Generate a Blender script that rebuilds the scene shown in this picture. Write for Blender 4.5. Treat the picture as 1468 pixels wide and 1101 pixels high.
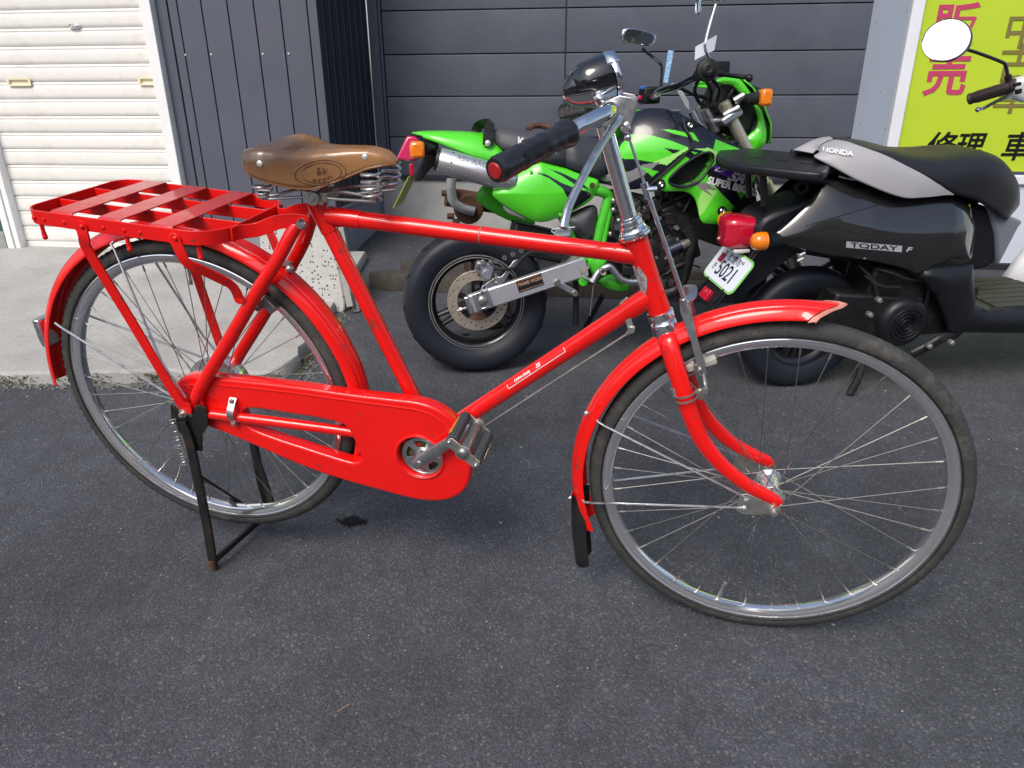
import bpy, bmesh, math, random
import numpy as np
from mathutils import Vector, Matrix
random.seed(7); np.random.seed(7)
for o in list(bpy.data.objects): bpy.data.objects.remove(o)
scn = bpy.context.scene; COL = scn.collection
R = math.radians
# ------------------------------------------------------------------ camera
FPX = 1024.0; PITCH = R(22.49); ROLL = R(-.31); CAMH = 1.012
IC = np.array([734., 550.5]); CAMO = np.array([0, 0, CAMH])
_fw = np.array([0, math.cos(PITCH), -math.sin(PITCH)]); _up = np.array([0, math.sin(PITCH), math.cos(PITCH)]); _rt = np.array([1., 0, 0])
CRT = math.cos(ROLL)*_rt + math.sin(ROLL)*_up; CUP = -math.sin(ROLL)*_rt + math.cos(ROLL)*_up; CFW = _fw
cd = bpy.data.cameras.new('camera'); cam = bpy.data.objects.new('camera', cd); COL.objects.link(cam)
cd.sensor_width = 36; cd.lens = FPX/1468*36; cd.clip_start = .02; cd.clip_end = 2000
mw = Matrix.Identity(4)
for i in range(3):
    mw[i][0] = CRT[i]; mw[i][1] = CUP[i]; mw[i][2] = -CFW[i]; mw[i][3] = CAMO[i]
cam.matrix_world = mw; scn.camera = cam
# ------------------------------------------------------------------ light: open shade, broad soft daylight from behind the camera
SUN_EL, SUN_AZ = 48, 207            # azimuth measured clockwise from +Y
w = bpy.data.worlds.new('World'); scn.world = w; w.use_nodes = True
nt = w.node_tree; bg = nt.nodes['Background']
sky = nt.nodes.new('ShaderNodeTexSky'); sky.sky_type = 'NISHITA'; sky.sun_disc = False
sky.sun_elevation = R(SUN_EL); sky.sun_rotation = R(SUN_AZ); sky.air_density = 1.0; sky.dust_density = 3.0; sky.ozone_density = 1.0
nt.links.new(sky.outputs[0], bg.inputs[0]); bg.inputs[1].default_value = .115
sl = bpy.data.lights.new('sun', 'SUN'); sl.energy = 1.5; sl.angle = R(26); sl.color = (1, .96, .9)
sun = bpy.data.objects.new('sun', sl); COL.objects.link(sun)
sd = Vector((math.sin(R(SUN_AZ))*math.cos(R(SUN_EL)), math.cos(R(SUN_AZ))*math.cos(R(SUN_EL)), math.sin(R(SUN_EL))))
sun.rotation_euler = sd.to_track_quat('Z', 'Y').to_euler(); sun.location = (0, -3, 6)
vs = scn.view_settings; vs.view_transform = 'Standard'; vs.look = 'None'; vs.gamma = 1; vs.exposure = .68
scn.render.engine = 'CYCLES'; scn.cycles.max_bounces = 6; scn.cycles.use_denoising = True
# ------------------------------------------------------------------ frames of reference (from the photograph's geometry)
SLOPE = R(4.7); GY0 = 1.16                                   # the yard rises towards the building
NG = np.array([0, -math.sin(SLOPE), math.cos(SLOPE)]); G0 = np.array([0, GY0, 0.])
GYV = np.array([0, math.cos(SLOPE), math.sin(SLOPE)])
def gz(y): return math.tan(SLOPE)*(min(max(y, -1.5), 9) - GY0)
def hit(px, py, p0, n):
    d = (px-IC[0])/FPX*CRT - (py-IC[1])/FPX*CUP + CFW
    return CAMO + d*(((p0-CAMO)@n)/(d@n))
def gnd(px, py, h=0): return hit(px, py, G0 + NG*h, NG)
class Fr:
    """A thing's own axes: X along it, Y to its left, Z up, O its base."""
    def __init__(s, X, Y, Z, O): s.X, s.Y, s.Z, s.O = map(np.array, (X, Y, Z, O))
    def loc(s, px, py, off):
        v = hit(px, py, s.O + s.Y*off, s.Y) - s.O
        return np.array([v@s.X, off, v@s.Z])
    def w(s, v): return s.O + v[0]*s.X + v[1]*s.Y + v[2]*s.Z
    def mat(s):
        m = Matrix.Identity(4)
        for i in range(3): m[i][0], m[i][1], m[i][2], m[i][3] = s.X[i], s.Y[i], s.Z[i], s.O[i]
        return m
# ------------------------------------------------------------------ mesh helpers
def V(*a): return np.array(a, float)
def unit(v): return np.asarray(v, float)/max(np.linalg.norm(v), 1e-9)
def cr(pts, n=8, closed=False):
    """Catmull-Rom through the points"""
    P = [np.array(p, float) for p in pts]; m = len(P); out = []
    for i in range(m if closed else m-1):
        if closed: a, b, c, d = P[(i-1) % m], P[i], P[(i+1) % m], P[(i+2) % m]
        else: a, b, c, d = P[max(i-1, 0)], P[i], P[i+1], P[min(i+2, m-1)]
        for k in range(n):
            t = k/n
            out.append(.5*((2*b)+(-a+c)*t+(2*a-5*b+4*c-d)*t*t+(-a+3*b-3*c+d)*t**3))
    if not closed: out.append(P[-1])
    return out
def lerp_keys(keys, x):
    ks = sorted(keys)
    return np.array([np.interp(x, [k[0] for k in ks], [k[j] for k in ks]) for j in range(1, len(ks[0]))])
class MB:
    def __init__(s): s.v = []; s.f = []; s.m = []
    def add(s, vs_, fs, m=0):
        b = len(s.v); s.v += [tuple(map(float, q)) for q in vs_]
        s.f += [tuple(b+i for i in q) for q in fs]; s.m += [m]*len(fs); return s
    def box(s, c, size, rot=None, m=0):
        hx, hy, hz = [q/2 for q in size]; P = []
        for x in (-hx, hx):
            for y in (-hy, hy):
                for z in (-hz, hz):
                    q = Vector((x, y, z)); q = rot @ q if rot is not None else q
                    P.append((q.x+c[0], q.y+c[1], q.z+c[2]))
        return s.add(P, [(0, 1, 3, 2), (4, 6, 7, 5), (0, 4, 5, 1), (2, 3, 7, 6), (0, 2, 6, 4), (1, 5, 7, 3)], m)
    def bar(s, a, b, w_, t, up=(0, 1, 0), m=0):
        """straight flat bar from a to b: width w_ across, thickness t along 'up'"""
        a, b = V(*a), V(*b); d = unit(b-a); u = unit(V(*up) - d*(V(*up)@d)); v = np.cross(d, u); P = []
        for q in (a, b):
            for i, j in ((-1, -1), (1, -1), (1, 1), (-1, 1)): P.append(q + v*i*w_/2 + u*j*t/2)
        return s.add(P, [(0, 3, 2, 1), (4, 5, 6, 7)] + [(i, (i+1) % 4, (i+1) % 4+4, i+4) for i in range(4)], m)
    def sweep(s, path, sec, up=(0, 0, 1), closed=False, caps=True, m=0, scale=None, secclosed=True):
        """section points (a,b): a along side = up x tangent, b along up'"""
        P = [V(*p) for p in path]; n = len(P); k = len(sec); vs_ = []; U = V(*up)
        for i, p in enumerate(P):
            t = unit(P[(i+1) % n]-P[i-1]) if closed else unit(P[min(i+1, n-1)]-P[max(i-1, 0)])
            u = unit(U - t*(U@t)); sd_ = np.cross(u, t); sc = scale[i] if scale is not None else 1
            for a, b in sec: vs_.append(p + sd_*a*sc + u*b*sc)
        fs = []
        for i in range(n if closed else n-1):
            j = (i+1) % n
            for q in range(k if secclosed else k-1):
                r_ = (q+1) % k; fs.append((i*k+q, i*k+r_, j*k+r_, j*k+q))
        if caps and not closed and secclosed: fs += [tuple(range(k))[::-1], tuple((n-1)*k+q for q in range(k))]
        return s.add(vs_, fs, m)
    def tube(s, path, r, n=12, closed=False, caps=True, m=0, flat=1.0, flatdir=None):
        P = [V(*p) for p in path]; N = len(P); rr = [r]*N if np.isscalar(r) else list(r); vs_ = []
        t0 = unit(P[1]-P[0]); ref = V(0, 0, 1) if abs(t0[2]) < .9 else V(1, 0, 0)
        u = unit(np.cross(t0, ref))
        if flatdir is not None: u = unit(V(*flatdir) - t0*(V(*flatdir)@t0))
        for i, p in enumerate(P):
            t = unit(P[(i+1) % N]-P[i-1]) if closed else unit(P[min(i+1, N-1)]-P[max(i-1, 0)])
            u = unit(u - t*(u@t)); v = np.cross(t, u)
            for k in range(n):
                a = 2*math.pi*k/n; vs_.append(p + rr[i]*(math.cos(a)*u*flat + math.sin(a)*v))
        fs = []
        for i in range(N if closed else N-1):
            j = (i+1) % N
            for k in range(n): fs.append((i*n+k, i*n+(k+1) % n, j*n+(k+1) % n, j*n+k))
        if caps and not closed: fs += [tuple(range(n))[::-1], tuple((N-1)*n+k for k in range(n))]
        return s.add(vs_, fs, m)
    def lathe(s, prof, o, axis, n=32, m=0, closed=False, arc=None):
        """prof = (radius, height along axis)"""
        o, ax = V(*o), unit(axis); ref = V(0, 0, 1) if abs(ax[2]) < .9 else V(1, 0, 0)
        u = unit(np.cross(ax, ref)); v = np.cross(ax, u); k = len(prof); vs_ = []
        full = arc is None; a0, a1 = (0, 2*math.pi) if full else arc; N = n if full else n+1
        for i in range(N):
            a = a0+(a1-a0)*i/n; d = math.cos(a)*u+math.sin(a)*v
            for r, h in prof: vs_.append(o+d*r+ax*h)
        fs = []
        for i in range(n):
            j = (i+1) % N
            for q in range(k if closed else k-1):
                p = (q+1) % k; fs.append((i*k+q, j*k+q, j*k+p, i*k+p))
        return s.add(vs_, fs, m)
    def loft(s, loops, caps=True, m=0, closed=True):
        k = len(loops[0]); vs_ = [p for L in loops for p in L]; fs = []
        for i in range(len(loops)-1):
            for q in range(k if closed else k-1):
                r_ = (q+1) % k; fs.append((i*k+q, i*k+r_, (i+1)*k+r_, (i+1)*k+q))
        if caps and closed: fs += [tuple(range(k))[::-1], tuple((len(loops)-1)*k+q for q in range(k))]
        return s.add(vs_, fs, m)
    def ball(s, c, r, n=12, sx=(1, 1, 1), m=0):
        prof = [(math.sin(math.pi*i/n)*1., -math.cos(math.pi*i/n)) for i in range(n+1)]
        b = len(s.v); s.lathe([(max(p[0], 1e-4)*r, p[1]*r) for p in prof], (0, 0, 0), (0, 0, 1), n*2, m)
        for i in range(b, len(s.v)): q = s.v[i]; s.v[i] = (q[0]*sx[0]+c[0], q[1]*sx[1]+c[1], q[2]*sx[2]+c[2])
        return s
    def plate(s, outer, holes, fn, depth, bevel=0, m=0):
        """flat outline (2-D) with holes, given depth; fn(u,v,h) -> 3-D"""
        cu = bpy.data.curves.new('t', 'CURVE'); cu.dimensions = '2D'; cu.fill_mode = 'BOTH'
        cu.extrude = max(depth/2-bevel, 1e-5); cu.bevel_depth = bevel; cu.bevel_resolution = 2; cu.offset = -bevel
        for L in [outer]+list(holes):
            sp = cu.splines.new('POLY'); sp.points.add(len(L)-1); sp.use_cyclic_u = True
            for i, q in enumerate(L): sp.points[i].co = (q[0], q[1], 0, 1)
        return s._curve(cu, fn, m)
    def text(s, body, size, fn, depth=.0006, m=0, shear=0, align='CENTER', bold=0, xs=1):
        cu = bpy.data.curves.new('t', 'FONT'); cu.body = body; cu.size = size; cu.extrude = depth/2; cu.shear = shear
        cu.align_x = align; cu.align_y = 'CENTER'; cu.resolution_u = 3; cu.offset = bold
        return s._curve(cu, (lambda u, v, h: fn(u*xs, v, h)), m)
    def _curve(s, cu, fn, m):
        ob = bpy.data.objects.new('t', cu); COL.objects.link(ob)
        dg = bpy.context.evaluated_depsgraph_get(); me = bpy.data.meshes.new_from_object(ob.evaluated_get(dg))
        s.add([fn(*v.co) for v in me.vertices], [tuple(p.vertices) for p in me.polygons], m)
        bpy.data.objects.remove(ob); bpy.data.curves.remove(cu); bpy.data.meshes.remove(me); return s
    def build(s, name, mats, parent=None, sharp=35, bevel=0, flip=True, **props):
        me = bpy.data.meshes.new(name); me.from_pydata(s.v, [], s.f); me.update()
        ms = mats if isinstance(mats, (list, tuple)) else [mats]
        for q in ms: me.materials.append(q)
        if len(ms) > 1: me.polygons.foreach_set('material_index', s.m)
        if flip:
            bm = bmesh.new(); bm.from_mesh(me); bmesh.ops.recalc_face_normals(bm, faces=bm.faces); bm.to_mesh(me); bm.free()
        me.polygons.foreach_set('use_smooth', [True]*len(me.polygons)); me.set_sharp_from_angle(angle=R(sharp))
        o = bpy.data.objects.new(name, me); COL.objects.link(o)
        if parent is not None: o.parent = parent
        if bevel:
            b = o.modifiers.new('bevel', 'BEVEL'); b.width = bevel; b.segments = 2; b.limit_method = 'ANGLE'; b.angle_limit = R(40); b.harden_normals = False
        for k, q in props.items(): o[k] = q
        return o
def thing(name, label, cat, fr=None, loc=(0, 0, 0), group=None):
    o = bpy.data.objects.new(name, None); COL.objects.link(o); o.empty_display_size = .1
    if fr is not None: o.matrix_world = fr.mat()
    else: o.location = loc
    o['label'] = label; o['category'] = cat
    if group: o['group'] = group
    return o
def copy_of(o, parent=None, loc=None, rot=None):
    c = o.copy(); COL.objects.link(c); c.parent = parent if parent is not None else o.parent
    if loc is not None: c.location = loc
    if rot is not None: c.rotation_euler = rot
    return c
# ------------------------------------------------------------------ materials
def srgb(r, g, b): return tuple(((c/255/12.92) if c/255 <= .04045 else ((c/255+.055)/1.055)**2.4) for c in (r, g, b))+(1,)
def pbr(name, col, rough=.5, metal=0, coat=0, var=0, vscale=8, bump=0, bscale=60, rvar=0, spec=.5, dirt=None, dscale=6, damt=.35, rand=0, trans=0, emit=0, det=6, dlo=.5, dhi=.78):
    """principled material with noise in colour and roughness, dirt patches, fine relief"""
    m = bpy.data.materials.new(name); m.use_nodes = True; t = m.node_tree; L = t.links; N = t.nodes
    p = N['Principled BSDF']; c4 = tuple(col) if len(col) == 4 else tuple(col)+(1,)
    p.inputs['Roughness'].default_value = rough; p.inputs['Metallic'].default_value = metal
    p.inputs['Coat Weight'].default_value = coat; p.inputs['Coat Roughness'].default_value = .06
    p.inputs['Specular IOR Level'].default_value = spec; p.inputs['Base Color'].default_value = c4
    if trans: p.inputs['Transmission Weight'].default_value = trans
    tc = N.new('ShaderNodeTexCoord'); out = None
    def noise(sc, d=det, ro=.6):
        n = N.new('ShaderNodeTexNoise'); n.inputs['Scale'].default_value = sc; n.inputs['Detail'].default_value = d; n.inputs['Roughness'].default_value = ro
        L.new(tc.outputs['Object'], n.inputs['Vector']); return n
    if var or dirt is not None or rand:
        mix = N.new('ShaderNodeMix'); mix.data_type = 'RGBA'; mix.blend_type = 'MULTIPLY'; mix.inputs[0].default_value = 1
        mix.inputs[6].default_value = c4; n = noise(vscale); mr = N.new('ShaderNodeMapRange')
        mr.inputs[1].default_value = .25; mr.inputs[2].default_value = .75; mr.inputs[3].default_value = 1-var; mr.inputs[4].default_value = 1+var
        L.new(n.outputs[0], mr.inputs[0]); src = mr.outputs[0]
        if rand:
            oi = N.new('ShaderNodeObjectInfo'); m2 = N.new('ShaderNodeMapRange'); m2.inputs[3].default_value = 1-rand; m2.inputs[4].default_value = 1+rand
            L.new(oi.outputs['Random'], m2.inputs[0]); mm = N.new('ShaderNodeMath'); mm.operation = 'MULTIPLY'
            L.new(src, mm.inputs[0]); L.new(m2.outputs[0], mm.inputs[1]); src = mm.outputs[0]
        L.new(src, mix.inputs[7]); out = mix.outputs[2]
        if dirt is not None:
            d = N.new('ShaderNodeMix'); d.data_type = 'RGBA'; L.new(out, d.inputs[6]); d.inputs[7].default_value = tuple(dirt)[:3]+(1,)
            n2 = noise(dscale, 10, .7); r2 = N.new('ShaderNodeMapRange'); r2.inputs[1].default_value = dlo; r2.inputs[2].default_value = dhi; r2.inputs[4].default_value = damt
            L.new(n2.outputs[0], r2.inputs[0]); L.new(r2.outputs[0], d.inputs[0]); out = d.outputs[2]
        L.new(out, p.inputs['Base Color'])
    if rvar:
        n = noise(vscale*2.3); mr = N.new('ShaderNodeMapRange'); mr.inputs[1].default_value = .3; mr.inputs[2].default_value = .7
        mr.inputs[3].default_value = max(rough-rvar, .02); mr.inputs[4].default_value = rough+rvar
        L.new(n.outputs[0], mr.inputs[0]); L.new(mr.outputs[0], p.inputs['Roughness'])
    if bump:
        n = noise(bscale, 4); b = N.new('ShaderNodeBump'); b.inputs['Strength'].default_value = bump; b.inputs['Distance'].default_value = .002
        L.new(n.outputs[0], b.inputs['Height']); L.new(b.outputs[0], p.inputs['Normal'])
    if emit: p.inputs['Emission Color'].default_value = c4; p.inputs['Emission Strength'].default_value = emit
    return m
M = {}
M['red'] = pbr('red_paint', (.76, .006, .004), .38, spec=.2, coat=.85, var=.06, vscale=7, rvar=.1, dirt=(.20, .035, .025), dscale=26, damt=.8, dlo=.615, dhi=.66)
M['redrack'] = pbr('worn_red_paint', (.72, .006, .005), .40, spec=.3, coat=.25, var=.1, vscale=12, rvar=.1, dirt=(.10, .035, .025), dscale=48, damt=.85, dlo=.59, dhi=.65, bump=.15, bscale=120)
M['chrome'] = pbr('chrome', (.80, .80, .80), .09, 1, var=.06, vscale=20, rvar=.05, dirt=(.30, .24, .17), dscale=45, damt=.35)
M['alu'] = pbr('dull_aluminium', (.62, .62, .63), .34, 1, var=.1, vscale=30, rvar=.1, bump=.1, bscale=200)
M['steel'] = pbr('weathered_steel', (.36, .35, .33), .42, .9, var=.2, vscale=40, rvar=.15, dirt=(.13, .08, .045), dscale=40, damt=.7)
M['wire'] = pbr('bright_spring_wire', (.52, .51, .49), .3, .9, var=.12, vscale=60, dirt=(.22, .17, .12), dscale=60, damt=.4)
M['slatred'] = pbr('dull_red_slat', (.56, .012, .012), .34, coat=.6, var=.08, vscale=18, rvar=.1, dirt=(.16, .03, .03), dscale=40, damt=.5)
M['zinc'] = pbr('zinc_plate', (.55, .54, .50), .36, .9, var=.15, vscale=40, rvar=.12, dirt=(.22, .15, .09), dscale=50, damt=.5)
M['spoke'] = pbr('spoke_steel', (.42, .40, .36), .35, 1, var=.2, vscale=30, dirt=(.25, .2, .14), dscale=30, damt=.6)
M['rust'] = pbr('rusty_iron', (.10, .045, .025), .85, .2, var=.5, vscale=25, bump=.6, bscale=90, dirt=(.03, .02, .016), dscale=14, damt=.9)
M['black'] = pbr('black_plastic', (.010, .010, .012), .42, spec=.3, var=.15, vscale=20, rvar=.08)
M['blackgloss'] = pbr('gloss_black', (.008, .008, .010), .12, coat=1, var=.1, vscale=5)
M['rubber'] = pbr('black_rubber', (.012, .012, .013), .55, spec=.3, var=.2, vscale=25, bump=.15, bscale=150, dirt=(.07, .06, .05), dscale=24, damt=.25)
M['blackiron'] = pbr('black_iron', (.016, .015, .015), .5, .3, var=.4, vscale=30, dirt=(.09, .055, .035), dscale=24, damt=.6, bump=.2)
# ================================================================== GROUND
def ground_mat(name, kind):
    m = bpy.data.materials.new(name); m.use_nodes = True; t = m.node_tree; N, L = t.nodes, t.links; p = N['Principled BSDF']
    tc = N.new('ShaderNodeTexCoord')
    def vor(sc, feat='F1', rnd=1):
        n = N.new('ShaderNodeTexVoronoi'); n.inputs['Scale'].default_value = sc; n.feature = feat; n.inputs['Randomness'].default_value = rnd
        L.new(tc.outputs['Object'], n.inputs['Vector']); return n
    def noi(sc, d=6, ro=.6):
        n = N.new('ShaderNodeTexNoise'); n.inputs['Scale'].default_value = sc; n.inputs['Detail'].default_value = d; n.inputs['Roughness'].default_value = ro
        L.new(tc.outputs['Object'], n.inputs['Vector']); return n
    def rng(src, a, b, c, d):
        n = N.new('ShaderNodeMapRange'); n.inputs[1].default_value = a; n.inputs[2].default_value = b; n.inputs[3].default_value = c; n.inputs[4].default_value = d
        L.new(src, n.inputs[0]); return n.outputs[0]
    def mix(f, a, b, mode='MIX'):
        n = N.new('ShaderNodeMix'); n.data_type = 'RGBA'; n.blend_type = mode
        if isinstance(f, (int, float)): n.inputs[0].default_value = f
        else: L.new(f, n.inputs[0])
        for i, q in ((6, a), (7, b)):
            if isinstance(q, tuple): n.inputs[i].default_value = q+(1,) if len(q) == 3 else q
            else: L.new(q, n.inputs[i])
        return n.outputs[2]
    def ramp(src, stops):
        n = N.new('ShaderNodeValToRGB'); e = n.color_ramp.elements
        while len(e) < len(stops): e.new(.5)
        for i, (q, c) in enumerate(stops): e[i].position = q; e[i].color = c+(1,) if len(c) == 3 else c
        L.new(src, n.inputs[0]); return n.outputs[0]
    bump = N.new('ShaderNodeBump'); L.new(bump.outputs[0], p.inputs['Normal'])
    if kind == 'asphalt':
        v1 = vor(235); v2 = vor(95); g = noi(420, 3, .7)
        sep = N.new('ShaderNodeSeparateColor'); L.new(v1.outputs['Color'], sep.inputs[0])
        stones = ramp(sep.outputs[0], [(0, (.051, .055, .063)), (.45, (.064, .068, .079)), (.8, (.079, .083, .096)), (.93, (.10, .103, .115)), (1, (.15, .148, .145))])
        col = mix(rng(v1.outputs['Distance'], .35, .75, 0, .55), stones, (.030, .030, .033))
        s2 = N.new('ShaderNodeSeparateColor'); L.new(v2.outputs['Color'], s2.inputs[0])
        big = N.new('ShaderNodeMath'); big.operation = 'MULTIPLY'; L.new(rng(s2.outputs[1], .982, .996, 0, 1), big.inputs[0]); L.new(rng(v2.outputs['Distance'], .28, .42, 1, 0), big.inputs[1])
        col = mix(big.outputs[0], col, (.13, .13, .128))
        v3 = vor(36); s3 = N.new('ShaderNodeSeparateColor'); L.new(v3.outputs['Color'], s3.inputs[0])
        b3 = N.new('ShaderNodeMath'); b3.operation = 'MULTIPLY'; L.new(rng(s3.outputs[2], .972, .985, 0, 1), b3.inputs[0]); L.new(rng(v3.outputs['Distance'], .1, .16, 1, 0), b3.inputs[1])
        col = mix(b3.outputs[0], col, (.40, .38, .34))
        col = mix(1., col, rng(noi(1.1, 9, .65).outputs[0], .32, .68, .66, 1.30), 'MULTIPLY')
        col = mix(1., col, rng(noi(14, 6).outputs[0], .3, .7, .86, 1.14), 'MULTIPLY')
        col = mix(1., col, rng(g.outputs[0], .3, .7, .80, 1.20), 'MULTIPLY')
        L.new(col, p.inputs['Base Color']); p.inputs['Roughness'].default_value = .78; p.inputs['Specular IOR Level'].default_value = .4
        h = N.new('ShaderNodeMath'); h.operation = 'ADD'; L.new(rng(v1.outputs['Distance'], 0, .8, 1, 0), h.inputs[0]); L.new(g.outputs[0], h.inputs[1])
        L.new(h.outputs[0], bump.inputs['Height']); bump.inputs['Strength'].default_value = .45; bump.inputs['Distance'].default_value = .003
    else:
        n1 = noi(3, 8); n2 = noi(60, 6, .7); n3 = noi(260, 3)
        col = mix(rng(n1.outputs[0], .3, .7, 0, 1), (.29, .283, .265), (.42, .41, .385))
        col = mix(1., col, rng(n2.outputs[0], .3, .7, .86, 1.12), 'MULTIPLY'); col = mix(1., col, rng(n3.outputs[0], .3, .7, .88, 1.1), 'MULTIPLY')
        col = mix(rng(noi(5, 9, .7).outputs[0], .56, .74, 0, .45), col, (.26, .22, .17))
        L.new(col, p.inputs['Base Color']); p.inputs['Roughness'].default_value = .85
        L.new(n2.outputs[0], bump.inputs['Height']); bump.inputs['Strength'].default_value = .4; bump.inputs['Distance'].default_value = .004
    return m
M['asphalt'] = ground_mat('asphalt', 'asphalt'); M['concrete'] = ground_mat('concrete', 'concrete')
b = MB(); ys = [-400, -30, -1.5] + list(np.linspace(-1, 9, 11)) + [40, 400]; xs = [-400, -30, -6, -3, 0, 3, 6, 30, 400]
b.add([(x, y, gz(y)) for y in ys for x in xs], [(j*9+i, j*9+i+1, (j+1)*9+i+1, (j+1)*9+i) for j in range(len(ys)-1) for i in range(8)])
b.build('asphalt_ground', M['asphalt'], kind='structure')
# concrete apron in front of the shutter: crumbled front edge
def slab_edge(x): return 2.252 + .010*math.sin(x*9)+.006*math.sin(x*31+1)+.004*math.sin(x*83)
b = MB(); out = []
for x in np.arange(-6, -.80, .035): out.append((x, slab_edge(x)))
for x, y in ((-.795, 2.262), (-.775, 2.30), (-.752, 2.37), (-.765, 2.44), (-.742, 2.52), (-.75, 2.62), (-.735, 2.75), (-.74, 2.9), (-.735, 3.3), (-.74, 3.62)): out.append((x+random.uniform(-.004, .004), y))
out.append((-6, 4.2)); n = len(out); H = .046
top = [(x, y, gz(y)+H) for x, y in out]
inn = [(x-(.006 if x > -.8 else 0), y+(.010 if y < 2.3 else 0), gz(y)+H) for x, y in out]
mid = [(x, y, gz(y)+H-.010) for x, y in out]
low = [(x+random.uniform(-.003, .006)*(x > -.8), y-random.uniform(0, .008)*(y < 2.3), gz(y)-.03) for x, y in out]
b.add(inn+mid+low, [tuple(range(n))]+[(i, (i+1) % n, n+(i+1) % n, n+i) for i in range(n)]+[(n+i, n+(i+1) % n, 2*n+(i+1) % n, 2*n+i) for i in range(n)])
b.build('concrete_apron', M['concrete'], kind='structure')
# ================================================================== BUILDING FRONT (wall frame: u along the front, d behind the shutter face, z up)
WY = R(-6.8); WF = Fr((math.cos(WY), math.sin(WY), 0), (-math.sin(WY), math.cos(WY), 0), (0, 0, 1), (-1.95, 3.668, 0))
def Wp(px, py, d): return WF.loc(px, py, d)
D2, D3, UC, US = .76, .25, 1.108, 3.685
ZB = {'shut': .262}
M['shutter'] = pbr('cream_enamel', (.79, .765, .715), .38, var=.05, vscale=4, rand=.035, dirt=(.46, .42, .35), dscale=7, damt=.35, rvar=.08)
M['jamb'] = pbr('white_jamb_paint', (.80, .80, .78), .45, var=.05, vscale=5, dirt=(.5, .48, .44), dscale=7, damt=.25)
M['cream'] = pbr('cream_plastic', (.76, .70, .47), .4, var=.05)
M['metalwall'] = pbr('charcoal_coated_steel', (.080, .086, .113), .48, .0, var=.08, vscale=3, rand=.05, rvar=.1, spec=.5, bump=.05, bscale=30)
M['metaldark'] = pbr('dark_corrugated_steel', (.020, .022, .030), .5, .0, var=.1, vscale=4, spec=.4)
M['ribline'] = pbr('worn_rib_edge', (.10, .105, .12), .45, var=.15, vscale=20)
M['siding'] = pbr('charcoal_siding', (.084, .094, .122), .55, var=.14, vscale=5, rand=.08, bump=.9, bscale=150, rvar=.1, spec=.5, dirt=(.11, .115, .14), dscale=3, damt=.4)
M['greyboard'] = pbr('grey_painted_board', (.60, .67, .77), .5, var=.05, vscale=3)
M['signwhite'] = pbr('white_sign_frame', (.72, .74, .78), .4, var=.04)
M['signyellow'] = pbr('yellow_acrylic', (.47, .61, .035), .3, coat=.3, var=.05, vscale=2)
M['whitewall'] = pbr('pale_blue_white_wall', (.58, .63, .70), .5, var=.05, vscale=2, dirt=(.4, .42, .44), dscale=4, damt=.3)
M['found'] = pbr('foundation_mortar', (.33, .33, .315), .9, var=.2, vscale=5, bump=.6, bscale=90, dirt=(.16, .155, .14), dscale=4, damt=.7)
M['found2'] = pbr('bluish_mortar', (.21, .225, .25), .85, var=.18, vscale=6, bump=.5, bscale=70, dirt=(.09, .09, .09), dscale=4, damt=.7)
M['teal'] = pbr('teal_paint', (.03, .10, .09), .6, var=.1)
M['screw'] = pbr('screw_head', (.72, .72, .70), .3, .6)
# roller shutter
sh = thing('roller_shutter', 'cream white roller shutter with two recessed yellowish handles and an oval emblem', 'shutter', Fr(WF.X, WF.Y, WF.Z, WF.w((-.145, 0, gz(3.7)+.05))))
def wpart(mb, name, mat, par, **k):
    """build in wall coordinates, hang under its thing"""
    o = mb.build(name, mat, par, **k); o.matrix_parent_inverse = par.matrix_world.inverted(); o.matrix_basis = WF.mat(); return o
bpy.context.view_layer.update()
def wp(mb, name, mat, par, **k):
    bpy.context.view_layer.update(); return wpart(mb, name, mat, par, **k)
PITCHZ = .0767; u0, u1 = -.60, .305; z0 = .285
prof = [(.004, 0), (.000, .002), (-.0035, .006), (-.0055, .018), (-.0055, .048), (-.004, .057), (-.002, .0605), (-.0035, .063), (-.0045, .0675), (-.0025, .0725), (.004, .0755)]
sl_ = MB(); loops = [[(u, d+.0, z) for d, z in prof] for u in (u0, u1)]
sl_.loft(loops, caps=False, closed=False)
first = None
for k in range(36):
    if first is None: first = wp(sl_, 'slat', M['shutter'], sh, sharp=50); first.matrix_basis = WF.mat() @ Matrix.Translation((0, .02, z0+.0))
    else:
        c = copy_of(first, sh); c.matrix_parent_inverse = first.matrix_parent_inverse; c.matrix_basis = WF.mat() @ Matrix.Translation((0, .02+random.uniform(-.0008, .0008), z0+k*PITCHZ))
wp(MB().box(((u0+u1)/2, .03, z0-.022), (u1-u0, .03, .042)), 'bottom_rail', M['shutter'], sh, bevel=.003)
for uu in (-.412, .262):
    hb = MB(); hz = 1.051; w2, h2 = .062, .018
    ro = [(uu+w2*sx, hz+h2*sz) for sx, sz in ((-1, -.6), (-.93, -1), (.93, -1), (1, -.6), (1, .6), (.93, 1), (-.93, 1), (-1, .6))]
    ri = [(uu+(q[0]-uu)*.82, hz+(q[1]-hz)*.6) for q in ro]
    hb.loft([[(q[0], .010, q[1]) for q in ro], [(q[0], .006, q[1]) for q in ro], [(q[0], .006, q[1]) for q in ri], [(q[0], .017, q[1]) for q in ri]], caps=False)
    hb.add([(q[0], .017, q[1]) for q in ri], [tuple(range(8))])
    wp(hb, 'handle', M['cream'], sh, sharp=30)
em = MB(); em.lathe([(.0001, -.004), (.6, -.004), (.85, -.002), (1, .003)], (0, 0, 0), (0, 1, 0), 28)
em.v = [(q[0]*.031-.067, q[1]+.008, q[2]*.012+1.287) for q in em.v]
eo = wp(em, 'emblem', pbr('emblem_plate', (.66, .66, .68), .3, .5), sh)
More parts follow.
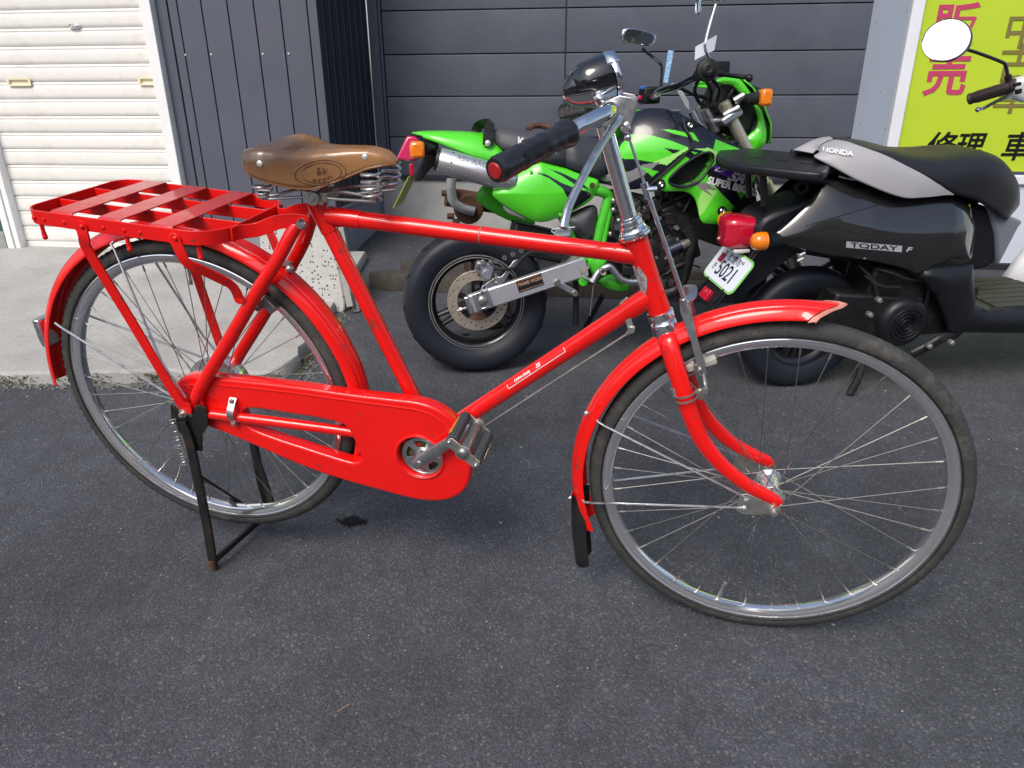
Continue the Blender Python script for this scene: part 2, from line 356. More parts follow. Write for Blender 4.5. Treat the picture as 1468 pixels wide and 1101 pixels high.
em2 = MB(); em2.lathe([(.62, -.0052), (.72, -.0058), (.80, -.0045)], (0, 0, 0), (0, 1, 0), 28); em2.text('t', .9, lambda u, v, h: (u*.5, -.0055+h, v), .001)
em2.v = [(q[0]*.031-.067, q[1]+.008, q[2]*.012+1.287) for q in em2.v]
wp(em2, 'emblem_mark', M['steel'], sh)
for a, c, nm in ((-.672, -.600, 'guide_rail'), (.303, .356, 'guide_rail')):
    gb = MB()
    if a < 0: gb.box(((a+c)/2-.016, -.010, 1.59), (.038, .05, 2.74)); gb.box(((a+c)/2+.020, -.004, 1.59), (.030, .05, 2.74))
    else: gb.box(((a+c)/2, -.012, 1.59), (c-a, .06, 2.74))
    wp(gb, nm, M['jamb'], sh, bevel=.003)
# wall left of the shutter, metal clad wall right of it
wl = thing('side_wall', 'dark teal painted wall at the left end, beyond the shutter rail', 'wall', Fr(WF.X, WF.Y, WF.Z, WF.w((-2, .1, gz(3.8)))))
wp(MB().box((-2.2, .04, 1.5), (3.05, .12, 3.0)), 'painted_face', M['teal'], wl)
wp(MB().box((-2.2, .03, .28), (3.05, .13, .12)), 'plinth', M['found'], wl)
lw = thing('metal_clad_wall', 'charcoal wall of vertical metal panels with white screw heads beside the shutter', 'wall', Fr(WF.X, WF.Y, WF.Z, WF.w((.73, .1, gz(3.5)))))
seams = [.357, .412, .458, .572, .694, .817, .939, 1.062, UC]
for i in range(len(seams)-1):
    a, c = seams[i], seams[i+1]; last = i == len(seams)-2
    pb = MB(); dd = -.004 if i == 0 else 0
    q = [(a+.0045, .012), (a+.0045, dd), (c-.0012, dd), (c-.0012, .012)]
    pb.loft([[(u, d, z) for u, d in q] for z in (.40, 3.0)])
    wp(pb, 'panel', M['metalwall'], lw, bevel=.0012)
wp(MB().box(((seams[0]+UC)/2, .030, 1.70), (UC-seams[0]-.004, .036, 2.58)), 'backing', M['metaldark'], lw)
wp(MB().box(((seams[0]+UC)/2, .03, .30), (UC-seams[0]-.01, .04, .20)), 'plinth', M['found2'], lw)
for uu in (.462, .587, .834, .956):
    wp(MB().lathe([(.0001, -.004), (.004, -.0035), (.0055, -.001), (.0055, .003)], (uu, 0, 1.161), (0, 1, 0), 12), 'screw', M['screw'], lw)
rw = thing('corrugated_return_wall', 'narrow dark corrugated metal side wall in the corner, above a bluish mortar base', 'wall', Fr(WF.X, WF.Y, WF.Z, WF.w((UC-.05, .4, gz(3.9)))))
NR = 8; dw = (D2-.012)/NR
for k in range(NR):
    d0 = .014+k*dw; pb = MB()
    pr = [(UC-.02, d0), (UC-.004, d0+.002), (UC-.004, d0+dw*.70), (UC-.010, d0+dw*.74), (UC-.010, d0+dw*.97), (UC-.02, d0+dw*.985)]
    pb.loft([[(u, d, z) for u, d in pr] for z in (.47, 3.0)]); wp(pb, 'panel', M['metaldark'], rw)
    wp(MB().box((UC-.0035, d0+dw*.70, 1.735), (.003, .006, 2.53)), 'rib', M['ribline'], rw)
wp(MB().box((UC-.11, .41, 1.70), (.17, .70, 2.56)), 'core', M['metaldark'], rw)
fo = MB(); fo.box((UC-.06, .415, .30), (.10, .755, .34)); fo.box((UC-.045, .415, .462), (.10, .755, .016)); wp(fo, 'mortar_base', M['found2'], rw, bevel=.004)
# horizontal charcoal siding at the back
sw = thing('siding_wall', 'charcoal wall of broad horizontal siding boards behind the motorcycle', 'wall', Fr(WF.X, WF.Y, WF.Z, WF.w((2.4, D2+.03, gz(4.1)))))
BH = .212; zb0 = .549; uj = 2.168
for k in range(12):
    z = zb0+k*BH
    for (a, c) in ((UC+.075, uj-.004), (uj+.004, US+.02)):
        pb = MB(); pr = [(D2+.028, z+.0005), (D2, z+.0015), (D2-.001, z+.005), (D2, z+BH-.008), (D2+.003, z+BH-.004), (D2+.028, z+BH-.003)]
        pb.loft([[(u, d, zz) for d, zz in pr] for u in (a, c)]); wp(pb, 'siding_board', M['siding'], sw, bevel=.0015)
wp(MB().box(((UC+US)/2+.02, D2+.045, 1.81), (US-UC+.02, .03, 2.55)), 'backing', M['metaldark'], sw)
wp(MB().box((uj, D2+.004, 1.81), (.006, .012, 2.5)), 'joint_strip', M['metaldark'], sw)
ct = MB(); ct.box((UC+.030, D2-.004, 1.80), (.052, .05, 2.6)); ct.box((UC+.064, D2+.004, 1.80), (.012, .04, 2.6)); wp(ct, 'corner_trim', M['siding'], sw, bevel=.003)
wp(MB().box(((UC+US)/2+.02, D2+.004, zb0-.010), (US-UC+.02, .03, .022)), 'drip_edge', M['metaldark'], sw, bevel=.002)
fb = MB(); fb.box(((UC+US)/2, D2+.03, .34), (US-UC-.02, .05, .40)); wp(fb, 'foundation', M['found'], sw, bevel=.004)
for uu in (UC+.20, 1.9):
    wp(MB().lathe([(.0001, 0), (.005, 0), (.007, .004)], (uu+.22, D2+.0035, .40), (0, 1, 0), 12), 'weep_hole', M['black'], sw)
# sign and the white wall under it
sg = thing('sign_board', 'large yellow sign with pink and black shop lettering in a white frame', 'sign', Fr(WF.X, WF.Y, WF.Z, WF.w((4.6, D3, gz(3.3)))))
zs = .590; UE = 6.2; ZT = 3.0
wp(MB().box(((US+.05+UE)/2, D3+.016, (zs+ZT)/2+.03), (UE-US-.05, .012, ZT-zs-.05)), 'face', M['signyellow'], sg)
fr_ = MB(); fr_.box((US+.026, D3+.006, (zs+ZT)/2), (.052, .04, ZT-zs), m=0)
wp(fr_, 'frame_rail', M['signwhite'], sg, bevel=.003)
wp(MB().box(((US+.053+UE)/2, D3+.006, zs+.019), (UE-US-.053, .038, .040)), 'frame_rail', M['signwhite'], sg, bevel=.003)
wp(MB().box((US+.010, (D3+D2)/2+.024, (.62+ZT)/2), (.014, D2-D3-.004, ZT-.62)), 'side_board', M['greyboard'], sg, bevel=.001)
for dd, zz in ((.30, 1.32), (.66, 1.30), (.30, .83), (.66, .835), (.45, .99)):
    wp(MB().lathe([(.0001, .003), (.004, .002), (.005, 0)], (US+.003, dd, zz), (-1, 0, 0), 10), 'screw', M['steel'], sg)
def sign_text(ch, px, py, wpx, col, name, shear=0, bold=.0):
    c = Wp(px, py, D3+.008); e = Wp(px+wpx, py, D3+.008); s = (e[0]-c[0])
    fn = lambda u, v, h: (c[0]+u, D3+.0085-h, c[2]+v)
    o = wp(MB().text(ch, s, fn, .002, shear=shear, bold=bold), name, col, sg); return o
pk = pbr('faded_magenta_print', (.50, .055, .135), .3); pk2 = pbr('faded_pink_print', (.52, .13, .26), .3); br = pbr('faded_brown_print', (.20, .17, .045), .3); bk_ = pbr('black_print', (.008, .009, .008), .3)
sign_text('価', 1377, -31, 62, pk2, 'character', bold=.004); sign_text('販', 1368, 41, 64, pk, 'character', bold=.004); sign_text('売', 1357, 111, 64, pk, 'character', bold=.004)
sign_text('中', 1467, 46, 58, br, 'character', bold=.002); sign_text('古', 1459, 94, 58, br, 'character', bold=.002); sign_text('車', 1453, 140, 58, br, 'character', bold=.002)
for i, ch in enumerate('修理'): sign_text(ch, 1347+i*41, 212, 42, bk_, 'character', bold=.002, shear=.15)
for i, ch in enumerate('車検'): sign_text(ch, 1457+i*43, 213, 44, bk_, 'character', bold=.002, shear=.1)
ww = thing('white_wall', 'pale white wall under the yellow sign', 'wall', Fr(WF.X, WF.Y, WF.Z, WF.w((4.6, D3+.05, gz(3.3)))))
wp(MB().box(((US+UE)/2+.01, D3+.02, .395), (UE-US-.02, .03, .37)), 'panel', M['whitewall'], ww, bevel=.002)
wp(MB().box(((US+UE)/2+.01, D3+.03, .19), (UE-US-.02, .05, .06)), 'skirting', M['metaldark'], ww)

# ================================================================== the other side of the street, seen only in reflections
M['farwall'] = pbr('far_beige_wall', (.60, .57, .52), .8, var=.1, vscale=.4); M['farroof'] = pbr('far_roof', (.07, .065, .065), .7); M['farglass'] = pbr('far_window', (.03, .035, .045), .1)
for k, (x0, x1, h_, d_) in enumerate(((-30, -13, 5.2, -13.5), (-11.5, -2, 3.4, -12.5), (-.5, 9, 5.6, -14), (11, 30, 3.8, -13))):
    t = thing('house', ('wide two storey', 'low', 'tall', 'long single storey')[k]+' beige house across the street, behind the viewer', 'house', None, ((x0+x1)/2, d_-3, gz(-9)))
    b = MB(); b.box((0, 0, h_/2), (x1-x0, 6, h_)); b.build('wall', M['farwall'], t)
    b = MB(); b.loft([[(x, -3.5, h_), (x, 0, h_+1.4), (x, 3.5, h_)] for x in (-(x1-x0)/2-.4, (x1-x0)/2+.4)]); b.build('roof', M['farroof'], t)
    for zc in ([1.4, 4.2] if h_ > 5 else [1.5]):
        for i in range(int((x1-x0)/2.6)):
            b = MB(); b.box((-(x1-x0)/2+1.6+i*2.6, 3.01, zc), (1.5, .08, 1.3)); b.build('window', M['farglass'], t)
# ================================================================== RED BICYCLE (own axes: X forward from the rear hub, Y to its left, Z up)
_a, _e = R(-12.5), R(-5.0)
_n = np.array([math.sin(_a)*math.cos(_e), -math.cos(_a)*math.cos(_e), math.sin(_e)])
CF = np.array([.46977623, 1.12648346, .33167476]); CR = np.array([-.63651852, 1.37295439, .42512917])
_bx = CF-CR; _bx = unit(_bx-_n*(_bx@_n)); _by = -_n; _bz = np.cross(_bx, _by)
BK = Fr(_bx, _by, _bz, CR); WB = 1.1373
BASE = V(.56, 0, -.385)
BR = Fr(_bx, _by, _bz, BK.w(BASE))
bike = thing('bicycle', 'red utility bicycle with a leather saddle, a rear carrier and a full chain case', 'bicycle', BR)
def B(px, py, off=0): return BK.loc(px, py, off)
def bp(mb, name, mat, parent=None, at=None, **k):
    """part of the bicycle; mesh is given in hub coordinates, or about 'at'"""
    o = mb.build(name, mat, parent if parent is not None else bike, **k)
    if parent is None or parent is bike: o.location = (V(0, 0, 0) if at is None else V(*at)) - BASE
    return o
M['tyre'] = pbr('dusty_tyre_rubber', (.040, .039, .037), .68, var=.3, vscale=30, bump=.9, bscale=300, dirt=(.17, .155, .13), dscale=22, damt=.6)
M['rim'] = pbr('chrome_rim', (.90, .90, .91), .12, .93, var=.04, vscale=10, rvar=.04)
M['gripblack'] = pbr('worn_grip_vinyl', (.014, .014, .015), .3, coat=.2, var=.2, vscale=30, rvar=.1)
M['leather'] = None
def leather():
    m = pbr('worn_brown_leather', (.34, .165, .062), .30, coat=.45, var=.12, vscale=9, rvar=.08, bump=.15, bscale=140)
    t = m.node_tree; N, L = t.nodes, t.links; p = N['Principled BSDF']; src = p.inputs['Base Color'].links[0].from_socket
    tc = N.new('ShaderNodeTexCoord'); n = N.new('ShaderNodeTexNoise'); n.inputs['Scale'].default_value = 9; n.inputs['Detail'].default_value = 7; L.new(tc.outputs['Object'], n.inputs['Vector'])
    # worn dark patch on the seat top and rear flank (a stain of its own)
    sx = N.new('ShaderNodeVectorMath'); sx.operation = 'SUBTRACT'; L.new(tc.outputs['Object'], sx.inputs[0]); sx.inputs[1].default_value = (.216, -.055, .527)
    sc = N.new('ShaderNodeVectorMath'); sc.operation = 'MULTIPLY'; L.new(sx.outputs[0], sc.inputs[0]); sc.inputs[1].default_value = (9.5, 8.5, 17)
    ln = N.new('ShaderNodeVectorMath'); ln.operation = 'LENGTH'; L.new(sc.outputs[0], ln.inputs[0])
    ad = N.new('ShaderNodeMath'); ad.operation = 'ADD'; L.new(ln.outputs['Value'], ad.inputs[0])
    mn = N.new('ShaderNodeMath'); mn.operation = 'MULTIPLY'; mn.inputs[1].default_value = .9; L.new(n.outputs[0], mn.inputs[0]); L.new(mn.outputs[0], ad.inputs[1])
    mr = N.new('ShaderNodeMapRange'); mr.inputs[1].default_value = .95; mr.inputs[2].default_value = 1.65; mr.inputs[3].default_value = .78; mr.inputs[4].default_value = 0; L.new(ad.outputs[0], mr.inputs[0])
    mx = N.new('ShaderNodeMix'); mx.data_type = 'RGBA'; L.new(mr.outputs[0], mx.inputs[0]); L.new(src, mx.inputs[6]); mx.inputs[7].default_value = (.035, .022, .018, 1); L.new(mx.outputs[2], p.inputs['Base Color'])
    return m
M['leather'] = leather()
M['stitch'] = pbr('burnt_leather', (.15, .065, .028), .5)
# ---------------------------------------------------------------- wheels
RT_, RS, RRIM = .3140, .0170, .3025
def wheel(cx, nsp, hub_r, far_r, name='wheel', valve_a=0, phase=0):
    # mesh about the hub; rim is the wheel's own mesh
    rim = MB(); rim.lathe([(.3025, -.0130), (.3035, -.0115), (.3035, .0115), (.3025, .0130), (.2995, .0135), (.2945, .0128), (.290, .0105), (.2868, .0085), (.2856, .004), (.2852, 0), (.2856, -.004), (.2868, -.0085), (.290, -.0105), (.2945, -.0128), (.2995, -.0135)], (0, 0, 0), (0, 1, 0), 120, closed=True)
    wo = bp(rim, name, M['rim'], None, (cx, 0, 0))
    for s_ in (-1, 1):
        eg = MB(); eg.lathe([(.3025+.0022*math.cos(t), s_*.0132+.0022*math.sin(t)) for t in np.linspace(0, 2*math.pi, 9)], (0, 0, 0), (0, 1, 0), 120); bp(eg, 'rim_edge', M['rim'], wo)
    ty = MB(); NS = 240; prof = []; angs = np.radians([-128, -105, -85, -62, -46, -36, -24, -12, 0, 12, 24, 36, 46, 62, 85, 105, 128])
    vs_ = []
    for i in range(NS):
        a = 2*math.pi*i/NS; d = V(math.cos(a), 0, math.sin(a))
        for j, q in enumerate(angs):
            r = RS; aq = abs(math.degrees(q))
            if 30 < aq < 50: r += .0022 if i % 2 == 0 else -.0010       # scalloped shoulder of the tread
            elif aq < 30: r += (.0013 if (i+j) % 2 else -.0003)
            vs_.append(d*(RT_+math.cos(q)*r)+V(0, 1, 0)*math.sin(q)*r*1.0)
    k = len(angs); ty.add(vs_, [(i*k+j, ((i+1) % NS)*k+j, ((i+1) % NS)*k+j+1, i*k+j+1) for i in range(NS) for j in range(k-1)])
    bp(ty, 'tyre', M['tyre'], wo, sharp=50)
    for s in (-1, 1):
        rg = MB(); rg.lathe([(RT_+math.cos(R(q))*(RS+.0004), s*math.sin(R(q))*(RS+.0004)) for q in (108, 112, 116)], (0, 0, 0), (0, 1, 0), 90); bp(rg, 'tyre_bead_line', M['rubber'], wo)
    v = MB(); a = valve_a; d = V(math.cos(a), 0, math.sin(a)); v.tube([d*.288, d*.268, d*.266, d*.248], [.0035, .0035, .0026, .0024], 8); v.tube([d*.252, d*.243], .0036, 8); bp(v, 'valve', M['zinc'], wo)
    return wo
def spokes(wo, n, fl_n, fl_f, rn, rf, phase=0):
    """crossed spokes, near and far flange"""
    for side, (yf, rfl) in enumerate(((fl_n, rn), (fl_f, rf))):
        for lead in (1, -1):
            cross = R(62 if rfl < .03 else 48)*lead
            p0 = V(rfl*math.cos(cross), yf+(.002*lead), rfl*math.sin(cross)); p1 = V(.2845, yf*.10, 0)
            sp = MB(); sp.tube([p0, p1], .00085, 6); nd = unit(p0-p1); sp.tube([p1, p1+nd*.012], .0019, 6)
            base = None; cnt = n//4
            for k in range(cnt):
                ang = -(2*math.pi*(k/cnt) + (side*.5+(.25 if lead < 0 else 0))*2*math.pi/cnt + phase)
                if base is None: base = bp(sp, 'spoke', M['spoke'], wo); base.rotation_euler = (0, ang, 0)
                else: copy_of(base, wo, rot=(0, ang, 0))
fw_ = wheel(WB, 32, .02, .02, valve_a=R(-98))
spokes(fw_, 36, -.030, .030, .0195, .0195, .05)
hb = MB(); hb.lathe([(.0001, -.036), (.012, -.036), (.0135, -.034), (.0135, -.0315), (.0225, -.0305), (.0232, -.0295), (.0225, -.028), (.0165, -.027), (.0145, -.020), (.0155, -.008), (.0180, .006), (.0190, .014), (.0165, .024), (.0225, .0275), (.0232, .0295), (.0225, .031), (.0135, .032), (.0135, .036), (.0001, .036)], (0, 0, 0), (0, 1, 0), 28); bp(hb, 'hub', pbr('polished_hub', (.82, .82, .83), .16, .85), fw_)
for s in (-1, 1): ax = MB(); ax.lathe([(.0001, .081), (.0042, .081), (.0045, .079), (.0045, .073), (.0082, .073), (.0088, .071), (.0088, .064), (.0115, .0635), (.0115, .0615), (.005, .061), (.005, .03)], (0, 0, 0), (0, s, 0), 14); bp(ax, 'axle_nut', M['zinc'], fw_)
rw_ = wheel(0, 36, .02, .045, valve_a=R(89))
spokes(rw_, 40, -.022, .030, .0225, .0225, .02)
hb = MB(); hb.lathe([(.0001, -.05), (.010, -.05), (.012, -.03), (.027, -.0235), (.027, -.021), (.015, -.019), (.014, .02), (.027, .028), (.027, .031), (.015, .033), (.012, .05)], (0, 0, 0), (0, 1, 0), 28); bp(hb, 'hub', M['steel'], rw_)
dr = MB(); dr.lathe([(.0001, .078), (.020, .080), (.052, .076), (.062, .068), (.066, .060), (.066, .040), (.064, .035), (.056, .034), (.020, .036)], (0, 0, 0), (0, 1, 0), 40); bp(dr, 'drum_brake', pbr('polished_drum', (.86, .86, .86), .2, .9, var=.05), rw_)
sprk = MB(); sprk.lathe([(.0001, -.044), (.026, -.044), (.033, -.0435), (.033, -.0405), (.02, -.040)], (0, 0, 0), (0, 1, 0), 18); bp(sprk, 'sprocket', M['steel'], rw_)
for s in (-1, 1): ax = MB(); ax.lathe([(.0001, .094), (.0042, .094), (.0045, .092), (.0045, .086), (.0085, .086), (.0092, .084), (.0092, .077), (.0150, .0765), (.0150, .0745), (.005, .074), (.005, .04)], (0, 0, 0), (0, s, 0), 14); bp(ax, 'axle_nut', M['zinc'], rw_)
# ---------------------------------------------------------------- frame
PT = {k: B(*v) for k, v in dict(seat=(459, 303), ttr=(470, 309), ttf=(916, 366), head_t=(915, 352), head_b=(945, 444), dtf=(932, 424), cs=(300, 596)).items()}
BB = V(.4936, 0, -.011)
def lugged(a, b, r, la=.035, lb=.035, n=16):
    a, b = V(*a), V(*b); L_ = np.linalg.norm(b-a); d = unit(b-a); q = MB(); e = .0016
    q.tube([a, a+d*(la-.003), a+d*la, a+d*(la+.0005), b-d*(lb+.0005), b-d*lb, b-d*(lb-.003), b], [r+e, r+e, r+e*.8, r, r, r+e*.8, r+e, r+e], n); return q
seat_top = PT['seat']; st_dir = unit(seat_top-BB)
q = lugged(BB+st_dir*.01, seat_top+st_dir*.012, .0146, .05, .050); q.tube([seat_top+st_dir*.008, seat_top+st_dir*.020], .0166, 16)
bp(q, 'seat_tube', M['red'])
q = lugged(PT['ttr'], PT['ttf'], .0148, .062, .040); tt = bp(q, 'top_tube', M['red'])
for t_ in (.51,):
    p = PT['ttr']+(PT['ttf']-PT['ttr'])*t_; d = unit(PT['ttf']-PT['ttr'])
    s_ = MB(); s_.tube([p-d*.0012, p+d*.0012], .01515, 16); bp(s_, 'paint_chip', pbr('primer_scar', (.30, .14, .09), .6, var=.5, vscale=60), None)
q = lugged(BB+V(.02, 0, .015), PT['dtf'], .0160, .03, .045); bp(q, 'down_tube', M['red'])
hd = unit(PT['head_t']-PT['head_b']); ht, hbm = PT['head_t']+hd*.014, PT['head_b']-hd*.002
q = MB(); L_ = np.linalg.norm(ht-hbm); q.tube([hbm, hbm+hd*.02, hbm+hd*.05, ht-hd*.045, ht-hd*.02, ht], [.0195, .0190, .0180, .0180, .0190, .0195], 24); bp(q, 'head_tube', M['red'])
q = MB(); q.lathe([(.0001, -.034), (.020, -.034), (.021, -.032), (.021, .032), (.020, .034), (.0001, .034)], BB, (0, 1, 0), 24); bp(q, 'bottom_bracket', M['red'])
for s in (-1, 1):
    yo = .066*s; top = seat_top+V(-.022, .018*s, -.020)
    q = MB(); P = cr([V(.014, yo*1.0, .022), V(.045, yo*.98, .075), B(322, 490, -.062)*V(1, s*-1, 1) if s < 0 else V(.10, .060, .168), V(.160, .056*s, .250), V(.222, .042*s, .340), top], 5)
    if s < 0: P = cr([V(.020, yo, .020), B(288, 555, -.064), B(330, 485, -.062), B(370, 416, -.056), B(400, 368, -.046), B(424, 325, -.03), top], 5)
    else: P = [p*V(1, -1, 1) for p in cr([V(.020, -.066, .020), B(288, 555, -.064), B(330, 485, -.062), B(370, 416, -.056), B(400, 368, -.046), B(424, 325, -.03), top*V(1, -1, 1)], 5)]
    n = len(P); q.tube(P, [np.interp(i/n, [0, .08, .35, .8, 1], [.0085, .0125, .0128, .0118, .0095]) for i in range(n)], 14)
    bp(q, 'seat_stay', M['red'])
    q = MB(); P = [V(.018, yo*1.02, .000), V(.055, yo*1.0, -.002), V(.16, .055*s, -.0035), V(.32, .040*s, -.006), V(BB[0]-.015, .030*s, -.010)]; P = cr(P, 5); n = len(P)
    q.tube(P, [np.interp(i/n, [0, .1, .5, 1], [.0075, .0100, .0105, .0110]) for i in range(n)], 14); bp(q, 'chain_stay', M['red'])
    # dropout: flattened ear round the axle
    q = MB(); ou = [(math.cos(t)*.0165, math.sin(t)*.0165) for t in np.linspace(R(60), R(330), 16)]+[(.030, -.009), (.040, .002), (.034, .030), (.016, .028)]
    q.plate(ou, [], lambda u, v, h: (u, yo+h, v), .005, .001); bp(q, 'dropout', M['red'])
q = MB(); a = B(376, 435, 0); a = V(.185, 0, .278)
for s in (-1, 1): q.tube([V(.165, .052*s, .255), V(.175, 0, .262)], .007, 10)
bp(q, 'stay_bridge', M['red'])
# ---------------------------------------------------------------- head set, stem, fork
q = MB(); q.lathe([(.0195, 0), (.0240, .001), (.0262, .004), (.0262, .008), (.0240, .0095), (.0240, .0115), (.0222, .013), (.0205, .018), (.0205, .0215), (.0190, .0225), (.0190, .0295), (.0165, .031), (.0165, .034), (.0120, .035)], ht, hd, 30); bp(q, 'upper_headset', M['chrome'])
q = MB(); q.lathe([(.0195, 0), (.0218, -.001), (.0225, -.004), (.0225, -.013), (.0205, -.015), (.0185, -.0165), (.0212, -.019), (.0225, -.023), (.0225, -.048), (.0215, -.051), (.0165, -.052)], hbm, hd, 30); bp(q, 'lower_headset', M['chrome'])
stem_top = ht+hd*.215
st0 = ht+hd*.030; stt = B(866, 180, 0)
q = MB(); q.tube([st0, stt], .0128, 20); bp(q, 'stem', M['chrome'])
crown = hbm-hd*.050
for s in (-1, 1):
    pxs = [(958, 490, -.026), (968, 525, -.040), (980, 563, -.048), (992, 600, -.052), (1008, 634, -.054), (1034, 666, -.056), (1066, 692, -.058), (1098, 710, -.060), (1111, 717, -.0615), (1116, 722, -.0615)]
    P = [B(*p) for p in pxs]; P = [crown+V(0, -.012, .004)]+P
    if s > 0: P = [p*V(1, -1, 1) for p in P]
    P = cr(P, 5); n = len(P)
    q = MB(); q.tube(P, [np.interp(i/n, [0, .12, .5, .85, 1], [.0165, .0162, .0145, .0115, .0085]) for i in range(n)], 16, flat=.72, flatdir=(0, 1, 0))
    bp(q, 'fork_blade', M['red'])
q = MB(); q.tube([crown+hd*.004, crown-hd*.022], [.0205, .0185], 20, flat=1.0); q.box(crown-hd*.012, (.034, .05, .022)); bp(q, 'fork_crown', M['red'], bevel=.006)
# fork end plates carrying the mudguard stays
for s in (-1, 1):
    q = MB(); c0 = V(WB, .0645*s, 0); e1 = B(1073, 716, -.0645)*V(1, -s, 1); e2 = B(1070, 728, -.0645)*V(1, -s, 1)
    pts = [c0[[0, 2]]+V(.012*math.cos(t), .012*math.sin(t)) for t in np.linspace(R(-110), R(110), 10)]
    pts += [(WB-.020, .014), (e1[0]-.004, e1[2]+.012), (e1[0]-.016, e1[2]+.008), (e2[0]-.016, e2[2]-.008), (e2[0]-.004, e2[2]-.014), (WB-.022, -.016)]
    q.plate(pts, [], lambda u, v, h: (u, .0645*s+h, v), .003, .0006); o = bp(q, 'stay_plate', M['zinc'])
    for e in (e1, e2):
        r_ = MB(); r_.ball((e[0]-.004, e[1]+.002*s, e[2]), .0045, 6, (1, .6, 1)); bp(r_, 'rivet', M['screw'])
# ---------------------------------------------------------------- mudguards
def guard(c, a0, a1, r0, w2, name, n=60, tip=0, tip2=0):
    sec = [(-w2, -.013), (-w2*1.0, -.011), (-w2*.92, -.006), (-w2*.80, .0005), (-w2*.70, .0035), (-w2*.60, .0048), (-w2*.54, .0050), (-w2*.50, .0066), (-w2*.42, .0082), (-w2*.34, .0090), (-w2*.30, .0088), (-w2*.24, .0100), (-w2*.12, .0112), (0, .0115)]
    sec = sec+[(-a, b_) for a, b_ in sec[-2::-1]]
    inn = [(a*.955, b_-.0012) for a, b_ in sec][::-1]; full = sec+inn; q = MB(); loops = []
    for i in range(n+1):
        t = i/n; a = R(a0+(a1-a0)*t); d = V(math.cos(a), 0, math.sin(a)); rr = r0; ws = 1
        if tip and t < .03: ws = 1+.10*(1-t/.03); rr += .002*(1-t/.03)
        row = []
        for a_, b_ in full:
            ae = a+(R(7.5)*(abs(a_)/w2)**1.6*max(0, 1-t/.16) if tip else 0); de = V(math.cos(ae), 0, math.sin(ae)); row.append(V(*c)+de*(rr+b_)+V(0, a_*ws, 0))
        loops.append(row)
    q.loft(loops); return q
g = guard((WB, 0, 0), 86, 206, .3545, .0285, 'm', tip=1); mf = bp(g, 'mudguard', M['red'])
# flared bright lip of the front mudguard
q = MB(); lips = []
for t_, fl in ((0, 0), (1, .004)):
    a = R(86-1.6*t_); d = V(math.cos(a), 0, math.sin(a))
    sec = [(-.0285, -.014), (-.0262, -.006), (-.0190, .0035), (-.0100, .0085), (0, .0114)]; sec = sec+[(-x, z) for x, z in sec[-2::-1]]
    lips.append([V(WB, 0, 0)+V(math.cos(a+R(7.5)*(abs(a_)/.0285)**1.6), 0, math.sin(a+R(7.5)*(abs(a_)/.0285)**1.6))*(.3545+b_*1.04+fl)+V(0, a_*(1.10+.10*t_), 0) for a_, b_ in sec])
q.loft(lips+[[p+V(.002, 0, -.002) for p in lips[1]]], caps=False, closed=False); bp(q, 'mudguard_lip', pbr('worn_pale_edge', (.62, .25, .19), .5, var=.3, vscale=40))
g = guard((0, 0, 0), 184, -22, .3555, .0300, 'm', n=90); mr = bp(g, 'mudguard', M['red'])
for aa, yy in ((118, 0), (140, 0)):
    pass
q = MB()  # rubber mud flap
fl = [(200, .0), (205, .0), (212, .004), (219, .016), (224, .030)]; loops = []
top_, bot_ = B(826, 706, 0), B(833, 810, 0)
for i in range(11):
    t = i/10; p = top_+(bot_-top_)*t; wv = .026*(1 if t < .85 else math.sqrt(max(0, 1-((t-.85)/.17)**2)))
    nx = V(-.008-.004*math.sin(t*3), 0, 0); k_ = wv/.026*.030
    loops.append([p+nx+V(k_, -wv, .004), p+nx+V(k_*.35, -wv*.8, .002), p+nx+V(-.002, 0, 0), p+nx+V(k_*.35, wv*.8, .002), p+nx+V(k_, wv, .004), p+nx+V(k_+.001, wv-.002, .004), p+nx+V(k_*.35+.002, wv*.75, .002), p+nx+V(.0005, 0, 0), p+nx+V(k_*.35+.002, -wv*.75, .002), p+nx+V(k_+.001, -wv+.002, .004)])
q.loft(loops); flap = bp(q, 'mud_flap', M['rubber'])
q = MB(); p = B(826, 714, -.02); q.box(p+V(-.010, 0, 0), (.004, .02, .016)); q.ball(p+V(-.012, -.004, 0), .004, 6); bp(q, 'flap_clip', M['chrome'], bevel=.001)
q = MB(); p = B(844, 593, -.02); q.ball(p+V(-.004, -.004, .003), .0042, 8); bp(q, 'rivet', M['screw'])
def stay(pts, r=.0024, name='mudguard_stay', mat='alu'):
    q = MB(); q.tube(pts, r, 8); return bp(q, name, M[mat])
for s in (-1, 1):
    f_ = V(1, -s, 1)
    stay([B(1074, 716, -.0665)*f_, B(1040, 698, -.062)*f_, B(868, 611, -.036)*f_, B(858, 605, -.030)*f_, B(855, 600, -.024)*f_])
    stay([B(1069, 728, -.0665)*f_, B(1040, 727, -.062)*f_, B(850, 721, -.034)*f_, B(838, 720, -.030)*f_, B(835, 716, -.026)*f_])
    stay([B(258, 578, -.080)*f_, B(248, 569, -.078)*f_, B(90, 471, -.036)*f_, B(79, 463, -.032)*f_])
    stay([B(266, 570, -.074)*f_, B(232, 520, -.068)*f_, B(165, 360, -.037)*f_, B(159, 350, -.031)*f_, B(163, 346, -.028)*f_])
q = MB(); a = B(255, 578, -.082); q.plate([(-.020, .002), (-.016, .010), (.012, .004), (.018, -.008), (.006, -.010)], [], lambda u, v, h: (a[0]+.006+u, -.080+h, a[2]+v*1.1), .003, .0005); q.ball(B(249, 572, -.084), .004, 6); bp(q, 'stay_plate', M['zinc'])
q = MB(); p = B(846, 594, -.03)
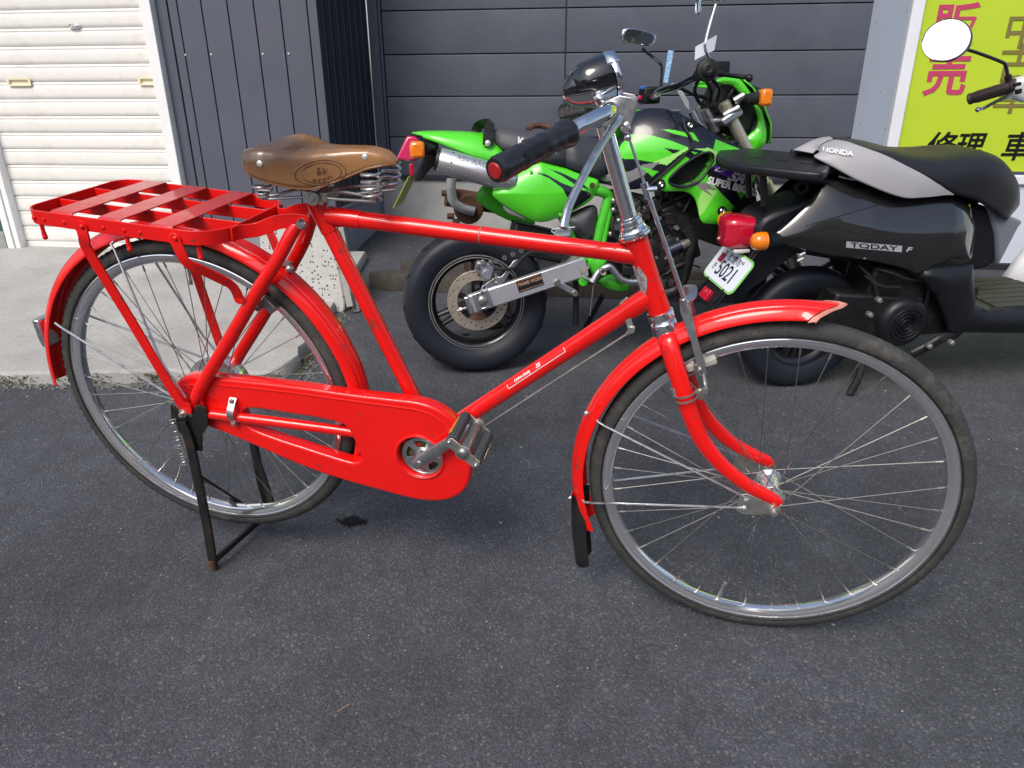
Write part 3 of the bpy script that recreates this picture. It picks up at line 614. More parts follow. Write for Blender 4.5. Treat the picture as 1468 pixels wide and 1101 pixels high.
# rear lamp housing / reflector on the mudguard
c = B(70, 474, 0); q = MB(); loops = []
for dx, hw, zt, zb in ((0, .020, .030, -.032), (-.010, .020, .031, -.030), (-.019, .017, .028, -.012)):
    loops.append([(c[0]+dx+.004, -hw, c[2]+zb), (c[0]+dx+.004, hw, c[2]+zb), (c[0]+dx, hw, c[2]+zt), (c[0]+dx, -hw, c[2]+zt)])
q.loft(loops); rl = bp(q, 'rear_reflector', M['alu'], bevel=.003)
q = MB(); q.box((c[0]-.0195, 0, c[2]+.008), (.004, .022, .022)); bp(q, 'lens', pbr('red_lens', (.45, .01, .01), .1, coat=1), None, bevel=.002)
# ---------------------------------------------------------------- chain case
YC = -.056
def bc(l): return [tuple(B(px, py, YC)[[0, 2]]) for px, py in l]
outer = bc(cr([(286, 606), (252, 575), (251, 552), (266, 540), (300, 541), (360, 547), (430, 555), (500, 565), (560, 572), (600, 577), (632, 589), (658, 612), (673, 642), (676, 672), (668, 700), (648, 715), (618, 719), (585, 714), (540, 702), (490, 688), (440, 671), (390, 650), (330, 624)], 6, True))
slot = bc(cr([(354, 586), (420, 594), (480, 605), (499, 616), (511, 640), (517, 655), (510, 663), (490, 659), (440, 643), (400, 630), (366, 617), (352, 606)], 5, True))
hc = B(602, 655, YC); RH = .0445
hole = [(hc[0]+RH*math.cos(t), hc[2]+RH*math.sin(t)) for t in np.linspace(0, 2*math.pi, 48, endpoint=False)]
q = MB(); q.plate(outer, [slot, hole], lambda u, v, h: (u, YC+.014+h, v), .030, .006); cc = bp(q, 'chain_case', M['red'], sharp=40)
def ring_path(l, y, r, name, mat, clip=None):
    q = MB(); q.tube([(u, y, v) for u, v in l], r, 6, closed=clip is None); return bp(q, name, mat, cc) if False else bp(q, name, mat)
inset = lambda l, k: [(hc[0]+(u-hc[0])*k, hc[2]+(v-hc[1 if False else 2])*k) for u, v in l]
q = MB(); q.lathe([(RH+.001, -.003), (RH+.003, -.0045), (RH+.006, -.003), (RH+.0075, .001)], (hc[0], YC, hc[2]), (0, 1, 0), 48); bp(q, 'hole_rim', M['red'])
ridge = bc(cr([(262, 553), (300, 551), (360, 556), (430, 564), (500, 574), (560, 582), (600, 588), (628, 600), (650, 622)], 6))
q = MB(); q.tube([(u, YC-.0008, v) for u, v in ridge], .0022, 8); bp(q, 'case_ridge', M['red'])
for px, py in ((602, 579),):
    p = B(px, py, -.045); q = MB(); q.ball(p+V(0, 0, .001), .004, 8); bp(q, 'rivet', M['steel'])
# strap round the chain stay
q = MB(); a, c2 = B(333, 573, -.064), B(336, 608, -.064); pth = [a+V(0, .004, .002), a+V(0, -.002, -.004)]
for t in np.linspace(.2, .8, 7): p = a+(c2-a)*t; pth.append(p+V(0, -.013*math.sin(math.pi*(t-.1)/.8), 0))
pth += [c2+V(0, -.002, .004), c2+V(0, .004, -.002)]
q.sweep(pth, [(-.007, -.0008), (.007, -.0008), (.007, .0008), (-.007, .0008)], up=(0, 1, .05)); bp(q, 'clamp_strap', M['alu'])
for p in (a+V(0, -.004, -.002), c2+V(0, -.004, .002)):
    q = MB(); q.lathe([(.0001, -.003), (.0035, -.0025), (.005, 0), (.005, .003)], p, (0, 1, 0), 8); bp(q, 'bolt', M['zinc'])
# chainring, crank, pedals
CC = V(hc[0]+.004, 0, hc[2]-.002)
q = MB(); oc = [(CC[0]+.0415*math.cos(t), CC[2]+.0415*math.sin(t)) for t in np.linspace(0, 2*math.pi, 40, endpoint=False)]; hs = []
for k in range(5):
    a0 = 2*math.pi*k/5+.5; L_ = [(CC[0]+.034*math.cos(a), CC[2]+.034*math.sin(a)) for a in np.linspace(a0-.40, a0+.40, 7)]+[(CC[0]+.020*math.cos(a), CC[2]+.020*math.sin(a)) for a in np.linspace(a0+.33, a0-.33, 5)]
    hs.append(L_)
q.plate(oc, hs, lambda u, v, h: (u, -.047+h, v), .003, .0008); q.lathe([(.042, -.0025), (.0425, 0), (.042, .0025), (.0395, .0025), (.0395, -.0025)], (CC[0], -.048, CC[2]), (0, 1, 0), 40, closed=True); cg = bp(q, 'chainring', M['alu'])
q = MB(); q.lathe([(.0001, -.004), (.06, -.004), (.06, .002), (.0001, .002)], (CC[0], -.036, CC[2]), (0, 1, 0), 36); bp(q, 'inner_disc', pbr('oily_olive_steel', (.12, .105, .045), .5, .5, var=.4, vscale=30))
q = MB(); q.lathe([(.0001, -.008), (.0135, -.008), (.016, -.004), (.016, .012), (.0001, .012)], (CC[0], -.058, CC[2]), (0, 1, 0), 20); bp(q, 'crank_boss', M['alu'])
pe = B(655, 636, -.108)
def arm(a, b, s):
    q = MB(); P = [a, a+(b-a)*.12, a+(b-a)*.5, a+(b-a)*.92, b]; d = unit(b-a); sd_ = unit(np.cross(d, V(0, 1, 0))); loops = []
    for p, hw, ht_ in zip(P, (.010, .0145, .0105, .0095, .006), (.005, .0065, .006, .0055, .005)):
        loops.append([p+sd_*hw*math.cos(t)+V(0, 1, 0)*ht_*math.sin(t) for t in np.linspace(0, 2*math.pi, 12, endpoint=False)])
    q.loft(loops); return bp(q, 'crank', M['alu'])
CA = B(598, 661, -.074); cvec = pe-CA; cvec = V(cvec[0], 0, cvec[2])
PA = V(.604, 0, .0915); cvec = V(PA[0]-CC[0], 0, PA[2]-CC[2]); cl = np.linalg.norm(cvec)
a0 = V(CC[0], -.070, CC[2])-unit(cvec)*.014; arm(a0, V(PA[0], -.084, PA[2])+unit(cvec)*.008, -1)
arm(V(CC[0], .060, CC[2])+unit(cvec)*.014, V(CC[0], .080, CC[2])-unit(cvec)*.150, 1)
q = MB(); q.lathe([(.0001, -.0045), (.006, -.0045), (.0075, -.001), (.0075, .004)], (CC[0], -.076, CC[2]), (0, 1, 0), 16); bp(q, 'crank_cap', M['alu'])
M['pedal'] = pbr('grey_pedal_rubber', (.045, .046, .050), .7, var=.2, vscale=30, bump=.5, bscale=200)
def pedal(c, s, tilt):
    q = MB(); c = V(*c); y0 = c[1]; dx = V(math.cos(tilt), 0, math.sin(tilt)); dz = V(-math.sin(tilt), 0, math.cos(tilt))
    q.tube([c+V(0, -.050, 0), c+V(0, -.046, 0), c+V(0, .030, 0), c+V(0, .036, 0), c+V(0, .05, 0)], [.0105, .0115, .0115, .0085, .006], 18); q.ball(c+V(0, -.052, 0), .0105, 8, (1, .6, 1)); po = bp(q, 'pedal', M['steel'])
    for yy in (-.050, .040):
        e = MB(); pl = [(math.cos(t)*.014, math.sin(t)*.014) for t in np.linspace(R(40), R(140), 5)]+[(-.030, .009), (-.034, .005), (-.034, -.005), (-.030, -.009)]+[(math.cos(t)*.014, math.sin(t)*.014) for t in np.linspace(R(220), R(320), 5)]+[(.030, -.009), (.034, -.005), (.034, .005), (.030, .009)]
        e.plate(pl, [], lambda u, v, h: c+dx*u+dz*v+V(0, yy+h, 0), .003, .0006); 
        for sg_ in (-1, 1): e.ball(c+dx*.030*sg_+V(0, yy-.003, 0), .0035, 6)
        bp(e, 'end_plate', M['zinc'])
    for sg_ in (-1, 1):
        e = MB(); oo = [(math.cos(t)*.0105, math.sin(t)*.0125) for t in np.linspace(0, 2*math.pi, 8, endpoint=False)]
        e.loft([[c+dx*(.0265*sg_+u*1.0)+dz*v+V(0, yy, 0) for u, v in oo] for yy in (-.046, .038)]); 
        bp(e, 'rubber_block', M['pedal'], bevel=.0015)
        rf = MB(); cc_ = c+dx*(.0265*sg_)+dx*.0102*sg_; rf.box(cc_+V(0, -.004, 0), (.0025, .052, .0075), Matrix.Rotation(-tilt, 3, 'Y')); bp(rf, 'pedal_reflector', pbr('amber_reflector', (.62, .26, .01), .25, coat=.5), bevel=.001)
    return po
pedal((PA[0], -.136, PA[2]), -1, R(-38)); pc2 = V(CC[0], .13, CC[2])-unit(cvec)*.15; pedal((pc2[0], .13, pc2[2]), 1, R(0))
# ---------------------------------------------------------------- rear carrier
ZR = .3975; TH = .0032; HB = .0245; YR = .128
XR0, XR1 = -.208, .160
def flat_loop(pts, name, closed=True, h=HB, z=ZR, mat='redrack', zs=None):
    q = MB(); P = [V(p[0], p[1], (p[2] if len(p) > 2 else z)-h/2) for p in pts]; q.sweep(P, [(-TH/2, -h/2), (TH/2, -h/2), (TH/2, h/2), (-TH/2, h/2)], up=(0, 0, 1), closed=closed); return bp(q, name, M[mat], bevel=.0008)
def arcp(cx, cy, r, a0, a1, n=8): return [(cx+r*math.cos(R(a)), cy+r*math.sin(R(a))) for a in np.linspace(a0, a1, n)]
ring = arcp(XR0+.035, -YR+.035, .035, 180, 270)+arcp(XR1-.060, -YR+.060, .060, 270, 360, 10)
ring = ring+[(x, -y) for x, y in ring[::-1]]
rz = lambda x: ZR-(x-XR0)*.006
rk = flat_loop([(x, y, rz(x)) for x, y in ring], 'carrier_ring')
for yy in (-.044, .044): flat_loop([(XR0+.003, yy, rz(XR0)-.002), (XR1-.003, yy, rz(.16)-.002)], 'carrier_bar', False, HB*.9)
for xs_ in (-.129, -.037, .060):
    x0 = xs_; q = MB(); P = [V(x0, -YR+.0005, rz(x0)-.003), V(x0, -YR+.002, rz(x0)+.0010), V(x0, -YR+.006, rz(x0)+.0018), V(x0, YR-.006, rz(x0)+.0018), V(x0, YR-.002, rz(x0)+.0010), V(x0, YR-.0005, rz(x0)-.003)]; wS = .0215
    q.sweep(P, [(-wS, -.0013), (wS, -.0013), (wS, .0013), (-wS, .0013)], up=(0, .0001, 1)); bp(q, 'carrier_slat', M['slatred'], bevel=.0008)
for s in (-1, 1):
    # arms to the seat lug
    am = [(.136, -.076*-s*-1, rz(.136)-.001)]
    P = cr([V(XR1+.003, .088*s, rz(.15)), V(XR1+.006, .066*s, rz(.15)), V(.190, .050*s, .398), V(.225, .042*s, .413), V(.262, .036*s, .418), V(.278, .034*s, .415)], 5)
    q = MB(); q.sweep([p-V(0, 0, HB/2) for p in P], [(-TH/2, -HB/2), (TH/2, -HB/2), (TH/2, HB/2), (-TH/2, HB/2)]); bp(q, 'carrier_arm', M['redrack'], bevel=.0008)
    q = MB(); q.lathe([(.0001, .010), (.007, .009), (.0095, .005), (.0095, 0), (.0075, -.004), (.0075, -.012)], (.268, .0375*s, .402), (0, s, 0), 16); bp(q, 'bolt', M['chrome'])
    # main strut to the axle, front brace with hook
    f_ = V(1, -s, 1); q = MB()
    P = cr([B(117, 327, -.131)*f_, B(121, 342, -.132)*f_, B(128, 362, -.124)*f_, B(190, 463, -.105)*f_, B(252, 567, -.086)*f_, B(266, 585, -.082)*f_], 4)
    q.sweep(P, [(-.0105, -.0017), (.0105, -.0017), (.0105, .0017), (-.0105, .0017)], up=(0, 1, 0)); q.tube([P[0]+V(0, -.002, 0), P[0]+V(0, .002, 0)], .0125, 12); q.tube([P[-1]+V(0, -.0018, 0), P[-1]+V(0, .0018, 0)], .014, 12); bp(q, 'carrier_strut', M['redrack'], bevel=.0008)
    q = MB(); P = [B(*p)*f_ for p in ((251, 344, -.131), (259, 362, -.132), (264, 373, -.130), (272, 380, -.126), (282, 384, -.121), (300, 392, -.108), (326, 405, -.090), (333, 410, -.084), (338, 417, -.078), (343, 428, -.072))]
    q.sweep(P, [(-.0100, -.0016), (.0100, -.0016), (.0100, .0016), (-.0100, .0016)], up=(0, 1, 0)); q.tube([P[0]+V(0, -.002, 0), P[0]+V(0, .002, 0)], .0120, 12); q.tube([P[-1]+V(0, -.002, 0), P[-1]+V(0, .002, 0)], .0105, 12); bp(q, 'carrier_brace', M['redrack'], bevel=.0008)
    for x in (-.178, -.012, .118):
        yv = YR-.004 if x < .1 else .118
        q = MB(); q.tube([V(x, yv*s, rz(x)-HB+.004), V(x, yv*s, rz(x)-HB-.012), V(x+.002, yv*s*1.01, rz(x)-HB-.022)], [.0035, .0035, .0042], 8); q.ball((x+.002, yv*s*1.01, rz(x)-HB-.023), .0046, 6); bp(q, 'strap_hook', M['redrack'])
    for x in (-.185, -.165, -.125, -.088, -.05, -.010, .02):
        q = MB(); q.ball((x, (YR+.0016)*s, rz(x)-.014), .0038, 5, (1, .6, 1)); bp(q, 'rivet', M['redrack'])
    for (px, py) in ((117, 325), (251, 342)):
        p = B(px, py, -.134)*f_; q = MB(); q.ball(p, .0045, 6, (1, .6, 1)); bp(q, 'rivet', M['redrack'])
# ---------------------------------------------------------------- saddle
def saddle():
    keys = [(.181, .038, .505, .499), (.185, .062, .516, .495), (.196, .080, .5245, .491), (.212, .090, .5300, .487), (.230, .091, .5315, .481), (.25, .084, .5300, .475), (.272, .070, .5265, .469), (.297, .053, .5255, .466), (.325, .040, .5275, .475), (.355, .032, .5305, .489), (.385, .026, .5320, .503), (.408, .021, .5275, .509), (.420, .014, .5205, .511), (.427, .007, .514, .511)]
    xs_ = np.interp(np.linspace(0, 1, 52), np.linspace(0, 1, len(keys)), [k[0] for k in keys]); loops = []
    inner = []
    for x in xs_:
        wd, zt, zb = lerp_keys(keys, x); row = []
        for t in np.linspace(-1, 1, 33):
            a = abs(t); s = 1 if t > 0 else -1
            if a < .55: u = a/.55; y = wd*.90*(u-.10*u**3)/.90; z = zt-(zt-zb)*.10*u**3.0 - .004*(1-u**2)*(1 if .16 < x < .30 else .2)
            else:
                u = (a-.55)/.45; ang = u*math.pi/2
                y = wd*(.90+.10*math.sin(min(ang*1.4, math.pi/2))-.07*max(0, u-.45)); z = zt-(zt-zb)*(.10+.90*u**1.15)
            row.append(V(x, y*s, z))
        loops.append(row)
    return loops
Lp = saddle(); q = MB(); n_ = len(Lp[0]); th = []
q.loft(Lp, caps=False, closed=False)
so = bp(q, 'saddle', M['leather'], sharp=80)
sm = so.modifiers.new('thick', 'SOLIDIFY'); sm.thickness = .0045; sm.offset = 0
for s in (0, -1):
    q = MB(); q.tube([r[s]+V(0, 0, .001) for r in Lp], .0026, 8); bp(q, 'saddle_edge', M['leather'])
    q = MB(); q.tube([r[s]*.9+r[2 if s == 0 else -3]*.1+V(0, -.0022 if s == 0 else .0022, .004) for r in Lp[3:-3]], .0007, 5); bp(q, 'saddle_stitch', M['stitch'])
def near_skin(px, py):
    """point on the near flank of the saddle seen at a pixel"""
    o = CAMO; d = unit((px-IC[0])/FPX*CRT-(py-IC[1])/FPX*CUP+CFW); best = None
    for row in Lp:
        for k in range(0, 17):
            v = BK.w(row[k])-o; dist = np.linalg.norm(v-d*(v@d)); 
            if best is None or dist < best[0]: best = (dist, row[k])
    return best[1]
for px, py in ((372, 236), (361, 217), (523, 226)):
    p = near_skin(px, py); q = MB(); q.ball((p[0], p[1]-.0015, p[2]), .0055, 8, (1, .5, 1)); bp(q, 'saddle_rivet', M['screw'])
# embossed oval on the flank
eb = MB(); oc = near_skin(461, 246); ol = []
def skin_pt(x, z, lift=.0026):
    i = min(range(len(Lp)), key=lambda j: abs(Lp[j][0][0]-x)); row = Lp[i]; k = min(range(0, 12), key=lambda j: abs(row[j][2]-z)); k2 = k+1 if row[k][2] < z else k-1; k2 = max(0, min(k2, 16))
    dz = row[k2][2]-row[k][2]; f_ = 0 if abs(dz) < 1e-6 else (z-row[k][2])/dz; y = row[k][1]+(row[k2][1]-row[k][1])*f_
    return V(x, y-lift, z)
for rr in (1, .80):
    ol = [skin_pt(oc[0]+.038*rr*math.cos(t), oc[2]-.0005+.020*rr*math.sin(t)+.006*rr*math.cos(t)*.6) for t in np.linspace(0, 2*math.pi, 60, endpoint=False)]
    ol = [sum((ol[(i+j) % 60] for j in range(-3, 4)))/7 for i in range(60)]; eb.tube(ol, .0008, 5, closed=True)
bp(eb, 'embossed_emblem', M['stitch'])
em_ = MB(); em_.text('BROOKS', .008, lambda u, v, h: skin_pt(oc[0]+u, oc[2]-.0125+v+u*.25+u*u*8, .0028+h), .0006, bold=.0002)
em_.text('Bk', .016, lambda u, v, h: skin_pt(oc[0]+u, oc[2]+.002+v+u*.2, .0028+h), .0006); bp(em_, 'embossed_lettering', M['stitch'])
# springs and rails
def coil(c, r, n, h, rw=.0021, seg=18, lean=V(0, 0, 0)):
    return [V(*c)+V(r*math.cos(2*math.pi*t), r*math.sin(2*math.pi*t), h*t/n)+lean*(t/n) for t in np.linspace(0, n, int(n*seg))]
for s in (-1, 1):
    c = B(533, 286, -.046)*V(1, -s, 1); q = MB(); q.tube(coil((c[0], c[1], c[2]), .0155, 4.0, .044), .0023, 8); bp(q, 'saddle_spring', M['wire'])
    q = MB(); q.tube([c+V(0, 0, -.002), c+V(0, 0, .018)], .004, 8); bp(q, 'spring_bolt', M['zinc'])
    c = B(378, 284, -.062)*V(1, -s, 1); q = MB(); q.tube(coil((c[0], c[1], c[2]), .0090, 2.5, .012)+coil((c[0], c[1], c[2]+.014), .0150, 1.2, .010), .0021, 8); bp(q, 'saddle_spring', M['wire'])
    for dz in (0, .006):
        q = MB(); q.tube(cr([B(378, 285, -.062)*V(1, -s, 1)+V(-.004, 0, dz), B(392, 285, -.058)*V(1, -s, 1)+V(0, 0, dz), B(430, 283-(6 if dz else 0), -.034)*V(1, -s, 1)+V(0, 0, dz), B(456, 283, -.022)*V(1, -s, 1)+V(0, 0, dz), B(490, 286-(6 if dz else 0), -.022)*V(1, -s, 1)+V(0, 0, dz), B(538, 289, -.046)*V(1, -s, 1)+V(0, 0, dz)], 5), .0027, 8); bp(q, 'saddle_rail', M['wire'])
c = B(452, 282, -.02); q = MB(); q.tube([V(c[0], -.030, c[2]), V(c[0], .030, c[2])], .0085, 14); q.tube([V(c[0], -.034, c[2]), V(c[0], -.028, c[2])], .0125, 12); q.tube([V(c[0], -.039, c[2]), V(c[0], -.033, c[2])], .006, 6); q.box((c[0]+.016, 0, c[2]+.002), (.014, .05, .016)); bp(q, 'saddle_clamp', M['zinc'], bevel=.001)
q = MB(); q.tube([seat_top+st_dir*.008, V(c[0]+.004, 0, c[2])], .0125, 16); bp(q, 'seat_post', M['chrome'])
# ---------------------------------------------------------------- handlebar, grips, levers
hbz = stt+V(0, 0, .004)
for s in (1,):
    left = [V(.7665, 0, .616), V(.772, -.045, .628), V(.7735, -.080, .632), V(.767, -.108, .629), V(.748, -.135, .620), V(.7255, -.160, .608), V(.692, -.222, .592), V(.662, -.280, .578)]
    path = [p*V(1, -1, 1) for p in left[::-1]]+left[1:]
    q = MB(); q.tube(cr(path, 6), .0112, 18); bp(q, 'handlebar', M['chrome'])
for s in (-1, 1):
    a = V(.7285, .156*s, .6095); b_ = V(.6600, .284*s, .5770); d = b_-a; q = MB(); P = []; rr = []
    for t in np.linspace(0, 1, 44):
        P.append(a+d*t); r = .0182
        if t < .05: r = .0186+.001*math.sin(t/.05*math.pi)
        elif t < .16: r = .0150+.0036*abs(math.cos((t-.05)/.11*math.pi/2))
        else: r = .0160+.0005*math.sin((t-.16)*40)*(t < .75)+.0020*max(0, t-.5)
        if t > .975: r *= .88
        rr.append(r)
    q.tube(P, rr, 20); g_ = bp(q, 'grip', M['gripblack'])
    q = MB(); dn = unit(d); q.lathe([(.0001, .002), (.009, .0018), (.0105, .0005), (.011, -.002)], b_, dn, 20); bp(q, 'grip_end', pbr('red_end_cap', (.40, .012, .015), .3, coat=.5))
    q = MB(); c = (a+b_)/2+d*.06; up_ = V(0, 0, 1); sdv = unit(np.cross(dn, up_)); 
    camL = V(.859, -1.147*-s, .762)-c; nn = unit(camL-dn*(camL@dn))
    tt_ = unit(np.cross(dn, nn)); ou = [(math.cos(t)*.026*(1 if True else 1), math.sin(t)*.0055) for t in np.linspace(0, 2*math.pi, 20, endpoint=False)]
    q.loft([[c+dn*max(-.022, min(.022, u))*1.15+tt_*v+nn*.0158 for u, v in ou], [c+dn*max(-.022, min(.022, u))*1.15+tt_*v+nn*.0176 for u, v in ou]]); bp(q, 'grip_label', M['black'])
# stem head bracket
q = MB(); q.tube([V(.764, -.030, .620), V(.764, .030, .620)], .0165, 18); bp(q, 'handlebar_clamp', M['chrome'])
q = MB(); br0 = B(888, 140, -.015)
pl = [tuple(B(px, py, -.028)[[0, 2]]) for px, py in ((862, 158), (868, 145), (888, 137), (906, 140), (912, 146), (909, 165), (902, 186), (892, 190), (885, 176), (872, 168))]
q.plate(pl, [], lambda u, v, h: (u, -.026+h, v), .004, .001); q.plate(pl, [], lambda u, v, h: (u, .020+h, v), .004, .001); q.box((.785, -.003, .634), (.03, .044, .004)); bp(q, 'brake_bracket', M['alu'])
q = MB(); lv = cr([B(890, 168, -.040), B(882, 180, -.055), B(865, 203, -.100), B(840, 246, -.165), B(818, 290, -.215), B(811, 312, -.235), B(808, 327, -.245)], 5)
q.tube(lv, [.0052]*6+[.0060]*(len(lv)-6), 12, flat=.75, flatdir=(0, 1, .3)); bp(q, 'brake_lever', M['alu'])
lv2 = [p*V(1, -1, 1) for p in lv]; q = MB(); q.tube(lv2, .0058, 12, flat=.75, flatdir=(0, 1, .3)); bp(q, 'brake_lever', M['alu'])
# brake rod down to the stirrup
q = MB(); r0, r1, r2 = B(897, 184, -.034), B(926, 270, -.036), B(983, 436, -.036)
q.tube([r0, r1], .0022, 8); q.tube([r1, r2], .0037, 10); bp(q, 'brake_rod', M['alu'])
q = MB(); q.ball(r0, .0075, 8); q.tube([r0+V(0, -.008, 0), r0+V(0, .014, 0)], .005, 8); q.ball(B(900, 197, -.034), .0055, 8); bp(q, 'rod_joint', M['chrome']); q = MB(); q.tube([B(923, 262, -.036), B(930, 285, -.036)], [.0062, .0058], 10); q.tube([r1+V(.000, -.002, -.001), r1+V(.016, .002, .001)], .0042, 8); bp(q, 'rod_joint', M['chrome'])
q = MB(); P = cr([B(981, 432, -.036), B(984, 448, -.037), B(990, 470, -.040), B(1000, 505, -.043), B(1008, 538, -.043)], 5); n = len(P)
q.tube([B(979, 428, -.036), B(984, 446, -.036)], .0062, 10)
vs_ = []
q.sweep(P, [(-.0072, -.0015), (.0072, -.0015), (.0072, .0015), (-.0072, .0015)], up=(0, 1, 0), scale=[np.interp(i/n, [0, .2, .6, 1], [1, 1.25, .8, .95]) for i in range(n)]); bp(q, 'brake_stirrup', M['alu'], bevel=.0006)
q = MB(); P2 = [p*V(1, -1, 1) for p in P]; q.sweep(P2, [(-.0072, -.0015), (.0072, -.0015), (.0072, .0015), (-.0072, .0015)], up=(0, 1, 0)); q.sweep(cr([P[0]+V(.004, 0, .002), V(P[0][0]+.012, -.02, P[0][2]+.006), V(P[0][0]+.012, .02, P[0][2]+.006), P2[0]+V(.004, 0, .002)], 5), [(-.007, -.0015), (.007, -.0015), (.007, .0015), (-.007, .0015)]); bp(q, 'brake_stirrup', M['alu'])
for s in (-1, 1):
    c = B(1003, 522, -.020); a, b_ = B(985, 530, -.016), B(1027, 517, -.016); q = MB(); q.bar(V(a[0], .012*s, a[2]), V(b_[0], .012*s, b_[2]), .011, .014, up=(0, 1, 0)); bp(q, 'brake_block', pbr('chalky_brake_rubber', (.40, .385, .35), .8, var=.2, vscale=40), bevel=.002)
    a = B(1000, 520, -.043); q = MB(); q.box((a[0]+.005, .031*s, a[2]-.010), (.017, .026, .014)); q.tube([V(a[0]+.006, .050*s, a[2]-.012), V(a[0]+.006, .03*s, a[2]-.012)], .005, 8); bp(q, 'block_holder', M['steel'], bevel=.001)
q = MB(); P = [B(1008, 535, -.043), B(1011, 548, -.043), B(1012, 556, -.040)]; q.tube(P, [.002, .0028, .0028], 8); bp(q, 'adjuster_bolt', M['screw'])
for s in (-1, 1):
    c = B(983, 566, -.050); d = unit(B(990, 590, -.05)-B(976, 545, -.05)); q = MB()
    for dz in (-.005, .005): q.lathe([(.0188, -.0018), (.0198, -.0018), (.0198, .0018), (.0188, .0018)], V(c[0], c[1]*-s, c[2])+d*dz, d, 24, closed=True)
    q.tube([V(c[0]-.020, c[1]*-s, c[2]+.002)+d*-.008, V(c[0]-.020, c[1]*-s, c[2]+.002)+d*.008], .005, 8); q.tube([V(c[0]+.022, c[1]*-s-.004*-s, c[2]+.006)+d*-.008, V(c[0]+.022, c[1]*-s, c[2]+.006)+d*.008], .006, 8); q.box(V(c[0]+.026, c[1]*-s, c[2]+.012), (.016, .004, .010)); bp(q, 'fork_clamp', M['zinc'])
# rear brake rod under the down tube
q = MB(); q.tube([B(903, 476, -.012), B(694, 611, -.012), B(640, 640, -.012)], .0019, 8); bp(q, 'brake_rod', M['zinc'])
q = MB(); a, b_ = B(899, 452, -.010), B(905, 472, -.014); q.bar(a, b_, .010, .003, up=(0, 1, 0)); q.tube([b_+V(0, -.006, 0), b_+V(0, .006, 0)], .006, 10); q.tube([b_, B(899, 479, -.013)], .0038, 8); q.tube([B(890, 437, .012), B(900, 428, .012)], .004, 8); bp(q, 'rod_crank', M['zinc'])
# ---------------------------------------------------------------- head lamp
lc = B(847, 121, 0); q = MB(); axv = unit(V(.78, .42, .30)); sdv = unit(np.cross(V(0, 0, 1), axv)); upv = np.cross(axv, sdv); 
def lamp_surf(t, a, k=1.0):
    """t 0 tail .. 1 front rim"""
    L0, L1 = -.046, .034; x = L0+(L1-L0)*t; r = .0345*math.sqrt(max(0, 1-((1-t)/1.0)**2.3))**.9 if t < 1 else .0345
    r = max(r, .0005)*k; return lc+axv*x+upv*r*math.sin(a)*1.0+sdv*r*math.cos(a)*.92
ts = list(1-np.cos(np.linspace(0, math.pi/2, 16))); ts = [t*.985+.015*(i/15) for i, t in enumerate(ts)]
aT = np.linspace(R(-8), R(188), 25); aL = np.linspace(R(188), R(352), 22)
q.loft([[lamp_surf(t, a) for a in aT] for t in ts], caps=False, closed=False); hl = bp(q, 'headlamp', M['blackgloss'], sharp=60)
q = MB(); q.loft([[lamp_surf(t, a) for a in aL] for t in ts], caps=False, closed=False); bp(q, 'lamp_bowl', M['chrome'], sharp=60)
q = MB(); q.tube([lamp_surf(t, R(188), 1.004) for t in ts]+[lamp_surf(1, R(188), 1.004)], .0012, 6); q.tube([lamp_surf(t, R(-8), 1.004) for t in ts], .0012, 6); bp(q, 'lamp_seam', M['black'])
q = MB(); q.loft([[lamp_surf(t, a, k) for a in np.linspace(R(15), R(165), 20)] for t, k in ((.2, 1.05), (.5, 1.09), (.85, 1.07), (1.0, 1.05))], caps=False, closed=False); lo = bp(q, 'lamp_hood', M['blackgloss']); lo.modifiers.new('t', 'SOLIDIFY').thickness = .002
fc = lc+axv*.032; q = MB(); q.lathe([(.0315, .003), (.0335, .005), (.0360, .004), (.0366, .000), (.0348, -.004)], fc, axv, 40); bp(q, 'lamp_rim', M['chrome'])
q = MB(); q.lathe([(.0001, .010), (.015, .0095), (.025, .007), (.033, .003)], fc, axv, 32); bp(q, 'lamp_glass', pbr('lamp_glass', (.8, .82, .85), .08, coat=1))
q = MB(); q.loft([[fc+axv*x_+upv*r*math.sin(a)+sdv*r*math.cos(a)*.95 for a in np.linspace(R(40), R(140), 14)] for x_, r in ((-.010, .0362), (.000, .0372), (.008, .0385))], caps=False, closed=False); v_ = bp(q, 'lamp_visor', M['chrome']); v_.modifiers.new('t', 'SOLIDIFY').thickness = .0015
q = MB(); q.bar(lc-upv*.034+axv*.004, V(.776, 0, .630), .020, .004, up=(1, 0, 0)); bp(q, 'lamp_bracket', M['alu'], bevel=.001)
# ---------------------------------------------------------------- decals
def on_tube(a, b, r, t0, ang):
    a, b = V(*a), V(*b); d = unit(b-a); u = unit(V(0, -1, 0)-d*(V(0, -1, 0)@d)); v = np.cross(u, d); v = v if v[2] > 0 else -v
    return lambda x, y, h: a+d*(t0+x)+(r+h+.0006)*(u*math.cos(ang+y/r)+v*math.sin(ang+y/r))
da, db = BB+V(.02, 0, .015), PT['dtf']; tl = np.linalg.norm(db-da)
def t_of(px, py): p = B(px, py, -.01); return (p-da)@unit(db-da)
f1 = on_tube(da, db, .0160, t_of(748, 538), R(38)); q = MB(); q.text('Light-chair', .0085, f1, .0004, shear=.25, bold=.0002); bp(q, 'decal_lettering', pbr('white_decal', (.75, .74, .72), .4))
f1 = on_tube(da, db, .0160, t_of(769, 520), R(38)); q = MB(); q.text('3S', .010, f1, .0004, shear=.2, bold=.0004); bp(q, 'decal_lettering', bpy.data.materials['white_decal'])
f1 = on_tube(da, db, .0160, 0, R(15)); q = MB(); tA, tB = t_of(728, 552), t_of(810, 500)
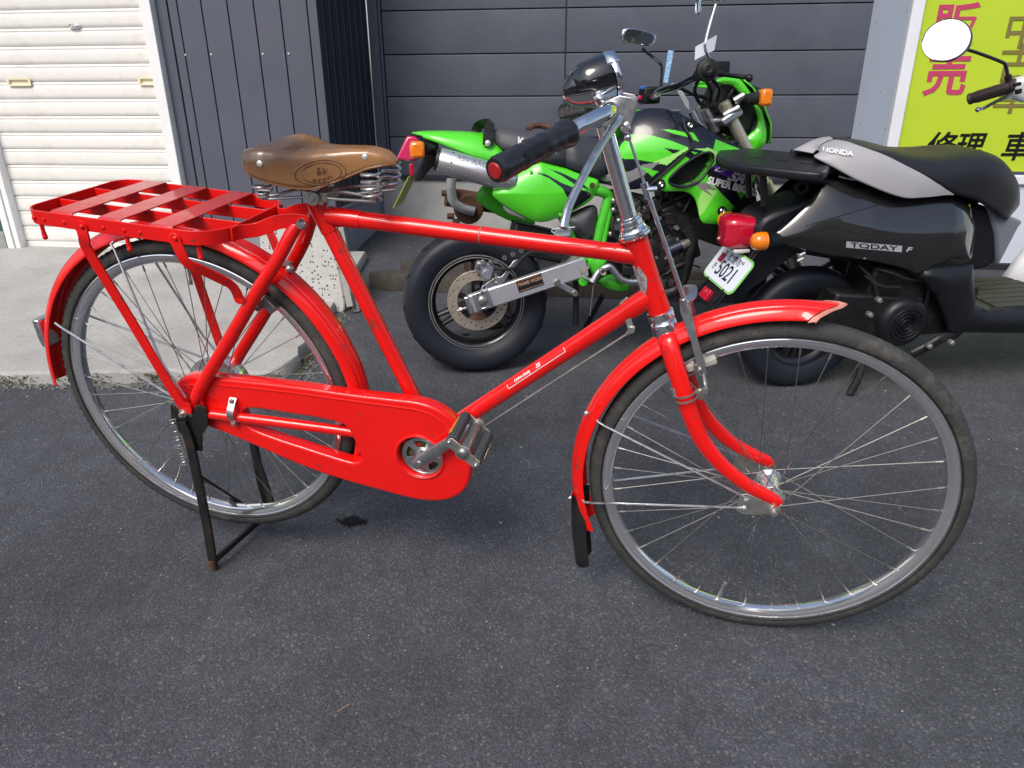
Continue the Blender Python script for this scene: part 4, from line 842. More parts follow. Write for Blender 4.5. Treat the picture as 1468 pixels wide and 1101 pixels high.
for x0, x1 in ((tA, tB),): q.sweep([f1(x, 0, .0002) for x in np.linspace(x0, x1, 12)], [(-.0007, -.0002), (.0007, -.0002), (.0007, .0002), (-.0007, .0002)], up=(0, 1, 0))
for x in (tA, t_of(758, 530), tB): q.sweep([f1(x, y, .0002) for y in np.linspace(0, .008, 5)], [(-.0006, -.0002), (.0006, -.0002), (.0006, .0002), (-.0006, .0002)], up=(0, 1, 0))
bp(q, 'decal_lines', bpy.data.materials['white_decal'])
# crest on the head tube
hcx = B(931, 400, -.019); q = MB(); fcr = on_tube(hbm, ht, .0186, (hcx-hbm)@hd, R(-38))
pl = [(-.026, .0), (-.020, -.011), (.0, -.013), (.026, -.010), (.024, .006), (.004, .012), (-.012, .008)]
q.plate(pl, [], lambda u, v, h: fcr(u, v, h), .0004); hbadge = bp(q, 'head_badge', pbr('printed_crest', (.42, .42, .43), .4, .3, var=.75, vscale=160))
# ---------------------------------------------------------------- stand
q = MB()
fn, ff = B(305, 808, -.088), None
ng_l = V(_bx@NG, _by@NG, _bz@NG)
def on_ground(p, h=.006):
    wpt = BK.w(p); return p - ng_l*(((wpt-G0)@NG)-h)
fn = on_ground(fn); ff = on_ground(V(fn[0]+.035, .105, fn[2]))
for s, ft in ((-1, fn), (1, ff)):
    q = MB(); P = [V(-.006, .084*s, -.020), V(.004, .086*s, -.060)] ; P = cr(P+[V(.008 if s < 0 else .03, .087*s, -.14), ft*.35+V(.012 if s < 0 else .03, .088*s, -.22)*.65, ft], 5)
    q.sweep(P, [(-.010, -.0035), (.010, -.0035), (.010, .0035), (-.010, .0035)], up=(0, 1, 0)); bp(q, 'stand_leg', M['blackiron'], bevel=.001)
    q = MB(); q.tube([ft+V(-.001, 0, .022), ft+V(0, 0, -.002)], [.009, .008], 8); bp(q, 'stand_foot', M['rust'])
q = MB(); q.bar(fn+V(.004, .004, .020), ff+V(0, 0, .020), .014, .006, up=(1, 0, 0)); bp(q, 'stand_crossbar', M['blackiron'])
q = MB(); q.bar(V(.004, -.082, -.150), ff+V(-.03, -.03, .035), .014, .005, up=(0, 1, 0)); bp(q, 'stand_brace', M['blackiron'])
q = MB(); q.bar(V(.030, .082, -.150), V(.10, .03, -.30), .014, .005, up=(0, 1, 0)); bp(q, 'stand_brace', M['blackiron'])
q = MB(); q.plate([(-.030, .010), (-.034, -.02), (-.018, -.055), (-.004, -.088), (.022, -.090), (.028, -.050), (.048, -.022), (.050, .018), (.030, .022), (.010, -.012)], [], lambda u, v, h: (u, -.076+h, v), .006, .001); bp(q, 'stand_bracket', M['blackiron']); q = MB(); q.plate([(-.030, .010), (-.018, -.055), (-.004, -.088), (.022, -.090), (.048, -.022), (.030, .012)], [], lambda u, v, h: (u, .076+h, v), .006, .001); bp(q, 'stand_bracket', M['blackiron'])
q = MB(); s0, s1 = B(247, 600, -.086), B(266, 668, -.092); d = s1-s0; n = 17; dn = unit(d); uu_ = unit(np.cross(dn, V(0, 1, 0))); vv_ = np.cross(dn, uu_)
q.tube([s0+d*(t/n)+.0055*(uu_*math.cos(2*math.pi*t)+vv_*math.sin(2*math.pi*t)) for t in np.linspace(0, n, n*10)], .0012, 5); q.tube([s1, s1+d*.12, s1+d*.14+V(.004, .006, 0)], .0014, 6); bp(q, 'stand_spring', M['steel'])
# rear calliper by the stay
q = MB(); a = B(384, 438, -.03); q.box((a[0], -.018, a[2]), (.03, .03, .02), Matrix.Rotation(.7, 3, 'Y')); q.box((a[0]-.012, -.030, a[2]+.004), (.022, .010, .014)); q.tube([V(a[0]-.018, -.040, a[2]-.006), V(a[0]-.018, -.024, a[2]-.006)], .0055, 8); bp(q, 'lock_bracket', M['steel'], bevel=.002)
q = MB(); a = B(421, 382, 0); q.ball((a[0]-.006, -.004, a[2]-.004), .008, 8); q.box((a[0]-.016, 0, a[2]+.004), (.02, .014, .006)); bp(q, 'mudguard_bolt', M['zinc'])
# ================================================================== shaped shells
def pin(poly, X, Z):
    """points in polygon"""
    c = np.zeros(X.shape, bool); n = len(poly)
    for i in range(n):
        x0, z0 = poly[i]; x1, z1 = poly[(i+1) % n]
        k = ((z0 > Z) != (z1 > Z)); xi = (x1-x0)*(Z-z0)/((z1-z0) if abs(z1-z0) > 1e-12 else 1e-12)+x0
        c ^= k & (X < xi)
    return c
def pdist(poly, X, Z):
    best = np.full(X.shape, 1e9); bx = np.zeros(X.shape); bz = np.zeros(X.shape); n = len(poly)
    for i in range(n):
        a = np.array(poly[i]); b = np.array(poly[(i+1) % n]); d = b-a; L2 = d@d+1e-15
        t = np.clip(((X-a[0])*d[0]+(Z-a[1])*d[1])/L2, 0, 1); qx, qz = a[0]+t*d[0], a[1]+t*d[1]; dd = np.hypot(X-qx, Z-qz)
        m = dd < best; best[m] = dd[m]; bx[m] = qx[m]; bz[m] = qz[m]
    return best, bx, bz
def skin(poly, yfun, cell=.004, bulge=.02, edge=.03, regions=(), s=-1):
    """shell over an outline in the side plane: domed towards the side s, faces coloured by region"""
    P = np.array(poly); x0, z0 = P.min(0)-cell; x1, z1 = P.max(0)+cell
    nx, nz = int((x1-x0)/cell)+2, int((z1-z0)/cell)+2
    gx = x0+np.arange(nx)*cell; gz_ = z0+np.arange(nz)*cell; X, Z = np.meshgrid(gx, gz_, indexing='ij')
    cx, cz = X[:-1, :-1]+cell/2, Z[:-1, :-1]+cell/2; inside = pin(poly, cx, cz)
    used = np.zeros((nx, nz), int); full = np.zeros((nx, nz), int)
    for a in (0, 1):
        for b in (0, 1): full[a:nx-1+a, b:nz-1+b] += inside
    used = full > 0; bord = used & (full < 4)
    D, QX, QZ = pdist(poly, X, Z); X = np.where(bord, QX, X); Z = np.where(bord, QZ, Z); D = np.where(bord, 0, D)
    Y = yfun(X, Z)+s*bulge*(1-np.exp(-(D/edge)))
    idx = -np.ones((nx, nz), int); idx[used] = np.arange(used.sum()); vs_ = np.stack([X[used], Y[used], Z[used]], 1)
    ii, jj = np.nonzero(inside); mt = np.zeros(len(ii), int)
    for poly2, k in regions: mt[pin(poly2, cx[ii, jj], cz[ii, jj])] = k
    q = MB(); q.v = [tuple(v) for v in vs_]; q.f = [(idx[i, j], idx[i+1, j], idx[i+1, j+1], idx[i, j+1]) for i, j in zip(ii, jj)]; q.m = [int(k) for k in mt]
    return q
def thick(o, t=.003, off=0):
    m_ = o.modifiers.new('thickness', 'SOLIDIFY'); m_.thickness = t; m_.offset = off; return o
def saddle_loft(st, n=17, p=2.4, full=False):
    """st: (near lower edge point, top centre point); mirrored across the centre plane"""
    loops = []
    for lo, tp in st:
        row = []
        for t in np.linspace(-1, 1, n):
            a = abs(t); k = a**p; yy = abs(lo[1])*math.sin(a*math.pi/2)**.9*np.sign(t) if a > 0 else 0
            row.append(V(tp[0]+(lo[0]-tp[0])*k, yy, tp[2]+(lo[2]-tp[2])*k))
        loops.append(row)
    return MB().loft(loops, caps=full, closed=full)
# ================================================================== GREEN MOTORCYCLE
def lot_frame(base, yaw, lean=0):
    c, s = math.cos(R(yaw)), math.sin(R(yaw)); X = c*V(1, 0, 0)+s*GYV; Y = -s*V(1, 0, 0)+c*GYV; Z = NG.copy(); l = R(lean)
    return Fr(X, Y*math.cos(l)-Z*math.sin(l), Z*math.cos(l)+Y*math.sin(l), base)
MF = lot_frame(gnd(690, 529), 8, 8)
moto = thing('motorcycle', 'green and black small motorcycle with a silver silencer, parked against the siding wall', 'motorcycle', MF)
def Mo(px, py, off=0): return MF.loc(px, py, off)
def z1(l, off): return [tuple(Mo(560+x*.23161, 170+y*.23161, off)[[0, 2]]) for x, y in l]
def z2(l, off): return [tuple(Mo(860+x*.19076, 120+y*.19076, off)[[0, 2]]) for x, y in l]
def z3(l, off): return [tuple(Mo(780+x*.19074, 280+y*.19074, off)[[0, 2]]) for x, y in l]
def p1(x, y, off): return Mo(560+x*.23161, 170+y*.23161, off)
def p2(x, y, off): return Mo(860+x*.19076, 120+y*.19076, off)
def p3(x, y, off): return Mo(780+x*.19074, 280+y*.19074, off)
def mp(mb, name, mat, parent=None, at=None, **k):
    o = mb.build(name, mat, parent if parent is not None else moto, **k)
    if at is not None: o.location = at
    return o
M['green'] = pbr('lime_green_plastic', (.085, .62, .022), .3, coat=.35, var=.05, vscale=6, rvar=.08)
M['greenpale'] = pbr('pale_green_print', (.32, .72, .16), .3, coat=.35)
M['greenframe'] = pbr('green_frame_paint', (.06, .50, .02), .4, coat=.2, var=.12, vscale=14, dirt=(.03, .06, .02), dscale=12, damt=.5)
M['seatvinyl'] = pbr('grey_seat_vinyl', (.060, .062, .070), .55, var=.1, vscale=20, bump=.35, bscale=220)
M['seatvinyl2'] = pbr('dark_seat_vinyl', (.030, .033, .042), .5, var=.1, vscale=20, bump=.35, bscale=220)
M['tankblack'] = pbr('blue_black_gloss', (.008, .010, .018), .2, spec=.4, coat=.35)
M['satin'] = pbr('grey_satin_print', (.20, .20, .20), .35, coat=.4)
M['purple'] = pbr('purple_print', (.12, .025, .42), .3, coat=.4)
M['whiteprint'] = pbr('white_print', (.82, .82, .84), .4)
M['orange'] = pbr('amber_lens', (.80, .20, .004), .12, coat=1, var=.1, vscale=60, bump=.3, bscale=140)
M['redlens'] = pbr('red_lens_plastic', (.50, .006, .03), .10, coat=1, var=.1, vscale=40)
M['redlens2'] = pbr('pink_red_lens', (.62, .03, .12), .12, coat=1)
M['gold'] = pbr('champagne_anodised', (.62, .57, .44), .32, .7, var=.06)
M['engine'] = pbr('black_engine_paint', (.009, .009, .010), .45, .2, var=.4, vscale=20, rvar=.15, dirt=(.05, .045, .04), dscale=18, damt=.6, bump=.3, bscale=80)
M['mtyre'] = pbr('motor_tyre_rubber', (.012, .0145, .022), .5, spec=.35, var=.15, vscale=12, bump=.2, bscale=200, dirt=(.035, .035, .04), dscale=8, damt=.3)
M['wheelblack'] = pbr('black_alloy', (.012, .012, .014), .28, .3, coat=.4)
M['discsteel'] = pbr('brake_disc_steel', (.62, .55, .44), .38, .8, var=.1, vscale=40)
M['silencer'] = pbr('brushed_silencer', (.66, .67, .69), .3, .85, var=.06, vscale=6, rvar=.08, dirt=(.35, .30, .24), dscale=10, damt=.35)
# wheels
MX, MZ, MR, MWd = -.010, .246, .246, .054
def mwheel(par, cx, cz, rr, hw, rimr, name='wheel', spoke=3, ph=0, matr=None, offy=0, frp=None):
    rim = MB(); rim.lathe([(rimr+.004, -hw*.72), (rimr+.004, -hw*.66), (rimr-.006, -hw*.60), (rimr-.016, -hw*.52), (rimr-.026, -hw*.30), (rimr-.028, 0), (rimr-.026, hw*.30), (rimr-.016, hw*.52), (rimr-.006, hw*.60), (rimr+.004, hw*.66), (rimr+.004, hw*.72), (rimr, hw*.72), (rimr, -hw*.72)], (0, 0, 0), (0, 1, 0), 72, closed=True)
    wo = rim.build(name, matr or M['wheelblack'], par); wo.location = (cx, offy, cz)
    ty = MB(); pr = [(rimr-.004, -hw*.70), (rimr+.006, -hw*.80), (rimr+.018, -hw*.96), ((rimr+rr)/2+.006, -hw*1.0), (rr-.020, -hw*.93), (rr-.010, -hw*.72), (rr-.003, -hw*.36), (rr, 0)]; pr = pr+[(a, -b) for a, b in pr[-2::-1]]
    ty.lathe(pr, (0, 0, 0), (0, 1, 0), 90); t_ = ty.build('tyre', M['mtyre'], wo, sharp=60)
    for s_ in (-1, 1):
        for k in range(14):
            g = MB(); a = 2*math.pi*k/14+ph; pts = []
            for t in np.linspace(0, 1, 4):
                aa = a+.10*t; r_ = np.interp(t, [0, 1], [rr-.0065, rr-.0015])+.0004; y_ = s_*np.interp(t, [0, 1], [hw*.60, hw*.20]); pts.append(V(r_*math.cos(aa), y_, r_*math.sin(aa)))
            g.tube(pts, [.0012, .0024, .0024, .0012], 5); g.build('tread_groove', M['black'], wo)
    hb_ = MB(); hb_.lathe([(.0001, -hw*.9), (.022, -hw*.9), (.030, -hw*.6), (.030, hw*.6), (.022, hw*.9), (.0001, hw*.9)], (0, 0, 0), (0, 1, 0), 24); hb_.build('hub', M['wheelblack'], wo)
    for k in range(spoke):
        for dd in (-.16, .16):
            a = 2*math.pi*k/spoke+ph; s0 = V(.024*math.cos(a+dd*2), 0, .024*math.sin(a+dd*2)); s1 = V((rimr-.018)*math.cos(a+dd*.8), 0, (rimr-.018)*math.sin(a+dd*.8))
            sp_ = MB(); sp_.tube([s0, s1], [.013, .009], 10, flat=1.4, flatdir=(0, 1, 0)); sp_.build('wheel_spoke', matr or M['wheelblack'], wo)
    return wo
mw_r = mwheel(moto, MX, MZ, MR, MWd, .163, ph=R(205))
for rr_ in (.160, .152):
    q = MB(); q.lathe([(rr_-.002, -.040), (rr_, -.0405), (rr_+.002, -.040)], (0, 0, 0), (0, 1, 0), 72); q.build('rim_line', M['steel'], mw_r)
mw_f = mwheel(moto, 1.165, .245, .245, .050, .163, ph=.4)
dc = Mo(685, 431, -.074); q = MB(); oc = [(.101*math.cos(t), .101*math.sin(t)) for t in np.linspace(0, 2*math.pi, 64, endpoint=False)]; hs = [[(.068*math.cos(t), .068*math.sin(t)) for t in np.linspace(0, 2*math.pi, 40, endpoint=False)]]
for k in range(30):
    a = 2*math.pi*k/30; r_ = (.077, .085, .093)[k % 3]; hs.append([(r_*math.cos(a)+.0031*math.cos(t), r_*math.sin(a)+.0031*math.sin(t)) for t in np.linspace(0, 2*math.pi, 10, endpoint=False)])
q.plate(oc, hs, lambda u, v, h: (u, h, v), .004, .0006); mp(q, 'brake_disc', M['discsteel'], None, (dc[0], -.072, dc[2]))
q = MB()
for k in range(5):
    a = 2*math.pi*k/5+.3; q.bar(V(.0, 0, .0), V(.070*math.cos(a), 0, .070*math.sin(a)), .018, .006, up=(0, 1, 0))
mp(q, 'disc_carrier', M['wheelblack'], None, (dc[0], -.066, dc[2]))
# swing arm
sa, sb = Mo(671, 437, -.108), Mo(840, 381, -.108); d_ = unit(sb-sa)
for s in (-1, 1):
    q = MB(); q.bar(sa*V(1, -s, 1), sb*V(1, -s, 1), .062, .030, up=(0, 1, 0)); mp(q, 'swing_arm', pbr('swingarm_aluminium', (.66, .67, .70), .36, .75, var=.05, vscale=10) if s < 0 else bpy.data.materials['swingarm_aluminium'], bevel=.004)
ac = Mo(692, 431, -.126); q = MB(); q.bar(ac-d_*.028, ac+d_*.028, .060, .008, up=(0, 1, 0)); mp(q, 'axle_block', M['alu'], bevel=.002)
q = MB(); q.lathe([(.0001, -.010), (.010, -.010), (.0145, -.007), (.0165, 0), (.0165, .006)], ac+V(0, -.004, 0), (0, 1, 0), 20); mp(q, 'axle_nut', M['steel'])
for dz in (-.026, .026):
    q = MB(); c = ac+V(-d_[2], 0, d_[0])*dz; q.bar(c-d_*.012, c+d_*.012, .008, .012, up=(0, 1, 0)); mp(q, 'adjuster_slot', M['chrome'], bevel=.001)
q = MB(); q.bar(Mo(671, 437, -.118)-d_*.006, Mo(671, 437, -.118)+d_*.012, .058, .028, up=(0, 1, 0)); mp(q, 'swingarm_end', M['chrome'], bevel=.003)
q = MB(); q.tube([Mo(668, 441, -.118), Mo(655, 446, -.118)], .004, 8); q.tube([Mo(662, 443, -.118), Mo(659, 444, -.118)], .008, 6); mp(q, 'chain_adjuster', M['steel'])
stc = Mo(761, 405, -.125); q = MB(); q.bar(stc-d_*.046, stc+d_*.040, .040, .0012, up=(0, 1, 0)); mp(q, 'sticker', pbr('black_sticker', (.012, .010, .010), .35))
pv = V(-d_[2], 0, d_[0]); q = MB(); f_ = lambda u, v, h: stc+d_*(u-.001)+pv*(v+.004)+V(0, -.0012-h, 0); q.text('FRAME WORX', .0165, f_, .0006, bold=.0003, xs=.78); mp(q, 'sticker_lettering', pbr('bronze_print', (.42, .25, .17), .4))
for dz in (-.016, .016):
    q = MB(); q.bar(stc-d_*.042+pv*dz+V(0, -.001, 0), stc+d_*.037+pv*dz+V(0, -.001, 0), .0012, .001, up=(0, 1, 0)); mp(q, 'sticker_line', bpy.data.materials['bronze_print'])
# caliper and its arm
cal = Mo(697, 390, -.095)
M['cal'] = pbr('grey_caliper', (.30, .31, .34), .42, .6, var=.15, vscale=30)
q = MB(); q.box(cal+V(-.004, .01, .012), (.060, .036, .038), Matrix.Rotation(.25, 3, 'Y')); mp(q, 'caliper', M['cal'], bevel=.006)
q = MB(); q.lathe([(.0001, -.018), (.014, -.018), (.0175, -.014), (.0175, .01)], cal+V(0, -.012, -.004), (0, 1, 0), 20); mp(q, 'caliper_piston', M['cal'])
for dx, dz, r_ in ((-.028, .022, .008), (-.010, .034, .009), (.016, .034, .008), (.034, .012, .008), (.030, -.010, .0075)):
    q = MB(); q.lathe([(.0001, -.010), (r_*.7, -.010), (r_, -.007), (r_, .012)], cal+V(dx, -.010, dz), (0, 1, 0), 8); mp(q, 'caliper_bolt', M['steel'])
q = MB(); pl = z1([(555, 1060), (590, 1020), (640, 985), (690, 975), (760, 880), (790, 870), (700, 1010), (600, 1075)], -.112); q.plate(pl, [], lambda u, v, h: (u, -.112+h, v), .008, .001); mp(q, 'caliper_arm', M['alu'])
for px, py in ((694, 412), (711, 401)):
    c = Mo(px, py, -.118); q = MB(); q.lathe([(.0001, -.006), (.006, -.006), (.009, -.003), (.009, .006)], c, (0, 1, 0), 6); mp(q, 'arm_bolt', M['chrome'])
q = MB(); q.tube(cr([p1(640, 925, -.11), p1(700, 930, -.12), p1(760, 925, -.12), p1(830, 850, -.12), p1(900, 825, -.12), p1(1000, 855, -.11), p1(1070, 860, -.10)], 6), .006, 10); mp(q, 'brake_hose', M['rubber'])
# tail
def st(lo, tp, w_): return (p1(lo[0], lo[1], -w_), p1(tp[0], tp[1], 0))
q = saddle_loft([st((140, 96), (132, 87), .018), st((215, 124), (200, 79), .058), st((330, 166), (310, 76), .078), st((480, 222), (450, 80), .092), st((600, 258), (560, 88), .098), st((655, 262), (620, 112), .10), st((700, 215), (690, 180), .10)], 21, 2.2)
thick(mp(q, 'tail_cowl', M['green'], sharp=60), .003)
q = saddle_loft([st((635, 130), (628, 68), .075), st((690, 186), (660, 60), .105), st((800, 222), (780, 72), .112), st((930, 262), (900, 86), .115), st((1090, 296), (1040, 100), .112)], 21, 3.2)
thick(mp(q, 'seat', M['seatvinyl'], sharp=60), .004)
q = saddle_loft([st((1085, 296), (1042, 101), .1125), st((1180, 335), (1110, 108), .11), st((1285, 372), (1200, 116), .105), st((1340, 330), (1290, 125), .10), st((1400, 250), (1370, 150), .08)], 21, 3.0)
thick(mp(q, 'seat_front', M['seatvinyl2'], sharp=60), .004)
q = MB(); c = p1(785, 140, -.114); f_ = lambda u, v, h: V(c[0]+u*.97, -.110-h-.004, c[2]+v-u*.22); q.text('Kawasaki', .034, f_, .001, align='LEFT', bold=.001); mp(q, 'seat_lettering', M['whiteprint'])
q = MB(); loopP = cr([p1(528, 80, .03), p1(545, 45, .02), p1(580, 28, -.03), p1(610, 40, -.075), p1(605, 100, -.098), p1(602, 165, -.102)], 5); q.sweep(loopP, [(-.016, -.0012), (.016, -.0012), (.016, .0012), (-.016, .0012)], up=(0, 1, .3)); mp(q, 'grab_strap', M['rubber'])
q = MB(); q.ball(p1(602, 152, -.106), .009, 8, (1, .5, 1)); mp(q, 'strap_screw', M['screw'])
# tail lamp, signal, plate, rear flap
q = MB(); A = z1([(35, 252), (100, 108), (165, 106), (182, 185), (165, 258), (120, 264)], -.045)
q.loft([[(x, -.048, z) for x, z in A], [(x, .048, z) for x, z in A]]); mp(q, 'tail_lamp', M['redlens2'], bevel=.006)
q = MB(); A = z1([(105, 90), (290, 120), (300, 200), (285, 270), (175, 392), (150, 372), (205, 262), (180, 120)], -.05); q.loft([[(x, -.052, z) for x, z in A], [(x, .052, z) for x, z in A]]); mp(q, 'rear_fender', M['black'], bevel=.004)
for s in (-1, 1):
    c0, c1, c2 = p1(262, 190, -.06), p1(212, 190, -.118), p1(140, 196, -.122)
    f_ = V(1, -s, 1); q = MB(); q.tube([c0*f_, p1(240, 190, -.11)*f_, c1*f_], [.013, .015, .018], 12); mp(q, 'signal_stalk', M['rubber'])
    q = MB(); cc_ = (p1(165, 194, -.122))*f_; q.box(cc_, (.044, .048, .050)); mp(q, 'turn_signal', M['orange'], bevel=.010)
q = MB(); c = p1(130, 315, -.02); q.box(c, (.012, .05, .036)); mp(q, 'reflector', M['redlens'], bevel=.002)
q = MB(); tp_, bt = p1(128, 355, -.055), p1(35, 545, -.055); q.add([], []); 
for s_ in (0,):
    dv = bt-tp_; nn_ = unit(np.cross(dv, V(0, 1, 0))); loops = []
    for p in (tp_, bt): loops.append([p+V(-.01, -.045, 0), p+V(.02, .155, 0), p+V(.02, .155, 0)+nn_*.0015, p+V(-.01, -.045, 0)+nn_*.0015])
    q.loft(loops)
mp(q, 'licence_plate', pbr('yellow_plate', (.52, .58, .10), .45, var=.05))
# silencer
s0, s1 = p1(300, 256, -.105), p1(672, 362, -.105); ds = unit(s1-s0); q = MB(); q.lathe([(.020, -.004), (.033, -.002), (.0365, .004), (.0365, .03), (.0375, .032), (.0375, .20), (.036, .225), (.028, .24)], s0, ds, 36); mp(q, 'silencer', M['silencer'])
q = MB(); q.lathe([(.0001, .004), (.014, .004), (.016, -.010), (.030, -.012), (.034, -.002)], s0, ds, 28); mp(q, 'silencer_end', M['engine'])
su = unit(np.cross(V(0, 1, 0), ds)); su = su if su[2] > 0 else -su
def on_can(t0, ang): return lambda u, v, h: s0+ds*(t0+u)+(.0378+h)*(V(0, -1, 0)*math.cos(ang+v/.0378)+su*math.sin(ang+v/.0378))
q = MB(); q.text('RSV RACING', .024, on_can(.115, R(36)), .0006, shear=.2, bold=.0002); q.text('OF JAPAN', .009, on_can(.130, R(10)), .0006); mp(q, 'silencer_lettering', M['steel'])
for t_, an in ((.035, 60), (.035, 5), (.20, 60), (.20, 5)):
    q = MB(); q.ball(on_can(t_, R(an))(0, 0, 0), .0028, 5); mp(q, 'rivet', M['black'])
# side cover and the far fender
SC = [(635, 470), (655, 432), (700, 390), (780, 345), (850, 308), (930, 262), (1010, 285), (1090, 310), (1180, 345), (1250, 368), (1288, 385), (1292, 430), (1250, 500), (1195, 540), (1130, 578), (1050, 612), (980, 636), (920, 641), (860, 622), (770, 577), (680, 520)]
rg = [(z1([(850, 320), (960, 345), (1060, 400), (1140, 430), (1230, 455), (1250, 480), (1200, 522), (1135, 570), (1100, 500), (1060, 430), (980, 370), (900, 335)], -.13), 1), (z1([(980, 312), (1080, 345), (1180, 395), (1235, 445), (1150, 415), (1060, 355)], -.13), 1)]
for px, py in ((700, 402), (1050, 595), (870, 330)):
    q = MB(); q.lathe([(.0001, -.003), (.005, -.002), (.006, 0)], p1(px, py, -.125), (0, 1, 0), 10); mp(q, 'cover_fastener', M['green'])
q = skin(z1(cr(SC, 4, True), -.12), lambda X, Z: -.105+0*X, .0022, .034, .035, rg); thick(mp(q, 'side_cover', [M['green'], M['tankblack']], sharp=60), .003)
q = MB(); c = p1(1247, 413, -.139); q.lathe([(.0001, -.004), (.006, -.004), (.009, 0)], c, (0, 1, 0), 12); mp(q, 'cover_screw', M['rust'])
q = skin(z1(cr([(528, 490), (545, 450), (575, 415), (640, 440), (720, 540), (800, 600), (900, 640), (850, 656), (760, 640), (640, 585), (560, 530)], 4, True), .06), lambda X, Z: .06+0*X, .006, .01, .03); thick(mp(q, 'inner_fender', M['greenframe'], sharp=60), .004)
q = skin(z1([(690, 525), (720, 545), (850, 615), (830, 625), (730, 590), (700, 560)], -.10), lambda X, Z: -.10+0*X, .005, .004, .02); thick(mp(q, 'cover_lining', M['satin']), .003)
# tank with shrouds
OT = [(20, 720), (70, 650), (135, 555), (200, 440), (240, 350), (262, 285), (330, 215), (420, 180), (560, 190), (640, 240), (740, 290), (850, 370), (1000, 450), (1130, 518), (1165, 600), (1160, 690), (1110, 790), (1050, 870), (1000, 930), (930, 1010), (890, 1046), (780, 1046), (748, 1010), (730, 930), (705, 855), (655, 815), (590, 806), (490, 810), (430, 778), (370, 780), (260, 800), (130, 775), (40, 745)]
YT = -.150; G_, PG, PU, SA_, VD = 1, 2, 3, 4, 5
RG = [([(135, 568), (200, 455), (265, 380), (400, 390), (520, 425), (650, 478), (590, 505), (500, 490), (580, 535), (500, 612), (400, 590), (260, 566)], G_),
      ([(400, 590), (520, 540), (640, 478), (655, 490), (580, 540), (500, 612)], PG), ([(475, 480), (590, 500), (540, 525)], 0),
      ([(475, 343), (560, 348), (640, 368), (655, 402), (560, 378)], G_), ([(660, 362), (700, 372), (735, 440), (690, 420)], G_),
      ([(30, 735), (60, 690), (250, 660), (330, 610), (455, 585), (330, 700), (240, 748), (130, 740)], SA_),
      ([(310, 620), (440, 660), (400, 700)], G_),
      ([(428, 730), (480, 665), (520, 640), (600, 560), (690, 490), (800, 482), (872, 515), (862, 580), (800, 680), (740, 770), (660, 820), (590, 810), (490, 814), (440, 775)], G_),
      ([(700, 490), (800, 482), (872, 515), (862, 580), (840, 570), (830, 520), (760, 505)], PG),
      ([(600, 520), (690, 490), (760, 505), (660, 570)], 0), ([(665, 505), (720, 520), (690, 530)], G_),
      ([(700, 765), (770, 690), (850, 740), (920, 830), (1005, 935), (930, 1015), (890, 1050), (780, 1050), (740, 1010), (725, 930), (700, 850), (650, 812), (600, 800)], G_),
      ([(735, 930), (730, 860), (760, 775), (810, 740), (870, 800), (830, 850), (745, 1000)], PG), ([(680, 740), (780, 740), (870, 800), (780, 790), (835, 850), (740, 790)], SA_),
      ([(860, 418), (980, 470), (1100, 515), (900, 525), (830, 495)], G_),
      ([(780, 668), (850, 595), (1120, 690), (1090, 770), (1000, 925), (900, 830), (820, 735)], 0),
      ([(1000, 795), (1095, 770), (1130, 680), (1170, 690), (1115, 795), (1052, 875)], G_),
      ([(835, 625), (880, 590), (960, 622), (1105, 690), (1090, 740), (950, 705), (860, 665)], PU),
      ([(515, 722), (560, 660), (640, 590), (740, 530), (810, 518), (832, 560), (790, 650), (720, 730), (620, 770), (540, 757)], VD)]
def ytank(X, Z):
    x0, x1 = p2(20, 600, YT)[0], p2(1160, 600, YT)[0]; t = np.clip((X-x0)/(x1-x0), 0, 1)
    z0, zt = p2(500, 1000, YT)[2], p2(500, 180, YT)[2]; k = np.clip((Z-z0)/(zt-z0), 0, 1)
    y_ = -(.070+.085*np.sin(np.clip(t*1.5, 0, 1)*math.pi/2)) + .055*np.clip((k-.60)/.4, 0, 1)**1.6
    return y_+(np.where(pin(VENT, X, Z), .040, 0) if np.size(X) > 500 else 0)
VENT = z2(RG[-1][0], YT)
q = skin(z2(cr(OT, 3, True), YT), ytank, .0020, .016, .018, [(z2(p, YT), k) for p, k in RG]); thick(mp(q, 'tank_shroud', [M['tankblack'], M['green'], M['greenpale'], M['purple'], M['satin'], M['black']], sharp=70), .003)
q = MB(); lo_ = z2(cr([(262, 330), (330, 235), (420, 195), (560, 205), (640, 250), (740, 300), (850, 380), (1000, 460), (1120, 530), (1100, 640), (700, 700), (300, 640), (140, 560)], 4, True), -.06); q.loft([[(x, y_, z) for x, z in lo_] for y_ in (-.085, .085)]); mp(q, 'fuel_tank', M['tankblack'], bevel=.014)
q = skin([(x, z) for x, z in z2(cr(OT, 3, True), YT)], lambda X, Z: -ytank(X, Z), .006, .016, .018, s=1); thick(mp(q, 'tank_shroud', M['green'], sharp=70), .003)
def tank_pt(x, y, lift=.020):
    p = p2(x, y, YT); yy = float(ytank(np.array([p[0]]), np.array([p[2]]))[0]); return V(p[0], yy-lift, p[2])
q = MB(); q.tube([tank_pt(x, y, .016) for x, y in cr([(515, 722), (560, 660), (640, 590), (740, 530), (810, 518), (832, 560), (790, 650), (720, 730), (620, 770), (540, 757)], 5, True)], .0045, 8, closed=True); mp(q, 'vent_rim', M['tankblack'])
q = MB(); q.tube([tank_pt(x, y, .022) for x, y in cr([(640, 262), (640, 330), (675, 420), (670, 470), (600, 550), (480, 665), (365, 775)], 5)], .0038, 8); mp(q, 'tank_hose', M['rubber'])
